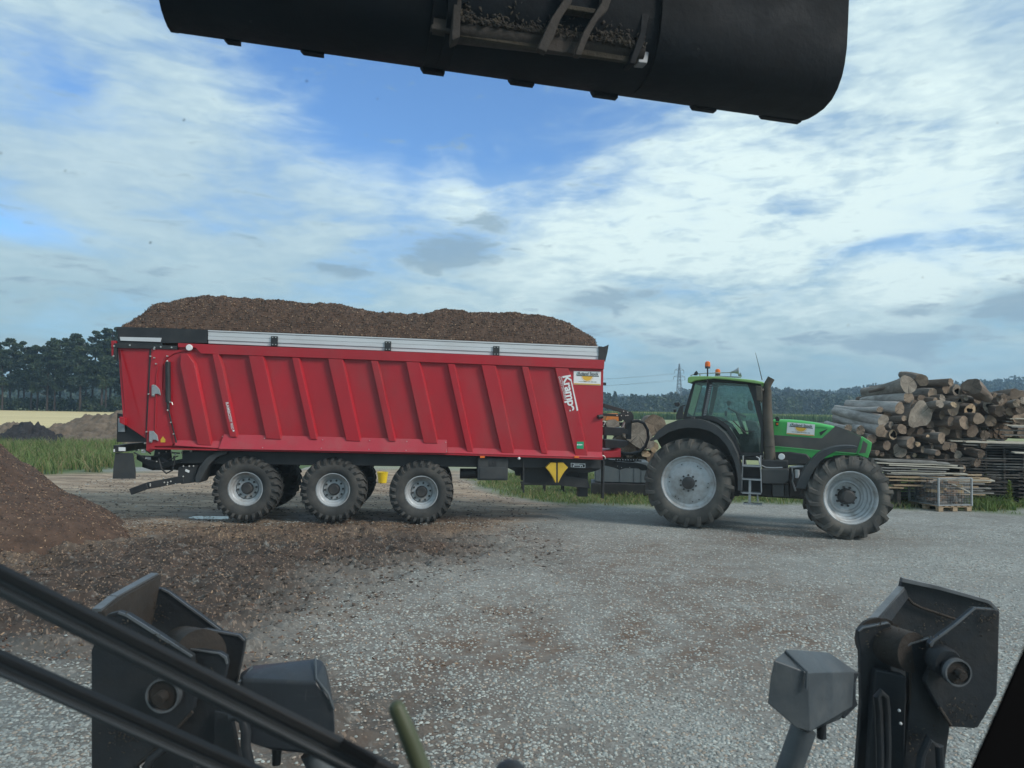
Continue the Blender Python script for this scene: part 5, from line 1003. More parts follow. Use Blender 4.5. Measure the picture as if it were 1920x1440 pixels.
X = rg.uniform(-38, -11, 90000); Y = rg.uniform(21, 42, 90000); k = (np.abs(X) < .75 * Y) & (poly_mask(X, Y, GRASSL, .8, 1.2, .4, 8) > .5) & (X < -.52 * Y + 1.5) & (fbm(X * .8, Y * .8, 3, 3) > .3 + .25 * rg.random(90000)); X, Y = X[k], Y[k]
hh = .22 + .5 * fbm(X * .35, Y * .35, 3, 6); tag(blades('tall_grass', X, Y, hh, .03, GR + [GR[1], GR[1], GR[3]], 8, lean=.42), kind='stuff')
X = rg.uniform(-6, 20, 90000); Y = rg.uniform(16.5, 27, 90000); m_ = poly_mask(X, Y, GRASSM, .5, .9, .7, 9); k = m_ > .35 + rg.random(90000) * .6; X, Y = X[k], Y[k]
tag(blades('grass', X, Y, .07 + .18 * fbm(X * .9, Y * .9, 3, 6) ** 2, .02, GR[:2] + [GR[3]], 9, lean=.5), kind='stuff')
X = rg.uniform(9.5, 20, 9000); Y = rg.uniform(17.5, 21, 9000); m_ = poly_mask(X, Y, [(1640, 948), (1960, 960), (1960, 915), (1640, 910)], .5, .5, .7, 9); k = (m_ > .5) & (fbm(X * 1.3, Y * 1.3, 3, 61) > .48); X, Y = X[k], Y[k]
tag(blades('weeds', X, Y, .45 * fbm(X * 1.3, Y * 1.3, 3, 61), .03, GR[:2], 10, lean=.4), kind='stuff')
# ================================================================== FAR COUNTRY
PINE = [leafm('pine_dark', (.018, .036, .020), .15), leafm('pine_mid', (.032, .055, .026), .15), leafm('leaf_olive', (.05, .075, .03), .2)]
BARK = mat('pine_bark', (.05, .036, .028), .9, 0, .3, 3, .5, 10)
def leaf_cloud(centres, radii, n, size, rg, flat=.6):
    """n small leaf quads spread through blobs"""
    c = rg.integers(0, len(centres), n); d = rg.normal(size=(n, 3)); d /= np.linalg.norm(d, axis=1, keepdims=True); r_ = rg.random(n) ** .45
    p = centres[c] + d * (radii[c] * r_)[:, None] * (1, 1, flat); a = rg.normal(size=(n, 3)); a /= np.linalg.norm(a, axis=1, keepdims=True); b = np.cross(a, rg.normal(size=(n, 3))); b /= np.linalg.norm(b, axis=1, keepdims=True)
    s = (size * rg.uniform(.5, 1.3, n))[:, None]; vs = np.stack([p - a * s, p + b * s * .6, p + a * s, p - b * s * .6], 1).reshape(-1, 3); return vs, np.arange(n * 4).reshape(n, 4), c
def tree_mesh(seed, H, kind):
    rg = np.random.default_rng(seed); cs, rs = [], []; mb = MB(); tr0 = H * (.34 if kind == 'pine' else .22)
    bend = rg.normal(0, .02, 2) * H; pth = [(bend[0] * t * t, bend[1] * t * t, H * .93 * t) for t in np.linspace(0, 1, 8)]; mb.tube(pth, [H * .016 * (1 - .75 * t) for t in np.linspace(0, 1, 8)], 7)
    nb = 34 if kind == 'pine' else 46
    for i in range(nb):
        t = rg.random() ** .8; z = tr0 + (H - tr0) * t * .96; reach = H * (.22 if kind == 'pine' else .24) * (1 - t * .72) * (.55 + .45 * math.sin(min(1, t * 3) * 1.57)) * rg.uniform(.5, 1.1); a = rg.uniform(0, 6.28); q = np.array([bend[0] * t + math.cos(a) * reach, bend[1] * t + math.sin(a) * reach, z])
        cs.append(q); rs.append(H * rg.uniform(.045, .085) * (1.15 - .4 * t)); base = (bend[0] * t * t, bend[1] * t * t, z - reach * .35)
        if i % 2 == 0: mb.tube([base, tuple(q)], [H * .004, H * .0015], 4)
    vs, fs, c = leaf_cloud(np.array(cs), np.array(rs), 5200, H * .0165, rg, .62); cm = rg.integers(0, 2, nb); cm[rg.random(nb) < .12] = 2
    return set_mesh('trunk', mb, BARK, angle=60), vs, fs, cm[c]
protos = []
for i in range(6):
    H = 20.0; tm, vs, fs, mi = tree_mesh(100 + i, H, 'pine' if i < 4 else 'leaf')
    o = np_obj('crown', vs, fs, PINE, None, mi=mi); me = o.data; bpy.data.objects.remove(o); protos.append((tm, me))
rt = random.Random(12)
tx = [(-12, 640), (18, 634), (44, 640), (70, 645), (88, 636), (112, 632), (132, 640), (150, 626), (172, 620), (190, 632), (206, 614), (226, 612), (248, 620), (270, 616), (4, 655), (58, 650), (102, 652), (160, 648), (198, 640), (-36, 650), (300, 622), (34, 660)]
TWH = ['leftmost', 'second from the left', 'third from the left', 'fourth from the left', 'fifth from the left']
order = sorted(range(len(tx)), key=lambda i: tx[i][0])
for k, i in enumerate(order):
    x, ytop = tx[i]; Yd = rt.uniform(176, 200); b = on_y(x, 760, Yd); top = on_y(x, ytop, Yd).z; ordn = ['first', 'second', 'third', 'fourth', 'fifth', 'sixth', 'seventh', 'eighth', 'ninth', 'tenth', 'eleventh', 'twelfth', 'thirteenth', 'fourteenth', 'fifteenth', 'sixteenth', 'seventeenth', 'eighteenth', 'nineteenth', 'twentieth', 'twenty-first', 'twenty-second'][k]; t = empty('pine_tree' if i % 3 else 'conifer_tree', (b.x, b.y, 0), rt.uniform(0, 6), f'{ordn} dark conifer from the left in the grove beyond the stubble field', 'tree', 'trees of the grove beyond the stubble field')
    s = top / 20.0; t.scale = (s, s, s); tm, cm = protos[i % 6]
    o = link(bpy.data.objects.new('trunk', tm)); o.parent = t; o = link(bpy.data.objects.new('crown', cm)); o.parent = t
# undergrowth at the foot of the grove
rg = np.random.default_rng(55); cs = np.array([(x, y, rg.uniform(.5, 2.6)) for x, y in zip(rg.uniform(-150, -78, 160), rg.uniform(178, 190, 160))]); vs, fs, c = leaf_cloud(cs, rg.uniform(1.2, 2.6, 160), 16000, .38, rg, .8)
tag(np_obj('undergrowth', vs, fs, PINE, None, mi=rg.integers(0, 3, len(fs))), kind='stuff')
# forested hills: terrain first, then the woods on it
rid_a = [(-1500, 735), (0, 742), (400, 742), (900, 746), (1130, 750), (1180, 748), (1230, 744), (1262, 736), (1290, 728), (1340, 724), (1400, 732), (1450, 740), (1500, 735), (1560, 731), (1600, 726), (1650, 722), (1700, 722), (1760, 719), (1800, 719), (1850, 713), (1920, 704), (2100, 695), (2600, 700), (3400, 730)]
rid_b = [(-1500, 735), (300, 740), (1000, 740), (1140, 741), (1200, 744), (1300, 745), (1600, 745), (2600, 745)]
def hill(name, prof, Y0, Y1, treeh, ntree, seed, mats, nat=None):
    xs = np.array([p[0] for p in prof], float); ys = np.array([p[1] for p in prof], float); hor = lambda x: 750.2 + x * .01745
    def hz(X, Y):
        px = 960 + X / Y1 * FPX; top = np.maximum(0, (hor(px) - np.interp(px, xs, ys)) / FPX * Y1 + 2.4 - treeh * .85); t = np.clip((Y - Y0) / (Y1 - Y0), 0, 1); return top * (t * t * (3 - 2 * t)) - .5 + 2.0 * (fbm(X * .01, Y * .01, 3, seed) - .5) * t
    gx = np.linspace(-1.6 * Y1, 1.6 * Y1, 220); gy = np.linspace(Y0, Y1 * 1.25, 40); X, Y = np.meshgrid(gx, gy, indexing='xy'); Z = hz(X, np.minimum(Y, Y1)); I = np.arange(X.size).reshape(X.shape)
    h = np_obj(name, np.stack([X, Y, Z], -1).reshape(-1, 3), np.stack([I[:-1, :-1], I[:-1, 1:], I[1:, 1:], I[1:, :-1]], -1).reshape(-1, 4), mats[0], None, True); tag(h, kind='structure')
    rg = np.random.default_rng(seed); Xt = rg.uniform(-.95 * Y1, 1.05 * Y1, ntree * 2); Yt = Y0 + (Y1 - Y0) * rg.random(ntree * 2) ** .85 + rg.uniform(-5, 5, ntree * 2)
    k = np.ones(len(Xt), bool)
    if nat is not None: k = ~nat(960 + Xt / Yt * FPX, Yt)
    k &= (Xt / Yt < .80) & (Xt / Yt > -.85); Xt, Yt = Xt[k][:ntree], Yt[k][:ntree]; n = len(Xt); Zt = hz(Xt, Yt); Ht = treeh * rg.uniform(.55, 1.15, n)
    m = 56; t = rg.random((n, m)) ** .8; a = rg.uniform(0, 6.28, (n, m)); con = rg.random(n)[:, None] < .45
    rad = Ht[:, None] * np.where(con, .20 * (1 - t), .30 * np.sqrt(np.clip(1 - (t * 2 - 1) ** 2, 0, 1)) + .03) * rg.uniform(.6, 1.1, (n, m)); c = np.stack([Xt[:, None] + np.cos(a) * rad, Yt[:, None] + np.sin(a) * rad, Zt[:, None] + Ht[:, None] * (.15 + .83 * t)], -1).reshape(-1, 3)
    nq = len(c); u = rg.normal(size=(nq, 3)); u /= np.linalg.norm(u, axis=1, keepdims=True); v = np.cross(u, rg.normal(size=(nq, 3))); v /= np.linalg.norm(v, axis=1, keepdims=True); s = np.repeat(Ht * .085, m)[:, None] * rg.uniform(.6, 1.3, (nq, 1))
    vs = np.stack([c - u * s, c + v * s * .8, c + u * s, c - v * s * .8], 1).reshape(-1, 3); f_ = np_obj('forest', vs, np.arange(nq * 4).reshape(nq, 4), mats[1:], None, mi=np.repeat(rg.integers(0, len(mats) - 1, n), m)); tag(f_, kind='stuff')
HG = mat('hill_forest_floor', (.03, .045, .022), .95, 0, .4, .02); FM = [leafm('forest_dark', (.014, .030, .016), .1), leafm('forest_mid', (.024, .044, .020), .15), leafm('forest_light', (.038, .062, .025), .1)]
HM = mat('meadow', (.16, .22, .08), .95, 0, .2, .02)
hill('hills', rid_a, 420, 900, 14, 8000, 71, [HG] + FM, lambda px, y: ((np.abs(px - 1270) < 12) & (np.abs(y - 700) < 35)) | ((np.abs(px - 1245) < 10) & (np.abs(y - 690) < 10)))
hill('hills', rid_b, 1300, 1900, 20, 2200, 72, [HG] + FM)
# maize strip
rg = np.random.default_rng(81); MZ = [leafm('maize_green', (.09, .16, .04)), leafm('maize_tassel', (.25, .26, .10)), leafm('maize_dark', (.05, .10, .03))]
n_ = 26000; X = rg.uniform(-60, 330, n_); Y = 226 + 60 * rg.random(n_) ** 2.2; o = blades('maize_crop', X, Y, np.full(n_, 2.25), .30, [MZ[0], MZ[2]], 12, zf=np.zeros(n_), lean=.08); tag(o, kind='stuff')
X = rg.uniform(-60, 330, n_); Y = 226 + 60 * rg.random(n_); o = blades('maize_tassels', X, Y, np.full(n_, .5), .22, [MZ[1]], 13, zf=np.full(n_, 1.9), lean=.2); tag(o, kind='stuff')
# pylon and its lines
PYM = mat('weathered_lattice_steel', (.20, .22, .23), .6, .3); Yp = 620.0; pb = on_y(1273, 771, Yp); Hp = on_y(1273, 680, Yp).z
py = empty('electricity_pylon', (pb.x, pb.y, 0), 0.1, 'grey lattice electricity pylon in front of the wooded hill', 'pylon')
lv = lambda yp: on_y(1273, yp, Yp).z
mb = MB(); wz = lambda z: 2.6 * (1 - z / Hp) ** .8 * 1.0 + .15; zs = np.linspace(0, Hp * .98, 15); th = .30
for a, b in zip(zs[:-1], zs[1:]):
    wa, wb = wz(a), wz(b); ca = [(-wa, -wa), (wa, -wa), (wa, wa), (-wa, wa)]; cb = [(-wb, -wb), (wb, -wb), (wb, wb), (-wb, wb)]
    for i in range(4): mb.bar((*ca[i], a), (*cb[i], b), th, th); mb.bar((*ca[i], a), (*cb[(i + 1) % 4], b), th * .6, th * .6); mb.bar((*ca[(i + 1) % 4], a), (*cb[i], b), th * .6, th * .6)
obj('lattice', mb, PYM, py)
arms = [(694, 8.6 * Yp / FPX), (706.5, 11.0 * Yp / FPX)]
for yy, hw in arms:
    z = lv(yy); mb = MB(); mb.bar((-hw, 0, z), (hw, 0, z), .3, .35); mb.bar((-hw, 0, z), (0, 0, z + 2.2), .25, .25); mb.bar((hw, 0, z), (0, 0, z + 2.2), .25, .25); ar = obj('cross_arm', mb, PYM, py)
    for s_ in (-1, 1): mb = MB(); mb.bar((s_ * hw, 0, z), (s_ * hw, 0, z - 2.8), .3, .3); obj('insulator', mb, PYM, ar)
for yy, hw in arms:
    z = lv(yy) - 2.8
    for s_ in (-1, 1):
        p0 = Vector((pb.x + s_ * hw, pb.y, z)); ye = (710 if yy < 700 else 722.5); p1 = on_y(1140 if s_ < 0 else 1150, ye, Yp - 10); d = p1 - p0; mb = MB(); mb.tube([p0 + d * t * 2.4 + Vector((0, 0, -6 * math.sin(math.pi * t) * 0 + (t * 2.4) * (t * 2.4 - 1) * 1.2)) for t in np.linspace(0, 1, 16)], .07, 4)
        o = obj('power_line', mb, PYM, None); tag(o, ('upper' if yy < 700 else 'lower') + ' power line running from the ' + ('nearer' if s_ < 0 else 'further') + ' end of the pylon arm', 'cable', 'power lines from the pylon')
# ================================================================== TIMBER YARD
LBARK = [mat('log_grey', (.24, .215, .19), .9, 0, .55, 5, 1, 11, (.06, .05, .042), .8, 3, stretch=(1, 1, .35)), mat('log_brown', (.15, .115, .09), .9, 0, .55, 5, 1, 11, (.19, .17, .15), .6, 3, stretch=(1, 1, .35)), mat('log_bleached', (.36, .34, .32), .85, 0, .4, 5, 1, 12, (.11, .095, .085), .8, 3, stretch=(1, 1, .35))]
def end_mat(name, c0, c1):
    g = bpy.data.materials.new(name); g.use_nodes = True; t = g.node_tree; n, l = t.nodes, t.links; p = n['Principled BSDF']; p.inputs['Roughness'].default_value = .9
    tc_ = n.new('ShaderNodeTexCoord'); w_ = n.new('ShaderNodeTexWave'); w_.wave_type = 'RINGS'; w_.rings_direction = 'Z'; w_.inputs['Scale'].default_value = 9; w_.inputs['Distortion'].default_value = 4; w_.inputs['Detail'].default_value = 3
    l.new(tc_.outputs['Object'], w_.inputs[0]); q = n.new('ShaderNodeTexNoise'); q.inputs['Scale'].default_value = 7; q.inputs['Detail'].default_value = 7; q.inputs['Roughness'].default_value = .7; l.new(tc_.outputs['Object'], q.inputs[0])
    g2 = n.new('ShaderNodeTexNoise'); g2.inputs['Scale'].default_value = 2.2; g2.inputs['Detail'].default_value = 6; ge = n.new('ShaderNodeNewGeometry'); l.new(ge.outputs['Position'], g2.inputs[0])
    m_ = n.new('ShaderNodeMath'); m_.operation = 'MULTIPLY_ADD'; l.new(w_.outputs[1], m_.inputs[0]); m_.inputs[1].default_value = .22; l.new(q.outputs[0], m_.inputs[2])
    m3 = n.new('ShaderNodeMath'); m3.operation = 'MULTIPLY_ADD'; l.new(g2.outputs[0], m3.inputs[0]); m3.inputs[1].default_value = .9; l.new(m_.outputs[0], m3.inputs[2])
    r_ = n.new('ShaderNodeMapRange'); l.new(m3.outputs[0], r_.inputs[0]); r_.inputs[1].default_value = .82; r_.inputs[2].default_value = 1.32
    x = n.new('ShaderNodeMix'); x.data_type = 'RGBA'; l.new(r_.outputs[0], x.inputs[0]); x.inputs[6].default_value = (*c0, 1); x.inputs[7].default_value = (*c1, 1); l.new(x.outputs[2], p.inputs['Base Color'])
    sx_ = n.new('ShaderNodeSeparateXYZ'); l.new(tc_.outputs['Object'], sx_.inputs[0]); at_ = n.new('ShaderNodeMath'); at_.operation = 'ARCTAN2'; l.new(sx_.outputs[1], at_.inputs[0]); l.new(sx_.outputs[0], at_.inputs[1])
    oi = n.new('ShaderNodeObjectInfo'); cb_ = n.new('ShaderNodeCombineXYZ'); l.new(at_.outputs[0], cb_.inputs[0]); m9 = n.new('ShaderNodeMath'); m9.operation = 'MULTIPLY'; l.new(oi.outputs['Random'], m9.inputs[0]); m9.inputs[1].default_value = 90; l.new(m9.outputs[0], cb_.inputs[1])
    cn = n.new('ShaderNodeTexNoise'); cn.inputs['Scale'].default_value = 3.4; cn.inputs['Detail'].default_value = 3; l.new(cb_.outputs[0], cn.inputs[0]); cr = n.new('ShaderNodeMapRange'); l.new(cn.outputs[0], cr.inputs[0]); cr.inputs[1].default_value = .62; cr.inputs[2].default_value = .67; cr.inputs[4].default_value = .8
    xc = n.new('ShaderNodeMix'); xc.data_type = 'RGBA'; l.new(cr.outputs[0], xc.inputs[0]); l.new(x.outputs[2], xc.inputs[6]); xc.inputs[7].default_value = (.03, .024, .02, 1); l.new(xc.outputs[2], p.inputs['Base Color'])
    b_ = n.new('ShaderNodeBump'); b_.inputs['Strength'].default_value = .8; b_.inputs['Distance'].default_value = .02; l.new(m_.outputs[0], b_.inputs['Height']); l.new(b_.outputs[0], p.inputs['Normal']); return g
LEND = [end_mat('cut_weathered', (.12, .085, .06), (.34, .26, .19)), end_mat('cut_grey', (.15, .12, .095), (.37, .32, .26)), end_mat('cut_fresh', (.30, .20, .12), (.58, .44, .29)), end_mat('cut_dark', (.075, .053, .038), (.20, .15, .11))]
HOLE = mat('hollow_dark', (.012, .010, .008), 1)
def log(P0, P1, r0, r1, seed, label, group=None, bark=0, cut=0, hollow=False, flare=0.0, name='log', holer=.5):
    """P0 = near cut end; own local frame with z along the log"""
    P0, P1 = Vector(P0), Vector(P1); d = P1 - P0; Lg = d.length; rg_ = random.Random(seed); n, k = 22, 9; mb = MB(); ph = [rg_.uniform(0, 6.28) for _ in range(4)]; bg_ = 2.2 if r0 > .23 else 1.2; am = [bg_ * rg_.uniform(.03, .09), bg_ * rg_.uniform(.02, .06), bg_ * rg_.uniform(.01, .04), rg_.uniform(0, .03)]
    sq = rg_.uniform(.84, 1.0); rot = rg_.uniform(0, 3.1); bx, by = rg_.uniform(-.04, .04) * Lg, rg_.uniform(-.02, .02) * Lg
    def rad(t, f): return (1 + am[0] * math.sin(2 * t + ph[0]) + am[1] * math.sin(3 * t + ph[1] + f) + am[2] * math.sin(5 * t + ph[2] + 2 * f) + am[3] * math.sin(9 * t + ph[3]))
    vs = []
    for i in range(k):
        f = i / (k - 1); rr = (r0 + (r1 - r0) * f) * (1 + flare * max(0, 1 - f * 5) ** 2); ox, oy = bx * math.sin(f * 3.14), by * math.sin(f * 3.14)
        for j in range(n):
            t = 2 * math.pi * j / n; q = rr * rad(t, f) * (1 + rg_.uniform(-.015, .015)) * (1 - (.03 if i == 0 else 0)); x, y = q * math.cos(t), q * math.sin(t) * sq
            vs.append((x * math.cos(rot) - y * math.sin(rot) + ox, x * math.sin(rot) + y * math.cos(rot) + oy, f * Lg + (rg_.uniform(-.012, .012) if i == 0 else 0)))
    fs = [[i * n + j, i * n + (j + 1) % n, (i + 1) * n + (j + 1) % n, (i + 1) * n + j] for i in range(k - 1) for j in range(n)]; mi = [0] * len(fs)
    fs.append(list(range((k - 1) * n, k * n))); mi.append(1)
    if hollow:
        o0 = len(vs); hx, hy = rg_.uniform(-.12, .12) * r0, rg_.uniform(-.12, .12) * r0
        for dz in (0.0, .5):
            for j in range(n):
                t = 2 * math.pi * j / n + rot; q = r0 * holer * (1 + .2 * math.sin(3 * t + ph[1]) + rg_.uniform(-.06, .06)); vs.append((q * math.cos(t) + hx, q * math.sin(t) + hy, dz))
        fs += [[j, o0 + j, o0 + (j + 1) % n, (j + 1) % n] for j in range(n)] + [[o0 + j, o0 + n + j, o0 + n + (j + 1) % n, o0 + (j + 1) % n] for j in range(n)] + [list(range(o0 + n, o0 + 2 * n))]; mi += [1] * n + [2] * (n + 1)
    else:
        c = len(vs); vs.append((0, 0, rg_.uniform(-.01, .01))); fs += [[(j + 1) % n, j, c] for j in range(n)]; mi += [1] * n
    mb.add(vs, fs); mb.mi = mi; o = obj(name, mb, [LBARK[bark], LEND[cut], HOLE], None, angle=38); o.rotation_mode = 'QUATERNION'; o.location = P0; o.rotation_quaternion = d.to_track_quat('Z', 'Y'); tag(o, label, 'log', group); return o
LZ = 4.2342
def lp(zx, zy, Y): return on_y(1540 + zx / LZ, 660 + zy / LZ, Y)
YL = 20.0
lgrp = 'logs of the big heap behind the tractor'
left_logs = [  # end x, end y, radius, far x, far y, bark, cut, label
    (470, 625, 47, 150, 525, 2, 0, 'long grey log lowest in the sloping left stack above the tractor nose'), (490, 545, 48, 150, 475, 2, 1, 'long bleached log second from the bottom of the left stack, dark worn cut end'),
    (465, 457, 26, 155, 440, 2, 0, 'slim bleached log above the two long ones of the left stack'), (622, 447, 47, 250, 418, 2, 0, 'bleached log lying on the slim one, its brown cut end above a dark gap'),
    (694, 362, 42, 375, 382, 2, 0, 'straight bleached log just below the topmost root-end log'), (690, 258, 64, 390, 320, 0, 1, 'thick tapering log topmost on the left of the heap'),
    (215, 605, 30, 60, 570, 2, 0, 'low grey log just over the tractor hood, left one'), (312, 622, 34, 200, 585, 2, 0, 'low grey log just over the tractor hood, right one'), (800, 222, 48, 660, 190, 1, 0, 'short split trunk crowning the heap beside the thick tapering log')]
sd = 0
for zx, zy, r, fx, fy, b, c, lab in left_logs:
    sd += 1; Y0 = YL - .3 + (zy < 400) * .4; e = lp(zx, zy, Y0); f = lp(fx, fy, Y0 + 1.9); rr = r / LZ / FPX * Y0; d_ = (f - e).normalized(); log(e, e + d_ * max((f - e).length, 2.2), rr, rr * .78, 900 + sd, lab, None, b, c, flare=.15 if r > 60 else .05)
# the rest: near cut ends facing the yard; x, y, radius in the enlarged crop, cut, hollow, label or None
ends = [(530, 492, 38, 0, 0, None), (605, 537, 38, 1, 0, 'pale round cut end beside the hollow tube-like log'), (556, 582, 31, 1, 0, None), (660, 526, 27, 0, 0, None), (706, 541, 23, 2, 0, 'small pale cut end left of the flared hanging trunk'),
        (785, 500, 88, 1, 0, 'huge grey flared trunk with a dark notch in the middle of the heap'), (890, 456, 38, 1, 0, None), (968, 502, 42, 0, 0, 'round log end with cracked pale face right of the flared trunk'), (885, 335, 48, 0, 0, None), (1000, 292, 45, 0, 0, None), (1082, 306, 52, 1, 1, 'log with a ringed hollow end near the top of the heap'), (1030, 240, 34, 0, 0, None), (962, 366, 30, 1, 0, None),
        (906, 390, 32, 0, 0, None), (805, 385, 50, 3, 0, None), (1098, 388, 36, 3, 1, None), (1180, 468, 60, 2, 1, 'broken-mouthed hollow trunk at the centre right of the heap'), (1240, 385, 30, 0, 0, None), (1345, 437, 62, 1, 1, 'thick pale log with a jagged hole on the right of the heap'), (1420, 382, 35, 1, 0, None), (1476, 412, 30, 0, 0, None), (1552, 405, 32, 0, 0, None),
        (1250, 530, 50, 0, 0, None), (1345, 548, 48, 0, 0, None), (1135, 560, 62, 0, 0, 'splintered brown stump end below the broken-mouthed trunk'), (1200, 628, 52, 3, 0, None), (1092, 640, 46, 3, 0, None), (978, 612, 60, 0, 0, None), (868, 580, 38, 3, 0, None), (886, 645, 30, 1, 0, None), (792, 642, 46, 3, 0, None), (718, 632, 44, 3, 0, None), (642, 612, 44, 0, 0, None),
        (570, 655, 42, 2, 1, 'hollow tube-like log at the lower left of the heap'), (506, 648, 36, 0, 0, None), (955, 682, 44, 0, 0, None), (870, 706, 27, 1, 0, None), (916, 720, 22, 1, 0, None), (712, 722, 52, 0, 0, None), (766, 732, 24, 2, 0, None), (624, 782, 62, 1, 0, 'broad round butt with visible rings at the lower left of the heap'), (522, 742, 40, 3, 0, None), (806, 775, 26, 0, 0, None), (850, 782, 20, 0, 0, None),
        (882, 756, 18, 1, 0, None), (992, 748, 36, 3, 0, None), (925, 802, 28, 3, 0, None), (845, 667, 15, 2, 0, None), (1205, 790, 36, 0, 0, None), (1148, 770, 19, 1, 0, None), (1085, 815, 40, 1, 0, None), (1052, 760, 38, 3, 0, None), (445, 800, 26, 3, 0, None), (484, 812, 22, 3, 0, None), (1170, 890, 38, 0, 0, None), (1240, 880, 40, 3, 0, None), (1085, 885, 40, 3, 0, None),
        (1125, 925, 34, 0, 0, None), (450, 740, 34, 3, 0, None), (400, 690, 40, 3, 0, None), (560, 835, 30, 3, 0, None), (690, 840, 24, 0, 0, None), (740, 820, 20, 2, 0, None), (870, 835, 30, 3, 0, None), (1000, 840, 34, 3, 0, None), (1300, 660, 40, 3, 0, None), (1290, 730, 36, 3, 0, None), (1270, 810, 34, 3, 0, None),
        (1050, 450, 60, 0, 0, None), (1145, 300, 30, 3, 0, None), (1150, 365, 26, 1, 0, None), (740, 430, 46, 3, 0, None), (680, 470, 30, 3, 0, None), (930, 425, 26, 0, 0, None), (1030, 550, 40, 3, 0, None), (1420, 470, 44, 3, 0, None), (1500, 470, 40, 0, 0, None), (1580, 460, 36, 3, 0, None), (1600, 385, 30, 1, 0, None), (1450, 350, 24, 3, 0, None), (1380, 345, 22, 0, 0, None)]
for i, (zx, zy, r, c, h, lab) in enumerate(ends):
    sd += 1; rg_ = random.Random(500 + i); Y0 = YL + rg_.uniform(-.25, .35) + max(0, (620 - zy)) * .0012; e = lp(zx, zy, Y0); rr = r / LZ / FPX * Y0 * .98
    d_ = Vector((rg_.uniform(-.45, -.05) if zx < 1250 else rg_.uniform(-.3, .3), 1, rg_.uniform(-.10, .10))).normalized(); Ll = rg_.uniform(2.0, 3.0)
    size = 'thick' if r > 44 else 'slim' if r < 28 else 'medium'; look = ['brown', 'grey', 'pale', 'dark'][c]
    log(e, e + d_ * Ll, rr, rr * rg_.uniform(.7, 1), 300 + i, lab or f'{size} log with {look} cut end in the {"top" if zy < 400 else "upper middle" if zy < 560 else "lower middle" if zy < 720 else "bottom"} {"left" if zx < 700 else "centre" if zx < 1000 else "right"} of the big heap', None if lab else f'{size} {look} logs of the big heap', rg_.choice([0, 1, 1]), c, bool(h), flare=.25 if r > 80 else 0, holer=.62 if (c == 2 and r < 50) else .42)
# logs lying tilted across the top and dark filler logs added behind to keep its gaps dark
e = lp(1195, 270, YL - .1); log(e, lp(1290, 350, YL + .1), .30, .24, 71, 'short thick chunk tilted across the right top of the heap', None, 1, 3)
e = lp(940, 410, YL - .2); log(e, lp(760, 435, YL + .6), .13, .1, 72, 'thin grey log sloping to the left below the heap top', None, 0, 1)
e = lp(1052, 418, YL - .3); log(e, lp(930, 440, YL + .4), .09, .08, 73, 'thin log with a pale end pointing right in mid heap', None, 0, 2)
e = lp(380, 316, YL + 1.5); log(e, lp(690, 228, YL + .3), .05, .03, 74, 'thin crooked branch lying on the topmost left log', None, 1, 0)
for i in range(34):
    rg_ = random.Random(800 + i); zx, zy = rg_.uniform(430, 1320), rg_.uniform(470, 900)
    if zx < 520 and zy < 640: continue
    e = lp(zx, zy, YL + .75 + rg_.uniform(0, .3)); log(e, e + Vector((rg_.uniform(-.3, .1), 1.6, rg_.uniform(-.05, .05))), rg_.uniform(.16, .26), .18, 800 + i, 'dark filler log added deep inside the big heap to darken its gaps', 'logs deep inside the heap', 1, 3)
for i in range(12):
    rg_ = random.Random(850 + i); zx = 1300 + i * 42; e = lp(zx, rg_.uniform(350, 420), YL + 2.5); log(e, e + Vector((rg_.uniform(-2.2, 2.2), 1.2, rg_.uniform(-.2, .2))), rg_.uniform(.13, .22), .14, 850 + i, 'weathered log end of the lower heap behind, right of the big heap', 'logs of the lower heap behind', 0, rg_.choice([0, 1]))
for i in range(26):
    rg_ = random.Random(880 + i); zx = 1390 + rg_.uniform(0, 260); e = lp(zx, 365 + (i % 5) * 34 + rg_.uniform(-10, 10), YL + .5 + rg_.random() * .3); log(e, e + Vector((rg_.uniform(-.6, .6), 1.6, rg_.uniform(-.1, .1))), rg_.uniform(.14, .24), .16, 880 + i, rg_.choice(['slim', 'short', 'knotty']) * 0 + ('upper ' if i % 5 < 2 else 'lower ') + 'log at the right end of the heap above the lumber stack', 'logs at the right end of the heap', 1, rg_.choice([0, 3]))
for i in range(30):
    rg_ = random.Random(1880 + i); zx = 1290 + rg_.uniform(0, 420); e = lp(zx, rg_.uniform(430, 650), YL + 1.7); log(e, e + Vector((rg_.uniform(-.5, .5), 1.6, rg_.uniform(-.1, .1))), rg_.uniform(.15, .25), .16, 1880 + i, 'shaded log behind the slab boards at the right edge of the heap', 'shaded logs behind the slab boards', rg_.choice([0, 1]), rg_.choice([0, 3]))
# logs between trailer and tractor
gap = [(1197, 815, 29, 1, 'big pale log standing out behind the black hose hoop'), (1226, 797, 22, 0, 'grey log tilted behind the tractor rear fender'), (1211, 851, 8, 2, 'small freshly cut log end above the tractor tyre'), (1226, 838, 10, 2, 'fresh reddish log end just above the tractor tyre'), (1180, 838, 18, 0, 'brown log low behind the hose hoop'), (1198, 832, 15, 0, 'knobbly log in the middle of the hose hoop'), (1168, 826, 14, 3, 'dark log behind the black hose rack'), (1150, 800, 14, 1, 'log lying behind the upper hose rack')]
for i, (x, y, r, c, lab) in enumerate(gap):
    Yg = 21.5 + i * .07; e = on_y(x, y, Yg); rr = r / FPX * Yg; dd = Vector((.12, 1, .0)); log(e, e + dd.normalized() * 2.0, rr, rr * .95, 950 + i, lab, None, 1, c)
for i in range(9):
    rg_ = random.Random(970 + i); e = on_y(1140 + i * 12, 850 + rg_.uniform(-6, 16), 22.6); log(e, e + Vector((rg_.uniform(-.4, .4), 1.5, 0)), .22, .2, 970 + i, 'dark log in the low row behind the trailer drawbar', 'logs behind the drawbar', 1, 3)
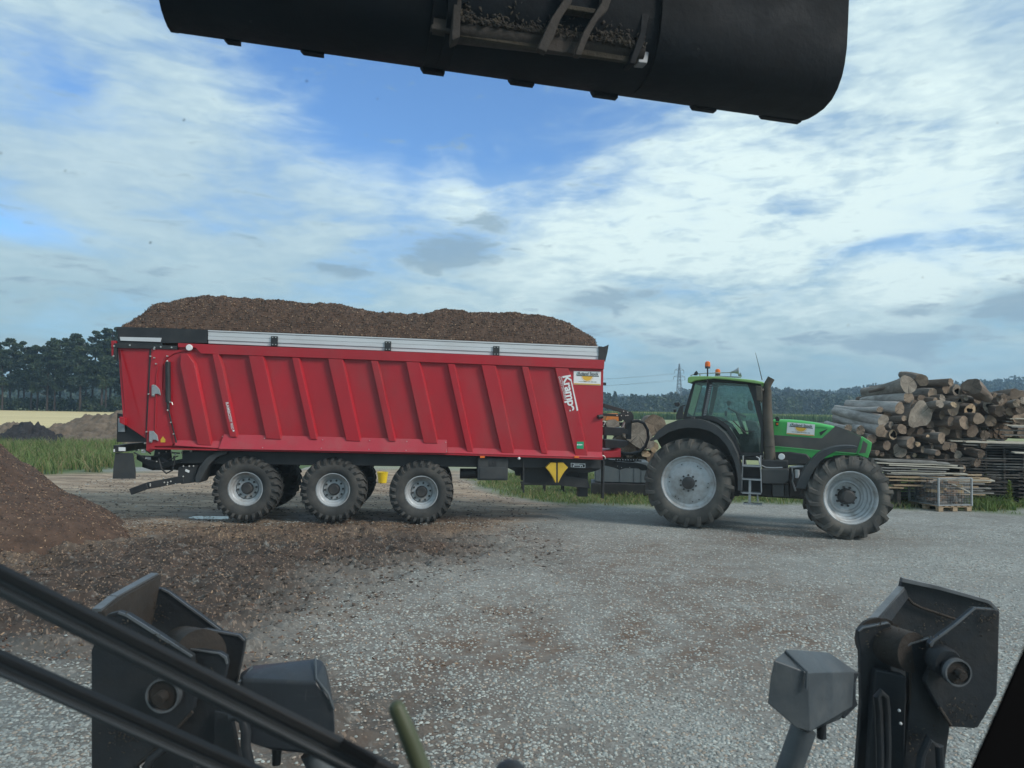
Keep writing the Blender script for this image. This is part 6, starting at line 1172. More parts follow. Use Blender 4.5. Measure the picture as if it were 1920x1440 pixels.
# ---- boards
WG = [mat('board_grey', (.23, .225, .21), .85, 0, .3, 5, .4, 30, (.12, .105, .09), .5, 3, stretch=(.4, 2, 2)), mat('board_tan', (.34, .25, .16), .8, 0, .3, 5, .4, 30, stretch=(.4, 2, 2)), mat('board_dark', (.055, .048, .042), .9, 0, .4, 5, .4, 30, stretch=(.4, 2, 2)), mat('board_pale', (.46, .43, .36), .8, 0, .2, 5, .4, 30, (.3, .27, .22), .4, 3, stretch=(.4, 2, 2))]
def board_mesh(L_, w_, t_, m_, seed):
    mb = MB(); r_ = random.Random(seed); n = 6; vs = []
    for i in range(n + 1):
        x = L_ * (i / n - .5); dz = r_.uniform(-.006, .006); dy = r_.uniform(-.004, .004); vs += [(x, -w_ / 2 + dy, -t_ / 2 + dz), (x, w_ / 2 + dy, -t_ / 2 + dz), (x, w_ / 2 + dy, t_ / 2 + dz), (x, -w_ / 2 + dy, t_ / 2 + dz)]
    fs = [[i * 4 + j, i * 4 + (j + 1) % 4, i * 4 + 4 + (j + 1) % 4, i * 4 + 4 + j] for i in range(n) for j in range(4)] + [[0, 3, 2, 1], [n * 4, n * 4 + 1, n * 4 + 2, n * 4 + 3]]
    return set_mesh('board', mb.add(vs, fs), m_)
BM = [[board_mesh(3.2, .16, .03, m_, 10 * k + j) for j in range(3)] for k, m_ in enumerate(WG)]
def board(loc, rz, ry, k, label, group, sx=1, rx=0, name='board'):
    o = link(bpy.data.objects.new(name, random.choice(BM[k]))); o.location = loc; o.rotation_euler = (rx, ry, rz); o.scale = (sx, 1, 1); tag(o, label, 'board', group); return o
S = lambda x, y, Y=19.2: on_y(1640 + x / 8, 820 + y / 8, Y)
r_ = random.Random(31)
rows = [(345, 0, 940, 0, 'weathered grey board on top of the plank pile behind the mesh crate', 4), (365, 60, 1130, 0, 'weathered grey board on top of the plank pile behind the mesh crate', 4), (395, 0, 1250, 3, 'weathered grey board on top of the plank pile behind the mesh crate', 4), (430, 200, 1310, 3, 'pale board edge at the rim of the plank pile top', 2),
        (455, 0, 1100, 0, 'grey board in the open middle of the plank pile', 2), (495, 50, 1060, 0, 'grey board in the open middle of the plank pile', 2), (528, 240, 1400, 3, 'pale bar in the open middle of the plank pile', 1), (545, 150, 1040, 0, 'grey board in the open middle of the plank pile', 2), (585, 50, 1600, 1, 'tan board in the lower layers of the plank pile', 4), (600, 300, 1740, 1, 'tan board in the lower layers of the plank pile', 3), (630, 850, 1790, 3, 'pale board sticking out to the right of the plank pile', 3),
        (655, 960, 1740, 1, 'tan board in the lower layers of the plank pile', 2), (685, 900, 1650, 0, 'grey board low in the plank pile right of the crate', 2), (718, 280, 1560, 1, 'tan board low in the plank pile behind the crate', 3), (750, 960, 1745, 0, 'grey board low in the plank pile right of the crate', 1), (640, 200, 900, 1, 'tan board in the lower layers of the plank pile', 2), (790, 1000, 1640, 0, 'grey board low in the plank pile right of the crate', 2), (828, 1050, 1790, 0, 'grey board low in the plank pile right of the crate', 1), (852, 1100, 1650, 1, 'short tan board end near the foot of the plank pile', 1), (560, 1150, 1600, 1, 'tan board in the lower layers of the plank pile', 2), (745, 0, 420, 1, 'tan board low beside the tractor wheel', 2)]
for y, x0, x1, k, lab, n_ in rows:
    for j in range(n_):
        Yb = 18.9 + j * .19; a = S(x0 + r_.uniform(-15, 15), y + j * 0, Yb); b = S(x1 + r_.uniform(-40, 0) - j * 12, y + (x1 - x0) * .012, Yb); a.z = b.z = (a.z + b.z) / 2 + 0; c = (a + b) / 2; board((c.x, Yb, max(.05, c.z + j * .004)), r_.uniform(-.02, .02), r_.uniform(-.006, .012) + (.02 if 'top' in lab else 0), k, lab, 'boards: ' + lab, (b - a).length / 3.2, r_.uniform(-.1, .1))
for x in (260, 780, 1180):
    for k_, (y0, y1) in enumerate(((400, 560), (600, 700), (760, 1000))): a = S(x, y0, 19.3); b = S(x, y1, 19.3); mb = MB(); mb.box(-.05, .05, -.35, .35, 0, abs(a.z - b.z)); o = obj('bearer', mb, WG[2], None, .004); o.location = (a.x, 19.3, b.z); tag(o, 'dark timber bearer holding up the layers of the plank pile', 'bearer', 'bearers in the plank pile')
# dark sticker-stacked lumber on the right
for i in range(20):
    z = .12 + i * .078
    for j in range(6):
        xc = on_y(1885, 880, 21).x + r_.uniform(-.1, .1); board((xc + .45, 20.6 + j * .22, z + .02), 0, 0, 2 if r_.random() < .6 else 0, ('weathered ' if j < 2 else 'added inner ') + 'dark board in the ' + ['bottom', 'lower', 'upper', 'top'][i // 5] + ' layers of the tall spaced lumber stack', 'boards of the tall dark lumber stack', 1.0 + r_.uniform(-.04, .04))  # inner rows added to block light through the gaps
for i in range(19):
    for x in (1838, 1872, 1908):
        p = on_y(x, 880, 20.75); mb = MB(); mb.box(-.03, .03, -.33, .80, -.017, .017); o = obj('sticker', mb, WG[2], None) if (i == 0 and x == 1838) else link(bpy.data.objects.new('sticker', bpy.data.meshes['sticker'])); o.location = (p.x, 20.82, .12 + i * .078 + .06); tag(o, 'short spacer strip between layers of the tall dark lumber stack', 'spacer strip', 'spacer strips in the dark lumber stack')
for i, (x0, x1, y, k, Yb) in enumerate([(1780, 1960, 827, 3, 20.3), (1810, 1990, 829, 3, 20.0), (1800, 1980, 834, 0, 20.4), (1778, 1880, 822, 0, 20.8), (1880, 1990, 815, 0, 20.6), (1870, 1980, 806, 0, 20.7), (1885, 1990, 797, 3, 20.5), (1880, 1990, 790, 0, 20.7), (1890, 2000, 784, 3, 20.6), (1900, 1990, 848, 3, 19.6), (1895, 2000, 800, 0, 20.2)]):
    a, b = on_y(x0, y, Yb), on_y(x1, y + 3, Yb); c = (a + b) / 2; board(c, r_.uniform(-.05, .05), .01, k, ('pale slab board' if k == 3 else 'grey slab board') + ' lying across the top of the dark lumber stack', 'slabs on the dark lumber stack', (b - a).length / 3.2, .1)
for i in range(9):
    for j in range(2): p = on_y(1925, 900, 19.9); board((p.x + .6, 19.9 + j * .2, .1 + i * .11), 0, 0, 2, 'dark board of the nearer low lumber stack cut by the right edge', 'boards of the nearer low lumber stack', .55)
for i in range(14):
    for j in range(2): board((on_y(1690 + j * 90, 890, 20.3).x + r_.uniform(-.4, .4), 19.85 + j * .15, .10 + i * .085), r_.uniform(-.03, .03), r_.uniform(-.01, .01), 2, 'dark filler board added inside the plank pile to darken its gaps', 'dark boards inside the plank pile', .8, r_.uniform(-.2, .2))  # dark boards added as filler, their colour standing in for shade
# ---- mesh crate with firewood
c0, c1, c2 = on_z(1760, 958), on_z(1829, 957), on_z(1718, 950); ex = (c1 - c0); ey = (c2 - c0); Lx = ex.length; ey = Vector((-ex.y, ex.x, 0)).normalized() * 1.0; ang = math.atan2(ex.y, ex.x); ang2 = ang
Lx = 1.0; Ly = 1.0; Hc = .83
crate = empty('mesh_crate', c0, ang, 'galvanised wire mesh crate of split firewood on a wooden pallet', 'mesh crate')
mb = MB()
for y in (0, Ly / 2 - .05, Ly - .1):
    for x in (0, Lx / 2 - .07, Lx - .14): mb.box(x, x + .14, y, y + .1, -.02, .08)
for y in (0, Ly / 2 - .05, Ly - .1): mb.box(-.02, Lx + .02, y, y + .1, .0805, .1)
for x in np.linspace(0, Lx - .1, 6): mb.box(x, x + .1, -.01, Ly + .01, .1005, .12)
obj('pallet', mb, WG[1], crate, .004, split=False)
for x, y in ((0, 0), (Lx, 0), (0, Ly), (Lx, Ly)): mb = MB(); mb.box(x - .02, x + .02, y - .02, y + .02, .12, Hc); obj('post', mb, GALV, crate, .004)
for p, q in (((0, 0), (Lx, 0)), ((0, 0), (0, Ly)), ((Lx, 0), (Lx, Ly)), ((0, Ly), (Lx, Ly))):
    p_, q_ = Vector((*p, 0)), Vector((*q, 0)); mb = MB()
    for z in (.14, Hc): mb.tube([p_ + Vector((0, 0, z)), q_ + Vector((0, 0, z))], .014, 6)
    obj('rim_bar', mb, GALV, crate); mb = MB()
    for k in range(1, 21): s_ = p_.lerp(q_, k / 21); mb.bar(s_ + Vector((0, 0, .14)), s_ + Vector((0, 0, Hc)), .003, .003)
    for k in range(1, 15): z = .14 + (Hc - .14) * k / 15; mb.bar(p_ + Vector((0, 0, z)), q_ + Vector((0, 0, z)), .003, .003)
    obj('wire_mesh', mb, GALV, crate)
FWM = [mat('firewood_fresh', (.42, .27, .13), .8, 0, .3, 8, .3, 40), mat('firewood_brown', (.20, .12, .07), .85, 0, .3, 8, .3, 40), mat('firewood_grey', (.20, .175, .15), .9, 0, .3, 8, .3, 40)]
def split_wood(seed, L_, m_):
    r2 = random.Random(seed); mb = MB(); n = 3 + seed % 2; sec = [(r2.uniform(.035, .06) * math.cos(t), r2.uniform(.035, .06) * math.sin(t)) for t in np.linspace(0, 2 * math.pi, n + 1)[:-1]]; mb.extrude([(x, -L_ / 2, z) for x, z in sec], (0, L_, 0)); return set_mesh('firewood', mb, m_)
FWS = [split_wood(i, .30, FWM[i % 3]) for i in range(9)]
cm = crate.matrix_basis
for i in range(110):
    lay = i // 14; z = .17 + lay * .075; x, y = r_.uniform(.09, Lx - .09), r_.uniform(.17, Ly - .17); o = link(bpy.data.objects.new('firewood', FWS[r_.randrange(9) if lay > 3 else r_.choice([1, 2, 4, 5, 7, 8])])); th = ang + r_.choice([0, 1.57]) + r_.uniform(-.3, .3)
    if abs(math.cos(th - ang)) < .5: x = r_.uniform(.17, Lx - .17)
    o.location = c0 + Vector((x * math.cos(ang) - y * math.sin(ang), x * math.sin(ang) + y * math.cos(ang), z)); o.rotation_euler = (r_.uniform(-.2, .2), r_.uniform(0, 3), th); tag(o, ['pale', 'brown', 'grey'][int(o.data.name.split('.')[1]) % 3 if '.' in o.data.name else 0] + ' split firewood piece in the ' + ('bottom' if lay < 3 else 'middle' if lay < 6 else 'top') + ' of the wire mesh crate', 'firewood', 'firewood pieces in the mesh crate')
o = link(bpy.data.objects.new('offcut', BM[3][0])); o.scale = (.26, .7, 1.2); pz_ = on_y(1796, 913, c0.y + .55); o.location = pz_; o.rotation_euler = (0, .42, ang); tag(o, 'pale sawn offcut leaning steeply on the firewood in the crate', 'board')
# steel stillage behind
st_ = empty('steel_stillage', on_z(1705, 945), .05, 'empty galvanised steel stillage frame with a curved foot left of the mesh crate', 'stillage'); b0 = on_z(1705, 945)
for x in (1705, 1718): mb = MB(); p = on_y(x, 940, b0.y) - b0; mb.box(p.x - .025, p.x + .025, -.025, .025, 0, 1.05 if x == 1705 else .75); obj('post', mb, GALV, st_, .004)
mb = MB(); p = on_y(1779, 890, b0.y) - b0; mb.box(p.x - .03, p.x + .03, .5, .56, 0, 1.15); obj('post', mb, GALV, st_, .004)
mb = MB(); mb.tube([(0, 0, .22), (.03, 0, .1), (.10, 0, .05), (.17, 0, .04)], .02, 6); obj('foot', mb, GALV, st_)
mb = MB(); mb.bar((0, 0, .78), (1.03, .53, .80), .04, .04); obj('rail', mb, GALV, st_)
mb = MB(); p = on_y(1784, 885, b0.y) - b0; mb.tube([p + Vector((.05 * math.cos(t), 0, .05 * math.sin(t))) for t in np.linspace(0, 6.28, 14)], .008, 6, False); obj('ring', mb, GALV, st_)
# ---- yellow-green tall weeds
for i, (x, y, h, lab) in enumerate([(1682, 945, .85, 'yellow-green mullein-like plant beside the tractor front wheel'), (1848, 940, .8, 'tall yellow-green plant right of the mesh crate'), (1893, 950, .7, 'leafy green plant before the nearer dark lumber stack')]):
    b = on_z(x, y); rg = np.random.default_rng(40 + i); t = empty('weed_plant', (b.x, b.y, 0), 0, lab, 'plant'); mb = MB(); mb.tube([(0, 0, -.03), (.02, 0, h * .5), (0, 0.02, h)], [.012, .008, .003], 5); obj('stem', mb, GR[0], t)
    n_ = 260; z = rg.random(n_) ** .8 * h; a = rg.uniform(0, 6.28, n_); l_ = (.05 + .11 * (1 - z / h)) * rg.uniform(.5, 1.2, n_); u = np.stack([np.cos(a), np.sin(a), rg.uniform(0, .8, n_)], 1); v = np.stack([-np.sin(a), np.cos(a), np.zeros(n_)], 1); p = np.stack([np.zeros(n_), np.zeros(n_), z], 1)
    vs = np.stack([p, p + u * l_[:, None] * .5 + v * .022, p + u * l_[:, None], p + u * l_[:, None] * .5 - v * .022], 1).reshape(-1, 3); np_obj('leaves', vs, np.arange(n_ * 4).reshape(n_, 4), [GR[1], leafm('leaf_yellow_green', (.22, .26, .06))], t, mi=rg.integers(0, 2, n_))
# ---- small things behind the trailer
b = on_z(717, 905); bu = empty('bucket', (b.x, b.y, 0), 0, 'yellow plastic bucket on the ground behind the trailer wheels', 'bucket'); YB = mat('bright_yellow_plastic', (.70, .52, .02), .45, 0, .08, 5)
mb = MB(); mb.lathe([(.001, 0), (.13, 0), (.17, .32), (.18, .32), (.18, .34), (.165, .34), (.125, .02), (.001, .02)], axis='z', n=24); obj('body', mb, YB, bu); mb = MB(); mb.tube([(.18 * math.cos(t), 0, .33 + .1 * math.sin(t)) for t in np.linspace(0, 3.14, 9)], .005, 5); obj('handle', mb, GALV, bu)
b = on_z(1165, 930); cx_ = on_y(1165, 900, b.y)
bin_ = empty('steel_container', (b.x, b.y, 0), -.10, 'blue-grey sheet steel container with a dark base behind the drawbar', 'container'); BG = mat('blue_grey_sheet', (.12, .15, .17), .5, .2, .12, 2, .02, 30, (.20, .22, .22), .5, 3)
mb = MB(); mb.box(-.75, .75, 0, 1.0, .38, .98); mb2 = obj('shell', mb, BG, bin_, .02); mb = MB(); mb.box(-.85, .85, -.08, 1.05, .04, .36); obj('base', mb, BLACK, bin_, .02)
for x in (-.5, -.05, .35, .55): mb = MB(); mb.box(x, x + .03, -.012, -.001, .40, .96); obj('stiffener', mb, BG, bin_, .003)
b = on_y(1147, 783, 22.5); ow = empty('orange_machine', (b.x, b.y, 0), .2, 'orange machine housing on a dark frame behind the upper hose rack', 'machine'); OR = mat('orange_paint', (.55, .17, .02), .5, 0, .1, 4, .03, 50, (.2, .1, .05), .5, 3)
mb = MB(); mb.prism([(-.3, b.z - .1), (-.22, b.z + .12), (.12, b.z + .14), (.28, b.z + .02), (.25, b.z - .12)], -.2, .2); obj('housing', mb, OR, ow, .03); mb = MB(); mb.box(-.5, .9, -.1, .1, b.z - .26, b.z - .14); obj('beam', mb, BLACK, ow, .01); mb = MB(); mb.bar((-.3, 0, 0), (-.2, 0, b.z - .26), .09, .09); mb.bar((.5, 0, 0), (.4, 0, b.z - .26), .09, .09); obj('leg', mb, BLACK, ow)
b = on_z(1015, 922); hf = empty('pallet_frame', (b.x, b.y, 0), .03, 'low dark steel frame lying on the grass under the trailer front', 'frame')
for y, z in ((0, .22), (.5, .22)): mb = MB(); mb.bar((-.6, y, z), (.75, y, z), .06, .05); obj('rail', mb, BLACK, hf, .004)
for x in (-.55, .1, .65): mb = MB(); mb.bar((x, -.05, .17), (x, .55, .17), .05, .04); obj('cross_rail', mb, BLACK, hf, .004); mb = MB(); mb.bar((x, 0, 0), (x, 0, .19), .05, .05); mb.bar((x, .5, 0), (x, .5, .19), .05, .05); obj('foot', mb, BLACK, hf, .004)
# ================================================================== WHEEL LOADER (the photograph is taken from its cab)
loader = empty('wheel_loader', (0, 0, 0), 0, 'black wheel loader seen from its cab, raised bucket overhead, lamps and wipers below', 'wheel loader')
LBK = mat('loader_black_paint', (.014, .017, .021), .4, 0, .45, 4, .12, 25, (.036, .031, .026), .6, 6, scr=.4, scol=(.055, .055, .055), spec=.35); LBR = mat('loader_worn_edge', (.16, .17, .18), .45, .5, .3, 9); LRU = mat('loader_rust_brown', (.030, .023, .018), .8, .1, .4, 9, .4, 40)
BKM = mat('bucket_steel_dark', (.004, .006, .009), .55, 0, .5, 2.5, .2, 30, (.012, .010, .009), .6, 3, scr=.35, scol=(.016, .016, .016), spec=.12); LMP = mat('lamp_housing_grey_plastic', (.052, .065, .076), .36, 0, .2, 6, .06, 60, (.12, .13, .13), .5, 9, scr=.35, scol=(.14, .15, .15)); LMP2 = mat('lamp_housing_black_plastic', (.018, .023, .030), .36, 0, .2, 6, .06, 60, (.06, .06, .058), .4, 9, scr=.3)
DIRTB = mat('dried_mud', (.036, .028, .018), .95, 0, .5, 14, .8, 40)
# ---- bucket
hB = 1.30; ZL, ZR = hB * 1.885, hB * 2.406
BLp = on_y(320, 60, 1.0); dL = ray(320, 60); dR = ray(1500, 228); PL = CAM + dL * (hB / dL.z); PR = CAM + dR * (hB / dR.z)
psB = math.atan2(PR.y - PL.y, PR.x - PL.x); bw = (PR - PL).length; bo = Vector((PL.x, PL.y, 0)); zb = PL.z
bk = empty('bucket', bo, psB, parent=loader); BF = Frame(bo, psB)
def side_hit(px, py, u):      # where a ray meets the plane of the bucket's end, as (depth, height)
    d = ray(px, py); k = ((bo - CAM).dot(BF.t) + u) / d.dot(BF.t); P_ = CAM + d * k - bo; return (P_.dot(BF.n), P_.z)
prof = [side_hit(x, y, bw) for x, y in ((1500, 228), (1516, 223), (1530, 215), (1545, 204), (1560, 187), (1571, 166), (1579, 143), (1584, 120), (1588, 90), (1590, 50), (1592, 0))]
y9, z9 = prof[-1]; prof += [(y9 - .015, z9 + .2), (y9 + .0, z9 + .45), (y9 + .06, z9 + .7), (y9 + .18, z9 + .9)]; prof[0] = (0.0, zb)
inn = [(y + .02, z + .025) for y, z in prof]
mb = MB(); n = len(prof); vs = [(x, y, z) for x in (0, bw) for y, z in prof + inn[::-1]]; m_ = 2 * n
mb.add(vs, [list(range(m_ - 1, -1, -1)), list(range(m_, 2 * m_))] + [[i, (i + 1) % m_, (i + 1) % m_ + m_, i + m_] for i in range(m_)]); obj('shell', mb, BKM, bk, angle=40)
endp = prof + [(.35, z9 + .9), (.30, zb + .8), (.12, zb + .35)]
for x in (.001, bw - .026): mb = MB(); mb.extrude([(x, y + .003, z) for y, z in endp], (.025, 0, 0)); obj('side_plate', mb, BKM, bk)
def along(px, py): return BF.at(px, py, 0)[0]
for x0, x1, y_, dz in ((420, 452, 76, .012), (563, 608, 95, .012), (788, 833, 127, .018), (953, 1000, 151, .014), (1108, 1156, 173, .018), (1295, 1340, 200, .014), (1425, 1498, 220, .010)):
    a, b = along(x0, y_), along(x1, y_ + 6); mb = MB(); mb.extrude([(a + .012, .012, zb - dz), (b, .012, zb - dz), (b, .012, zb + .10), (a, .012, zb + .10), (a, .012, zb)], (0, -.03, 0)); obj('wear_plate', mb, BKM, bk, .002)
def on_back(fn_pts, v, t, name, m_, bev=.004):      # plate standing v in front of the edge plane, outline in photograph pixels
    mb = MB(); q = [BF.at(x, y, v) for x, y in fn_pts]; mb.prism(q, v, v + t); return obj(name, mb, m_, bk, bev)
def rib_on_back(x0, x1, m_, off=.02):
    a, b = along(x0, 130), along(x1, 130); pts = [(y - off, z - .004) for y, z in prof[:11]]; base = [(y - .001, z) for y, z in prof[:11]]; mb = MB(); mb.extrude([(a, y, z) for y, z in pts + base[::-1]], (b - a, 0, 0)); return obj('stiffening_rib', mb, m_, bk)
rib_on_back(815, 830, BKM); rib_on_back(1176, 1190, BKM); rib_on_back(790, 793, BKM, .012); rib_on_back(836, 839, BKM, .012)
VC = -.20
p0, p1 = BF.at(850, 66, VC), BF.at(1195, 105, VC); mb = MB(); mb.tube([(p0[0], VC - .03, p0[1]), (p1[0], VC - .03, p1[1])], .042, 18); obj('coupler_tube', mb, LRU, bk)
on_back([(848, 66), (1010, 90), (1195, 118), (1193, 108), (1010, 78), (850, 52)], VC - .06, .02, 'coupler_lip', DIRTB, .002)
on_back([(868, -40), (1010, -20), (1012, 60), (868, 42)], VC + .02, .02, 'coupler_plate', BKM); on_back([(1110, 0), (1185, 12), (1185, 85), (1100, 70)], VC + .02, .02, 'coupler_plate', BKM)
on_back([(812, 14), (852, 20), (853, 62), (808, 54)], VC - .05, .06, 'hook_block', LRU, .006); on_back([(1203, 75), (1221, 78), (1214, 119), (1196, 117)], VC - .05, .06, 'hook_block', LBR, .004)
on_back([(855, -80), (870, -80), (862, 70), (848, 76), (847, 66)], VC - .09, .06, 'hook_plate', LRU, .004); on_back([(1225, -60), (1219, 10), (1216, 36), (1208, 80), (1190, 120), (1180, 118), (1200, 60), (1210, -60)], VC - .09, .06, 'hook_plate', BKM, .004)
on_back([(1007, 8), (1022, 12), (1026, 36), (1006, 36)], VC - .04, .05, 'lug', LBR, .003)
on_back([(1062, -60), (1056, 0), (1036, 30), (1026, 50), (1008, 90), (1024, 98), (1040, 66), (1052, 34), (1072, 4), (1080, -60)], VC - .13, .03, 'tilt_link', LRU, .004)
on_back([(1150, -60), (1146, 0), (1140, 18), (1122, 36), (1108, 60), (1090, 104), (1078, 102), (1094, 60), (1112, 30), (1128, 4), (1134, -60)], VC - .13, .03, 'tilt_link', LRU, .004)
on_back([(1066, 8), (1118, 16), (1114, 25), (1058, 16)], VC - .12, .10, 'tilt_crosspiece', DIRTB, .004)
p0 = BF.at(1030, 60, VC - .08); on_back([(1030, 50), (1105, 62), (1090, 104), (1012, 92)], VC - .07, .02, 'tilt_web', LRU, .004)
for x0 in (862, 1214):
    u, z0 = BF.at(x0, -40, VC - .06); mb = MB(); mb.bar((u, VC - .06, z0), (u, VC - .45, z0 + .8), .06, .16); mb.bar((u, VC - .45, z0 + .8), (u, VC - 2.6, z0 + 1.0), .07, .2); obj('lift_arm', mb, BKM, bk, .01)
rg = np.random.default_rng(9); n_ = 1100; q0, q1 = Vector((*BF.at(852, 60, VC), 0)), Vector((*BF.at(1195, 110, VC), 0)); t_ = np.concatenate([rg.random(700), rg.random(130) * .06, .72 + rg.random(270) * .2]); pts = np.stack([q0.x + (q1.x - q0.x) * t_, VC - .075 + rg.normal(0, .006, n_), q0.y + (q1.y - q0.y) * t_ + rg.exponential(.018, n_)], 1); c = chips('dried_mud', pts, np.tile([0, -1., 0], (n_, 1)), .007, [DIRTB, LRU], bk); c['kind'] = 'stuff'
# ---- towers left and right of the windscreen
def PX(ox, oy, k): return lambda x, y, Y: on_y(ox + x / k, oy + y / k, Y)
Lq = PX(0, 1040, 2.3415); Rq = PX(1400, 1040, 3.6)
def plate(name, fn, pts, Y, t, m_=LBK, parent=None, bev=.003, push=Vector((0, 1, 0))):
    mb = MB(); q = [fn(x, y, Y) for x, y in pts]; mb.extrude(q, push * t); return obj(name, mb, m_, parent, bev)
ltw = empty('arm_tower', (0, 0, 0), parent=loader); rtw = empty('arm_tower', (0, 0, 0), parent=loader)
plate('rear_plate', Lq, [(400, 420), (470, 262), (520, 250), (560, 262), (700, 350), (845, 445), (856, 600), (850, 680), (600, 930), (560, 1400), (400, 1400)], 1.85, .02, LBK, ltw)
plate('edge_strip', Lq, [(520, 250), (560, 262), (700, 350), (845, 445), (838, 452), (690, 360), (552, 272), (515, 260)], 1.845, .004, LBR, ltw, .0005)
plate('front_plate', Lq, [(638, 145), (710, 150), (740, 165), (968, 332), (1000, 480), (900, 900), (450, 900), (440, 260)], 2.20, .02, LBK, ltw)
plate('edge_strip', Lq, [(710, 148), (742, 163), (968, 330), (960, 335), (738, 171), (708, 156)], 2.195, .004, LBR, ltw, .0005)
mb = MB(); p = [Lq(425, 248, 1.95), Lq(500, 192, 2.02), Lq(682, 88, 2.2), Lq(640, 300, 2.2), Lq(560, 500, 1.95)]; mb.extrude(p, (.02, 0, 0.0)); obj('side_plate', mb, LRU, ltw, .002)
mb = MB(); mb.bar(Lq(425, 246, 1.95), Lq(498, 190, 2.03), .025, .012); mb.bar(Lq(500, 188, 2.03), Lq(680, 88, 2.2), .025, .012); obj('edge_strip', mb, LBR, ltw)
plate('inner_lug', Lq, [(860, 335), (900, 328), (1052, 355), (1073, 378), (1068, 420), (1020, 640), (800, 640), (790, 420)], 2.05, .02, LBK, ltw)
plate('edge_strip', Lq, [(900, 326), (1050, 352), (1074, 376), (1066, 380), (1046, 360), (898, 334)], 2.045, .004, LBR, ltw, .0005)
plate('outer_lug', Lq, [(830, 412), (965, 432), (992, 450), (998, 480), (985, 540), (960, 660), (1010, 700), (1060, 937), (1060, 1400), (620, 1400), (620, 930), (850, 685), (850, 450)], 1.89, .02, LBK, ltw)
plate('edge_strip', Lq, [(835, 412), (965, 431), (994, 449), (1000, 480), (992, 482), (984, 456), (960, 438), (835, 420)], 1.885, .004, LBR, ltw, .0005)
mb = MB(); mb.tube([Lq(800, 410, 2.20), Lq(880, 440, 1.9)], .065, 22); obj('pivot_tube', mb, LRU, ltw)
def pin(fn, x, y, Y, r0, par, out=.05):
    c = fn(x, y, Y); mb = MB(); mb.lathe([(.001, -out * .2), (r0 * .62, -out * .2), (r0, -out * .12), (r0, .0), (.001, 0)], c, n=28); o = obj('pivot_pin', mb, LBK, par)
    mb = MB(); mb.lathe([(r0 * .86, -out * .5), (r0 * .98, -out * .5), (r0 * .98, -out * .13), (r0 * .86, -out * .13), (r0 * .86, -out * .5)], c, n=28, close=False); obj('collar', mb, LBR, par)
    mb = MB(); mb.lathe([(.001, -out), (r0 * .30, -out), (r0 * .34, -out * .9), (r0 * .34, -out * .4), (r0 * .8, -out * .38), (r0 * .8, -out * .2), (.001, -out * .2)], c, n=6 if False else 20); obj('bolt_head', mb, LRU, par)
pin(Lq, 733, 604, 1.848, .044, ltw)
plate('gusset', Lq, [(940, 690), (1010, 700), (1060, 937), (1060, 1400), (930, 1400)], 1.87, .012, LBK, ltw)
mb = MB(); mb.tube([Lq(x, y, 1.84) for x, y in ((1010, 715), (1040, 706), (1068, 725), (1080, 780), (1078, 840), (1098, 930), (1110, 1100))], .013, 12); obj('hose', mb, LBK, loader)
# right tower
plate('front_plate', Rq, [(1055, 158), (1300, 215), (1500, 270), (1640, 312), (1708, 385), (1700, 700), (1690, 950), (1560, 1170), (1000, 1150), (815, 700), (815, 480), (1040, 228)], 2.42, .02, LBK, rtw)
plate('top_flange', Rq, [(1050, 156), (1300, 212), (1500, 268), (1643, 310), (1706, 372), (1690, 378), (1630, 330), (1495, 290), (1300, 238), (1048, 185)], 2.40, .015, LBR, rtw, .001)
mb = MB(); q = [Rq(1042, 228, 2.41), Rq(1065, 290, 2.41), Rq(860, 560, 2.1), Rq(818, 480, 2.1)]; mb.extrude(q, (.015, 0, 0)); obj('side_plate', mb, LBK, rtw, .002)
mb = MB(); mb.bar(Rq(1042, 226, 2.40), Rq(820, 478, 2.12), .02, .012); obj('edge_strip', mb, LBR, rtw)
plate('inner_lug', Rq, [(756, 515), (785, 492), (962, 461), (975, 470), (980, 900), (900, 1440), (880, 2000), (700, 2000), (745, 1440), (775, 1000), (768, 640), (752, 545)], 2.06, .02, LBK, rtw)
plate('edge_strip', Rq, [(756, 516), (785, 491), (960, 458), (966, 466), (790, 500), (762, 522)], 2.055, .004, LBR, rtw, .0005)
plate('outer_lug', Rq, [(1083, 615), (1110, 598), (1268, 560), (1300, 600), (1370, 900), (1372, 1170), (1335, 1440), (1320, 2000), (1050, 2000), (1055, 1440), (1100, 1000), (1095, 720)], 2.00, .02, LBK, rtw)
plate('edge_strip', Rq, [(1083, 614), (1110, 596), (1268, 556), (1270, 566), (1114, 606), (1092, 622)], 1.995, .004, LBR, rtw, .0005)
plate('rear_plate', Rq, [(1235, 605), (1260, 580), (1400, 480), (1545, 360), (1690, 372), (1704, 400), (1698, 700), (1685, 940), (1600, 1110), (1540, 1176), (1380, 1160), (1290, 1020), (1205, 860), (1245, 760)], 1.96, .02, LBK, rtw)
plate('edge_strip', Rq, [(1236, 602), (1262, 574), (1400, 474), (1542, 356), (1550, 366), (1408, 486), (1270, 590), (1250, 630)], 1.955, .004, LBR, rtw, .0005)
mb = MB(); mb.tube([Rq(905, 590, 2.10), Rq(1120, 660, 2.0)], .055, 22); mb.tube([Rq(895, 585, 2.12), Rq(915, 592, 2.09)], .068, 22); obj('pivot_tube', mb, LRU, rtw)
c = Rq(1318, 712, 1.95); mb = MB(); mb.lathe([(.001, -.03), (.035, -.03), (.040, -.02), (.040, .012), (.001, .012)], c, n=26); obj('boss', mb, LBK, rtw)
pin(Rq, 1400, 782, 1.915, .036, rtw, .04)
mb = MB(); q = [Rq(868, 775, 2.04), Rq(1082, 820, 1.985), Rq(1070, 1440, 1.97), Rq(1060, 2000, 1.97), Rq(800, 2000, 2.0), Rq(830, 1440, 2.02)]; mb.extrude(q, (0, .03, 0)); obj('cover_plate', mb, LBK, rtw, .006)
mb = MB(); 
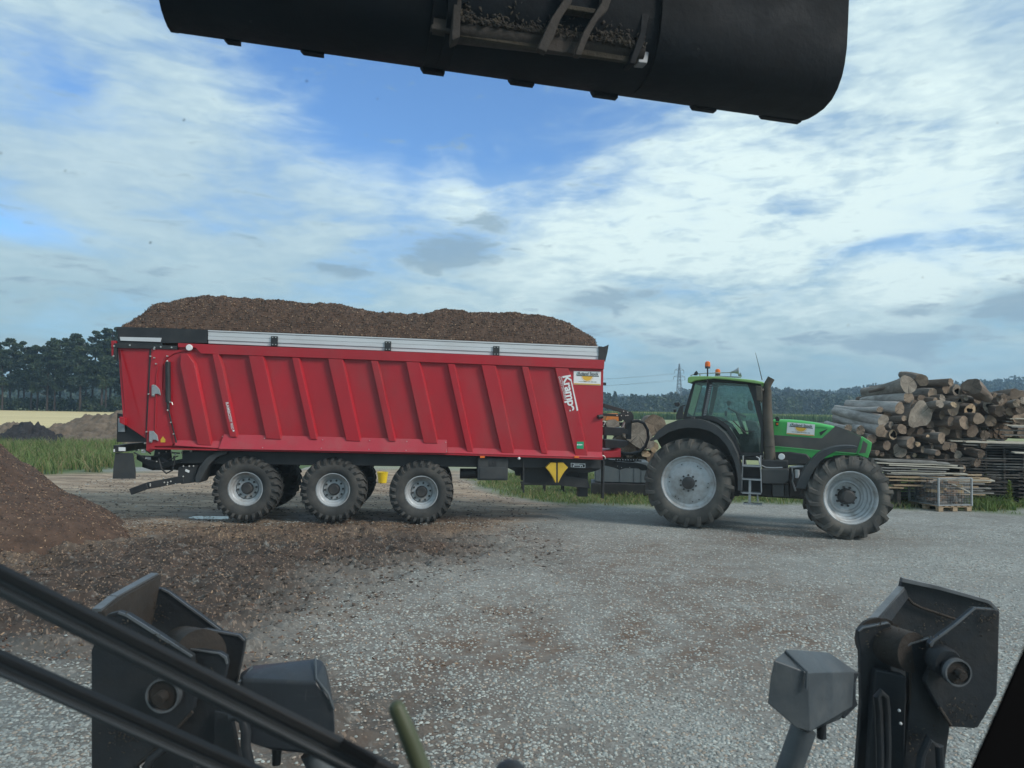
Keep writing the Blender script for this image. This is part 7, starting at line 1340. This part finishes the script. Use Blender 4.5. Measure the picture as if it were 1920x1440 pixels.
for x, y in ((1030, 1052), (1040, 1140)): c = Rq(x, y, 1.972); mb.ball(c, .004, n=8, m=5)
obj('bolt', mb, WHITE, rtw)
# shared front frame under the windscreen, below the picture
mb = MB(); mb.box(-1.15, 1.45, 1.75, 2.35, .75, 1.10); obj('front_frame', mb, LBK, loader, .02)
mb = MB(); mb.box(-1.15, -.45, 1.80, 2.10, 1.101, 1.20); obj('tower_foot', mb, LBK, loader, .02); mb = MB(); mb.box(.65, 1.30, 1.95, 2.2, 1.101, 1.17); obj('tower_foot', mb, LBK, loader, .02)
# weld beads, hoses and caked mud on the towers
def weld(fn, pts, Y, par):
    mb = MB(); P_ = [fn(x, y, Y) for x, y in pts]; Q = []
    for a, b in zip(P_[:-1], P_[1:]):
        k = max(2, int((b - a).length / .006)); Q += [a.lerp(b, i / k) for i in range(k)]
    mb.tube(Q, [.0035 + .0012 * (i % 2) + random.uniform(0, .0008) for i in range(len(Q))], 6); obj('weld_bead', mb, LRU, par, angle=60)
weld(Rq, [(1098, 1010), (1102, 820), (1096, 700)], 1.998, rtw); weld(Rq, [(1300, 1030), (1385, 1165)], 1.958, rtw); weld(Lq, [(604, 925), (700, 840), (852, 682)], 1.848, ltw)
weld(Rq, [(1085, 290), (1120, 330), (1180, 360), (1420, 440)], 2.41, rtw); weld(Lq, [(860, 640), (1000, 640)], 2.045, ltw)
for pts, r_ in (([(905, 1700), (900, 1300), (890, 1050), (880, 960), (905, 930), (935, 960), (945, 1050), (950, 1300), (940, 1700)], .010), ([(1140, 1700), (1180, 1350), (1230, 1240), (1300, 1290), (1320, 1700)], .011)):
    mb = MB(); mb.tube([Rq(x, y, 1.95) for x, y in pts], r_, 10); obj('hose', mb, LBK, rtw)
mb = MB(); mb.tube([Lq(x, y, 1.83) for x, y in ((560, 1500), (600, 1100), (660, 900), (760, 820), (850, 860), (870, 1000), (860, 1500))], .011, 10); obj('hose', mb, LBK, ltw)
MUDC = mat('caked_mud', (.075, .062, .045), .95, 0, .4, 20, .6, 60); rg = np.random.default_rng(33)
for fn, par, spots in ((Rq, rtw, [(1280, 640, 1.957), (1100, 560, 2.02), (920, 540, 2.05), (1450, 1080, 1.957), (1350, 420, 2.40), (1150, 1250, 1.995), (1600, 420, 1.957)]), (Lq, ltw, [(700, 420, 1.846), (500, 330, 1.847), (880, 400, 2.03), (560, 800, 1.847), (900, 560, 1.885), (660, 260, 2.19)])):
    pts = []
    for x, y, Y in spots:
        c = fn(x, y, Y); pts += [(c.x + rg.normal(0, .028), c.y - .001, c.z + rg.normal(0, .022)) for _ in range(70)]
    c = chips('caked_mud', np.array(pts), np.tile([0, -1., 0], (len(pts), 1)), .0028, [MUDC, LRU], par, rng=rg); c['kind'] = 'stuff'
# ---- work lamps
def hull(name, pts, m_, par, bev=.008):
    b = bmesh.new()
    for p in pts: b.verts.new(p)
    bmesh.ops.convex_hull(b, input=b.verts[:]); me = bpy.data.meshes.new(name); b.to_mesh(me); b.free(); me.materials.append(m_); me.polygons.foreach_set('use_smooth', [True] * len(me.polygons)); me.set_sharp_from_angle(angle=R(25)); o = link(bpy.data.objects.new(name, me)); o.parent = par
    if bev: q = o.modifiers.new('bevel', 'BEVEL'); q.width = bev; q.segments = 3; q.limit_method = 'ANGLE'; q.angle_limit = R(22); q.harden_normals = True
    return o
wl = empty('work_lamp', (0, 0, 0), parent=loader); Y0 = 1.78
hull('housing', [Rq(x, y, Y0) for x, y in ((185, 715), (160, 830), (140, 1000), (330, 1165), (430, 1192), (415, 800))] + [Rq(x, y, Y0 + .06) for x, y in ((262, 648), (280, 640), (385, 1195))] + [Rq(x, y, Y0 + .20) for x, y in ((420, 650), (560, 662), (748, 790), (718, 860), (735, 1010), (630, 1112), (460, 1180))], LMP, wl, .016)
mb = MB(); q = [Rq(x, y, Y0 + .19) for x, y in ((520, 800), (748, 792), (716, 862), (722, 960), (735, 1010), (640, 1105))]; mb.extrude(q, (.004, -.006, 0)); obj('side_recess', mb, LMP2, wl, .002)
mb = MB(); mb.tube([Rq(262, 650, Y0 + .045), Rq(405, 790, Y0 - .006), Rq(402, 905, Y0 - .008)], .0035, 8); obj('seam', mb, LMP, wl)
mb = MB(); mb.tube([Rq(385, 1170, Y0 + .06), Rq(290, 1440, Y0 + .06), Rq(150, 1840, Y0 + .1)], .031, 20); obj('lamp_arm', mb, LMP, wl)
c = Rq(505, 1190, Y0 + .1); mb = MB(); mb.lathe([(.001, -.018), (.012, -.018), (.012, .02), (.001, .02)], c, n=12, axis='z'); obj('nut', mb, LBK, wl)
wl = empty('work_lamp', (0, 0, 0), parent=loader); Y0 = 1.95
hull('housing', [Lq(x, y, Y0) for x, y in ((1048, 545), (1075, 700), (1095, 825), (1200, 858), (1430, 882), (1472, 790), (1462, 650), (1385, 560))] + [Lq(x, y, Y0 + .10) for x, y in ((1052, 522), (1105, 488), (1385, 455), (1425, 470), (1448, 560), (1468, 700))] + [Lq(x, y, Y0 + .16) for x, y in ((1110, 488), (1380, 458), (1450, 800), (1120, 830))], LMP2, wl, .018)
mb = MB(); mb.tube([Lq(1384, 458, Y0 + .08), Lq(1388, 545, Y0 + .01), Lq(1440, 610, Y0 - .006), Lq(1466, 680, Y0 - .004)], .0035, 8); mb.tube([Lq(1048, 562, Y0 - .004), Lq(1108, 495, Y0 + .08)], .003, 8); obj('seam', mb, LMP, wl)
mb = MB(); mb.tube([Lq(1370, 860, Y0 + .08), Lq(1420, 960, Y0 + .08), Lq(1500, 1200, Y0 + .1)], .034, 18); obj('lamp_arm', mb, LMP, wl); c = Lq(1215, 872, Y0 + .07); mb = MB(); mb.lathe([(.001, -.03), (.012, -.03), (.014, .02), (.001, .02)], c, n=12, axis='z'); obj('nut', mb, LBK, wl)
# ---- cab: pillar, wipers, lever, windscreen
PIL = mat('cab_pillar_black', (.004, .004, .005), .8, spec=.1); WIP = mat('wiper_grey_metal', (.055, .062, .068), .42, .1, .1, 6, .03, 60); RUB = mat('wiper_rubber', (.012, .012, .013), .7)
mb = MB(); q = [on_y(x, y, .62) for x, y in ((2800, -1590), (2215, 430), (1935, 1165), (1814, 1440), (1640, 1850), (2060, 1850), (2420, 430), (2990, -1590))]; mb.extrude(q, (.05, .03, 0)); obj('cab_pillar', mb, PIL, loader, .006)
mb = MB(); mb.box(-.95, 1.1, -1.1, .70, 3.50, 3.60); obj('cab_roof', mb, PIL, loader, .02)
mb = MB(); mb.box(-.95, 1.1, -1.15, -1.1, 1.2, 3.50); obj('cab_rear_wall', mb, PIL, loader, .01)
mb = MB(); mb.box(-.95, 1.1, -1.1, .60, 1.05, 1.15); obj('cab_floor', mb, PIL, loader, .01)
for x in (-.95, 1.05): mb = MB(); mb.box(x, x + .05, -1.1, -.4, 1.2, 3.50); obj('cab_side_wall', mb, PIL, loader, .01)
def wiper(pa, pb, hw, Y, thin):
    o = empty('wiper', (0, 0, 0), parent=loader); a, b = on_y(*pa, Y), on_y(*pb, Y); d = (b - a).normalized(); up = Vector((0, 1, 0)); n_ = d.cross(up).normalized()
    mb = MB(); mb.bar(a + n_ * -hw * .25, b + n_ * -hw * .25, hw * 1.15, .008, up); obj('arm', mb, WIP, o, .003)
    mb = MB(); off = n_ * hw * .62; mb.bar(a + off, b + off, hw * .6, .012, up); obj('blade', mb, RUB, o, .002)
    mb = MB(); mb.bar(a - n_ * hw * .15 - up * .008, b - n_ * hw * .15 - up * .008, hw * .28, .008, up); obj('spine', mb, WIP, o, .002); return o
wiper((-90, 1045), (735, 1465), .0165, .76, 1); wiper((-90, 1205), (500, 1470), .0135, .78, 0)
c = on_y(690, 1425, .75); mb = MB(); mb.bar(on_y(640, 1392, .75), on_y(705, 1432, .75), .008, .006, (0, 1, 0)); obj('wiper_slot', mb, PIL, loader)
LEV = mat('olive_plastic', (.075, .095, .055), .55, 0, .1, 6); mb = MB(); mb.tube([on_y(738, 1316, .60), on_y(740, 1320, .60), on_y(744, 1328, .60), on_y(770, 1390, .60), on_y(800, 1470, .60), on_y(840, 1600, .60)], [.0025, .0055, .0068, .0075, .0082, .009], 18); obj('control_stick', mb, LEV, loader, angle=60)
mb = MB(); mb.ball(on_y(957, 1452, .6), .014, .014, .011, 16, 10); obj('knob', mb, LMP2, loader, angle=60)
wsm = bpy.data.materials.new('dusty_windscreen'); wsm.use_nodes = True; t = wsm.node_tree; t.nodes.clear(); o = t.nodes.new('ShaderNodeOutputMaterial'); v = t.nodes.new('ShaderNodeVolumePrincipled'); v.inputs['Color'].default_value = (.85, .96, 1, 1); v.inputs['Density'].default_value = 3.5; v.inputs['Anisotropy'].default_value = .2; t.links.new(v.outputs[0], o.inputs['Volume'])
mb = MB(); mb.box(-1.0, 1.15, .700, .706, 1.45, 3.35); WS = obj('windscreen', mb, wsm, loader)
SPK = mat('dirt_on_glass', (.10, .10, .10), .9); mb = MB()
for x, y, r_ in ((345, 225, 3), (282, 455, 3.2), (575, 152, 3), (2, 287, 3), (122, 320, 2.5), (1870, 230, 2), (708, 185, 2), (1310, 92, 2.5), (1730, 520, 2), (470, 40, 2), (640, 1120, 2), (1240, 1180, 2), (1590, 610, 2)):
    c = on_y(x, y, .7075); q_ = r_ * .00030; mb.add([(c.x + q_ * math.cos(t) * 1.1, .7075, c.z + q_ * math.sin(t)) for t in np.linspace(0, 6.28, 9)[:-1]] + [(c.x, .7082, c.z)], [(i, (i + 1) % 8, 8) for i in range(8)])
o = obj('dirt_specks', mb, SPK, WS, split=False); o['kind'] = 'stuff'
# ---- air: blue haze between the yard and the hills
hz = bpy.data.materials.new('haze'); hz.use_nodes = True; t = hz.node_tree; t.nodes.clear(); o = t.nodes.new('ShaderNodeOutputMaterial'); v = t.nodes.new('ShaderNodeVolumePrincipled'); v.inputs['Color'].default_value = (.52, .76, 1, 1); v.inputs['Density'].default_value = .00042; v.inputs['Anisotropy'].default_value = .1; t.links.new(v.outputs[0], o.inputs['Volume'])
mb = MB(); mb.box(-1700, 1700, -60, 2050, -4, 130); hb = obj('haze', mb, hz, None); tag(hb, kind='stuff')
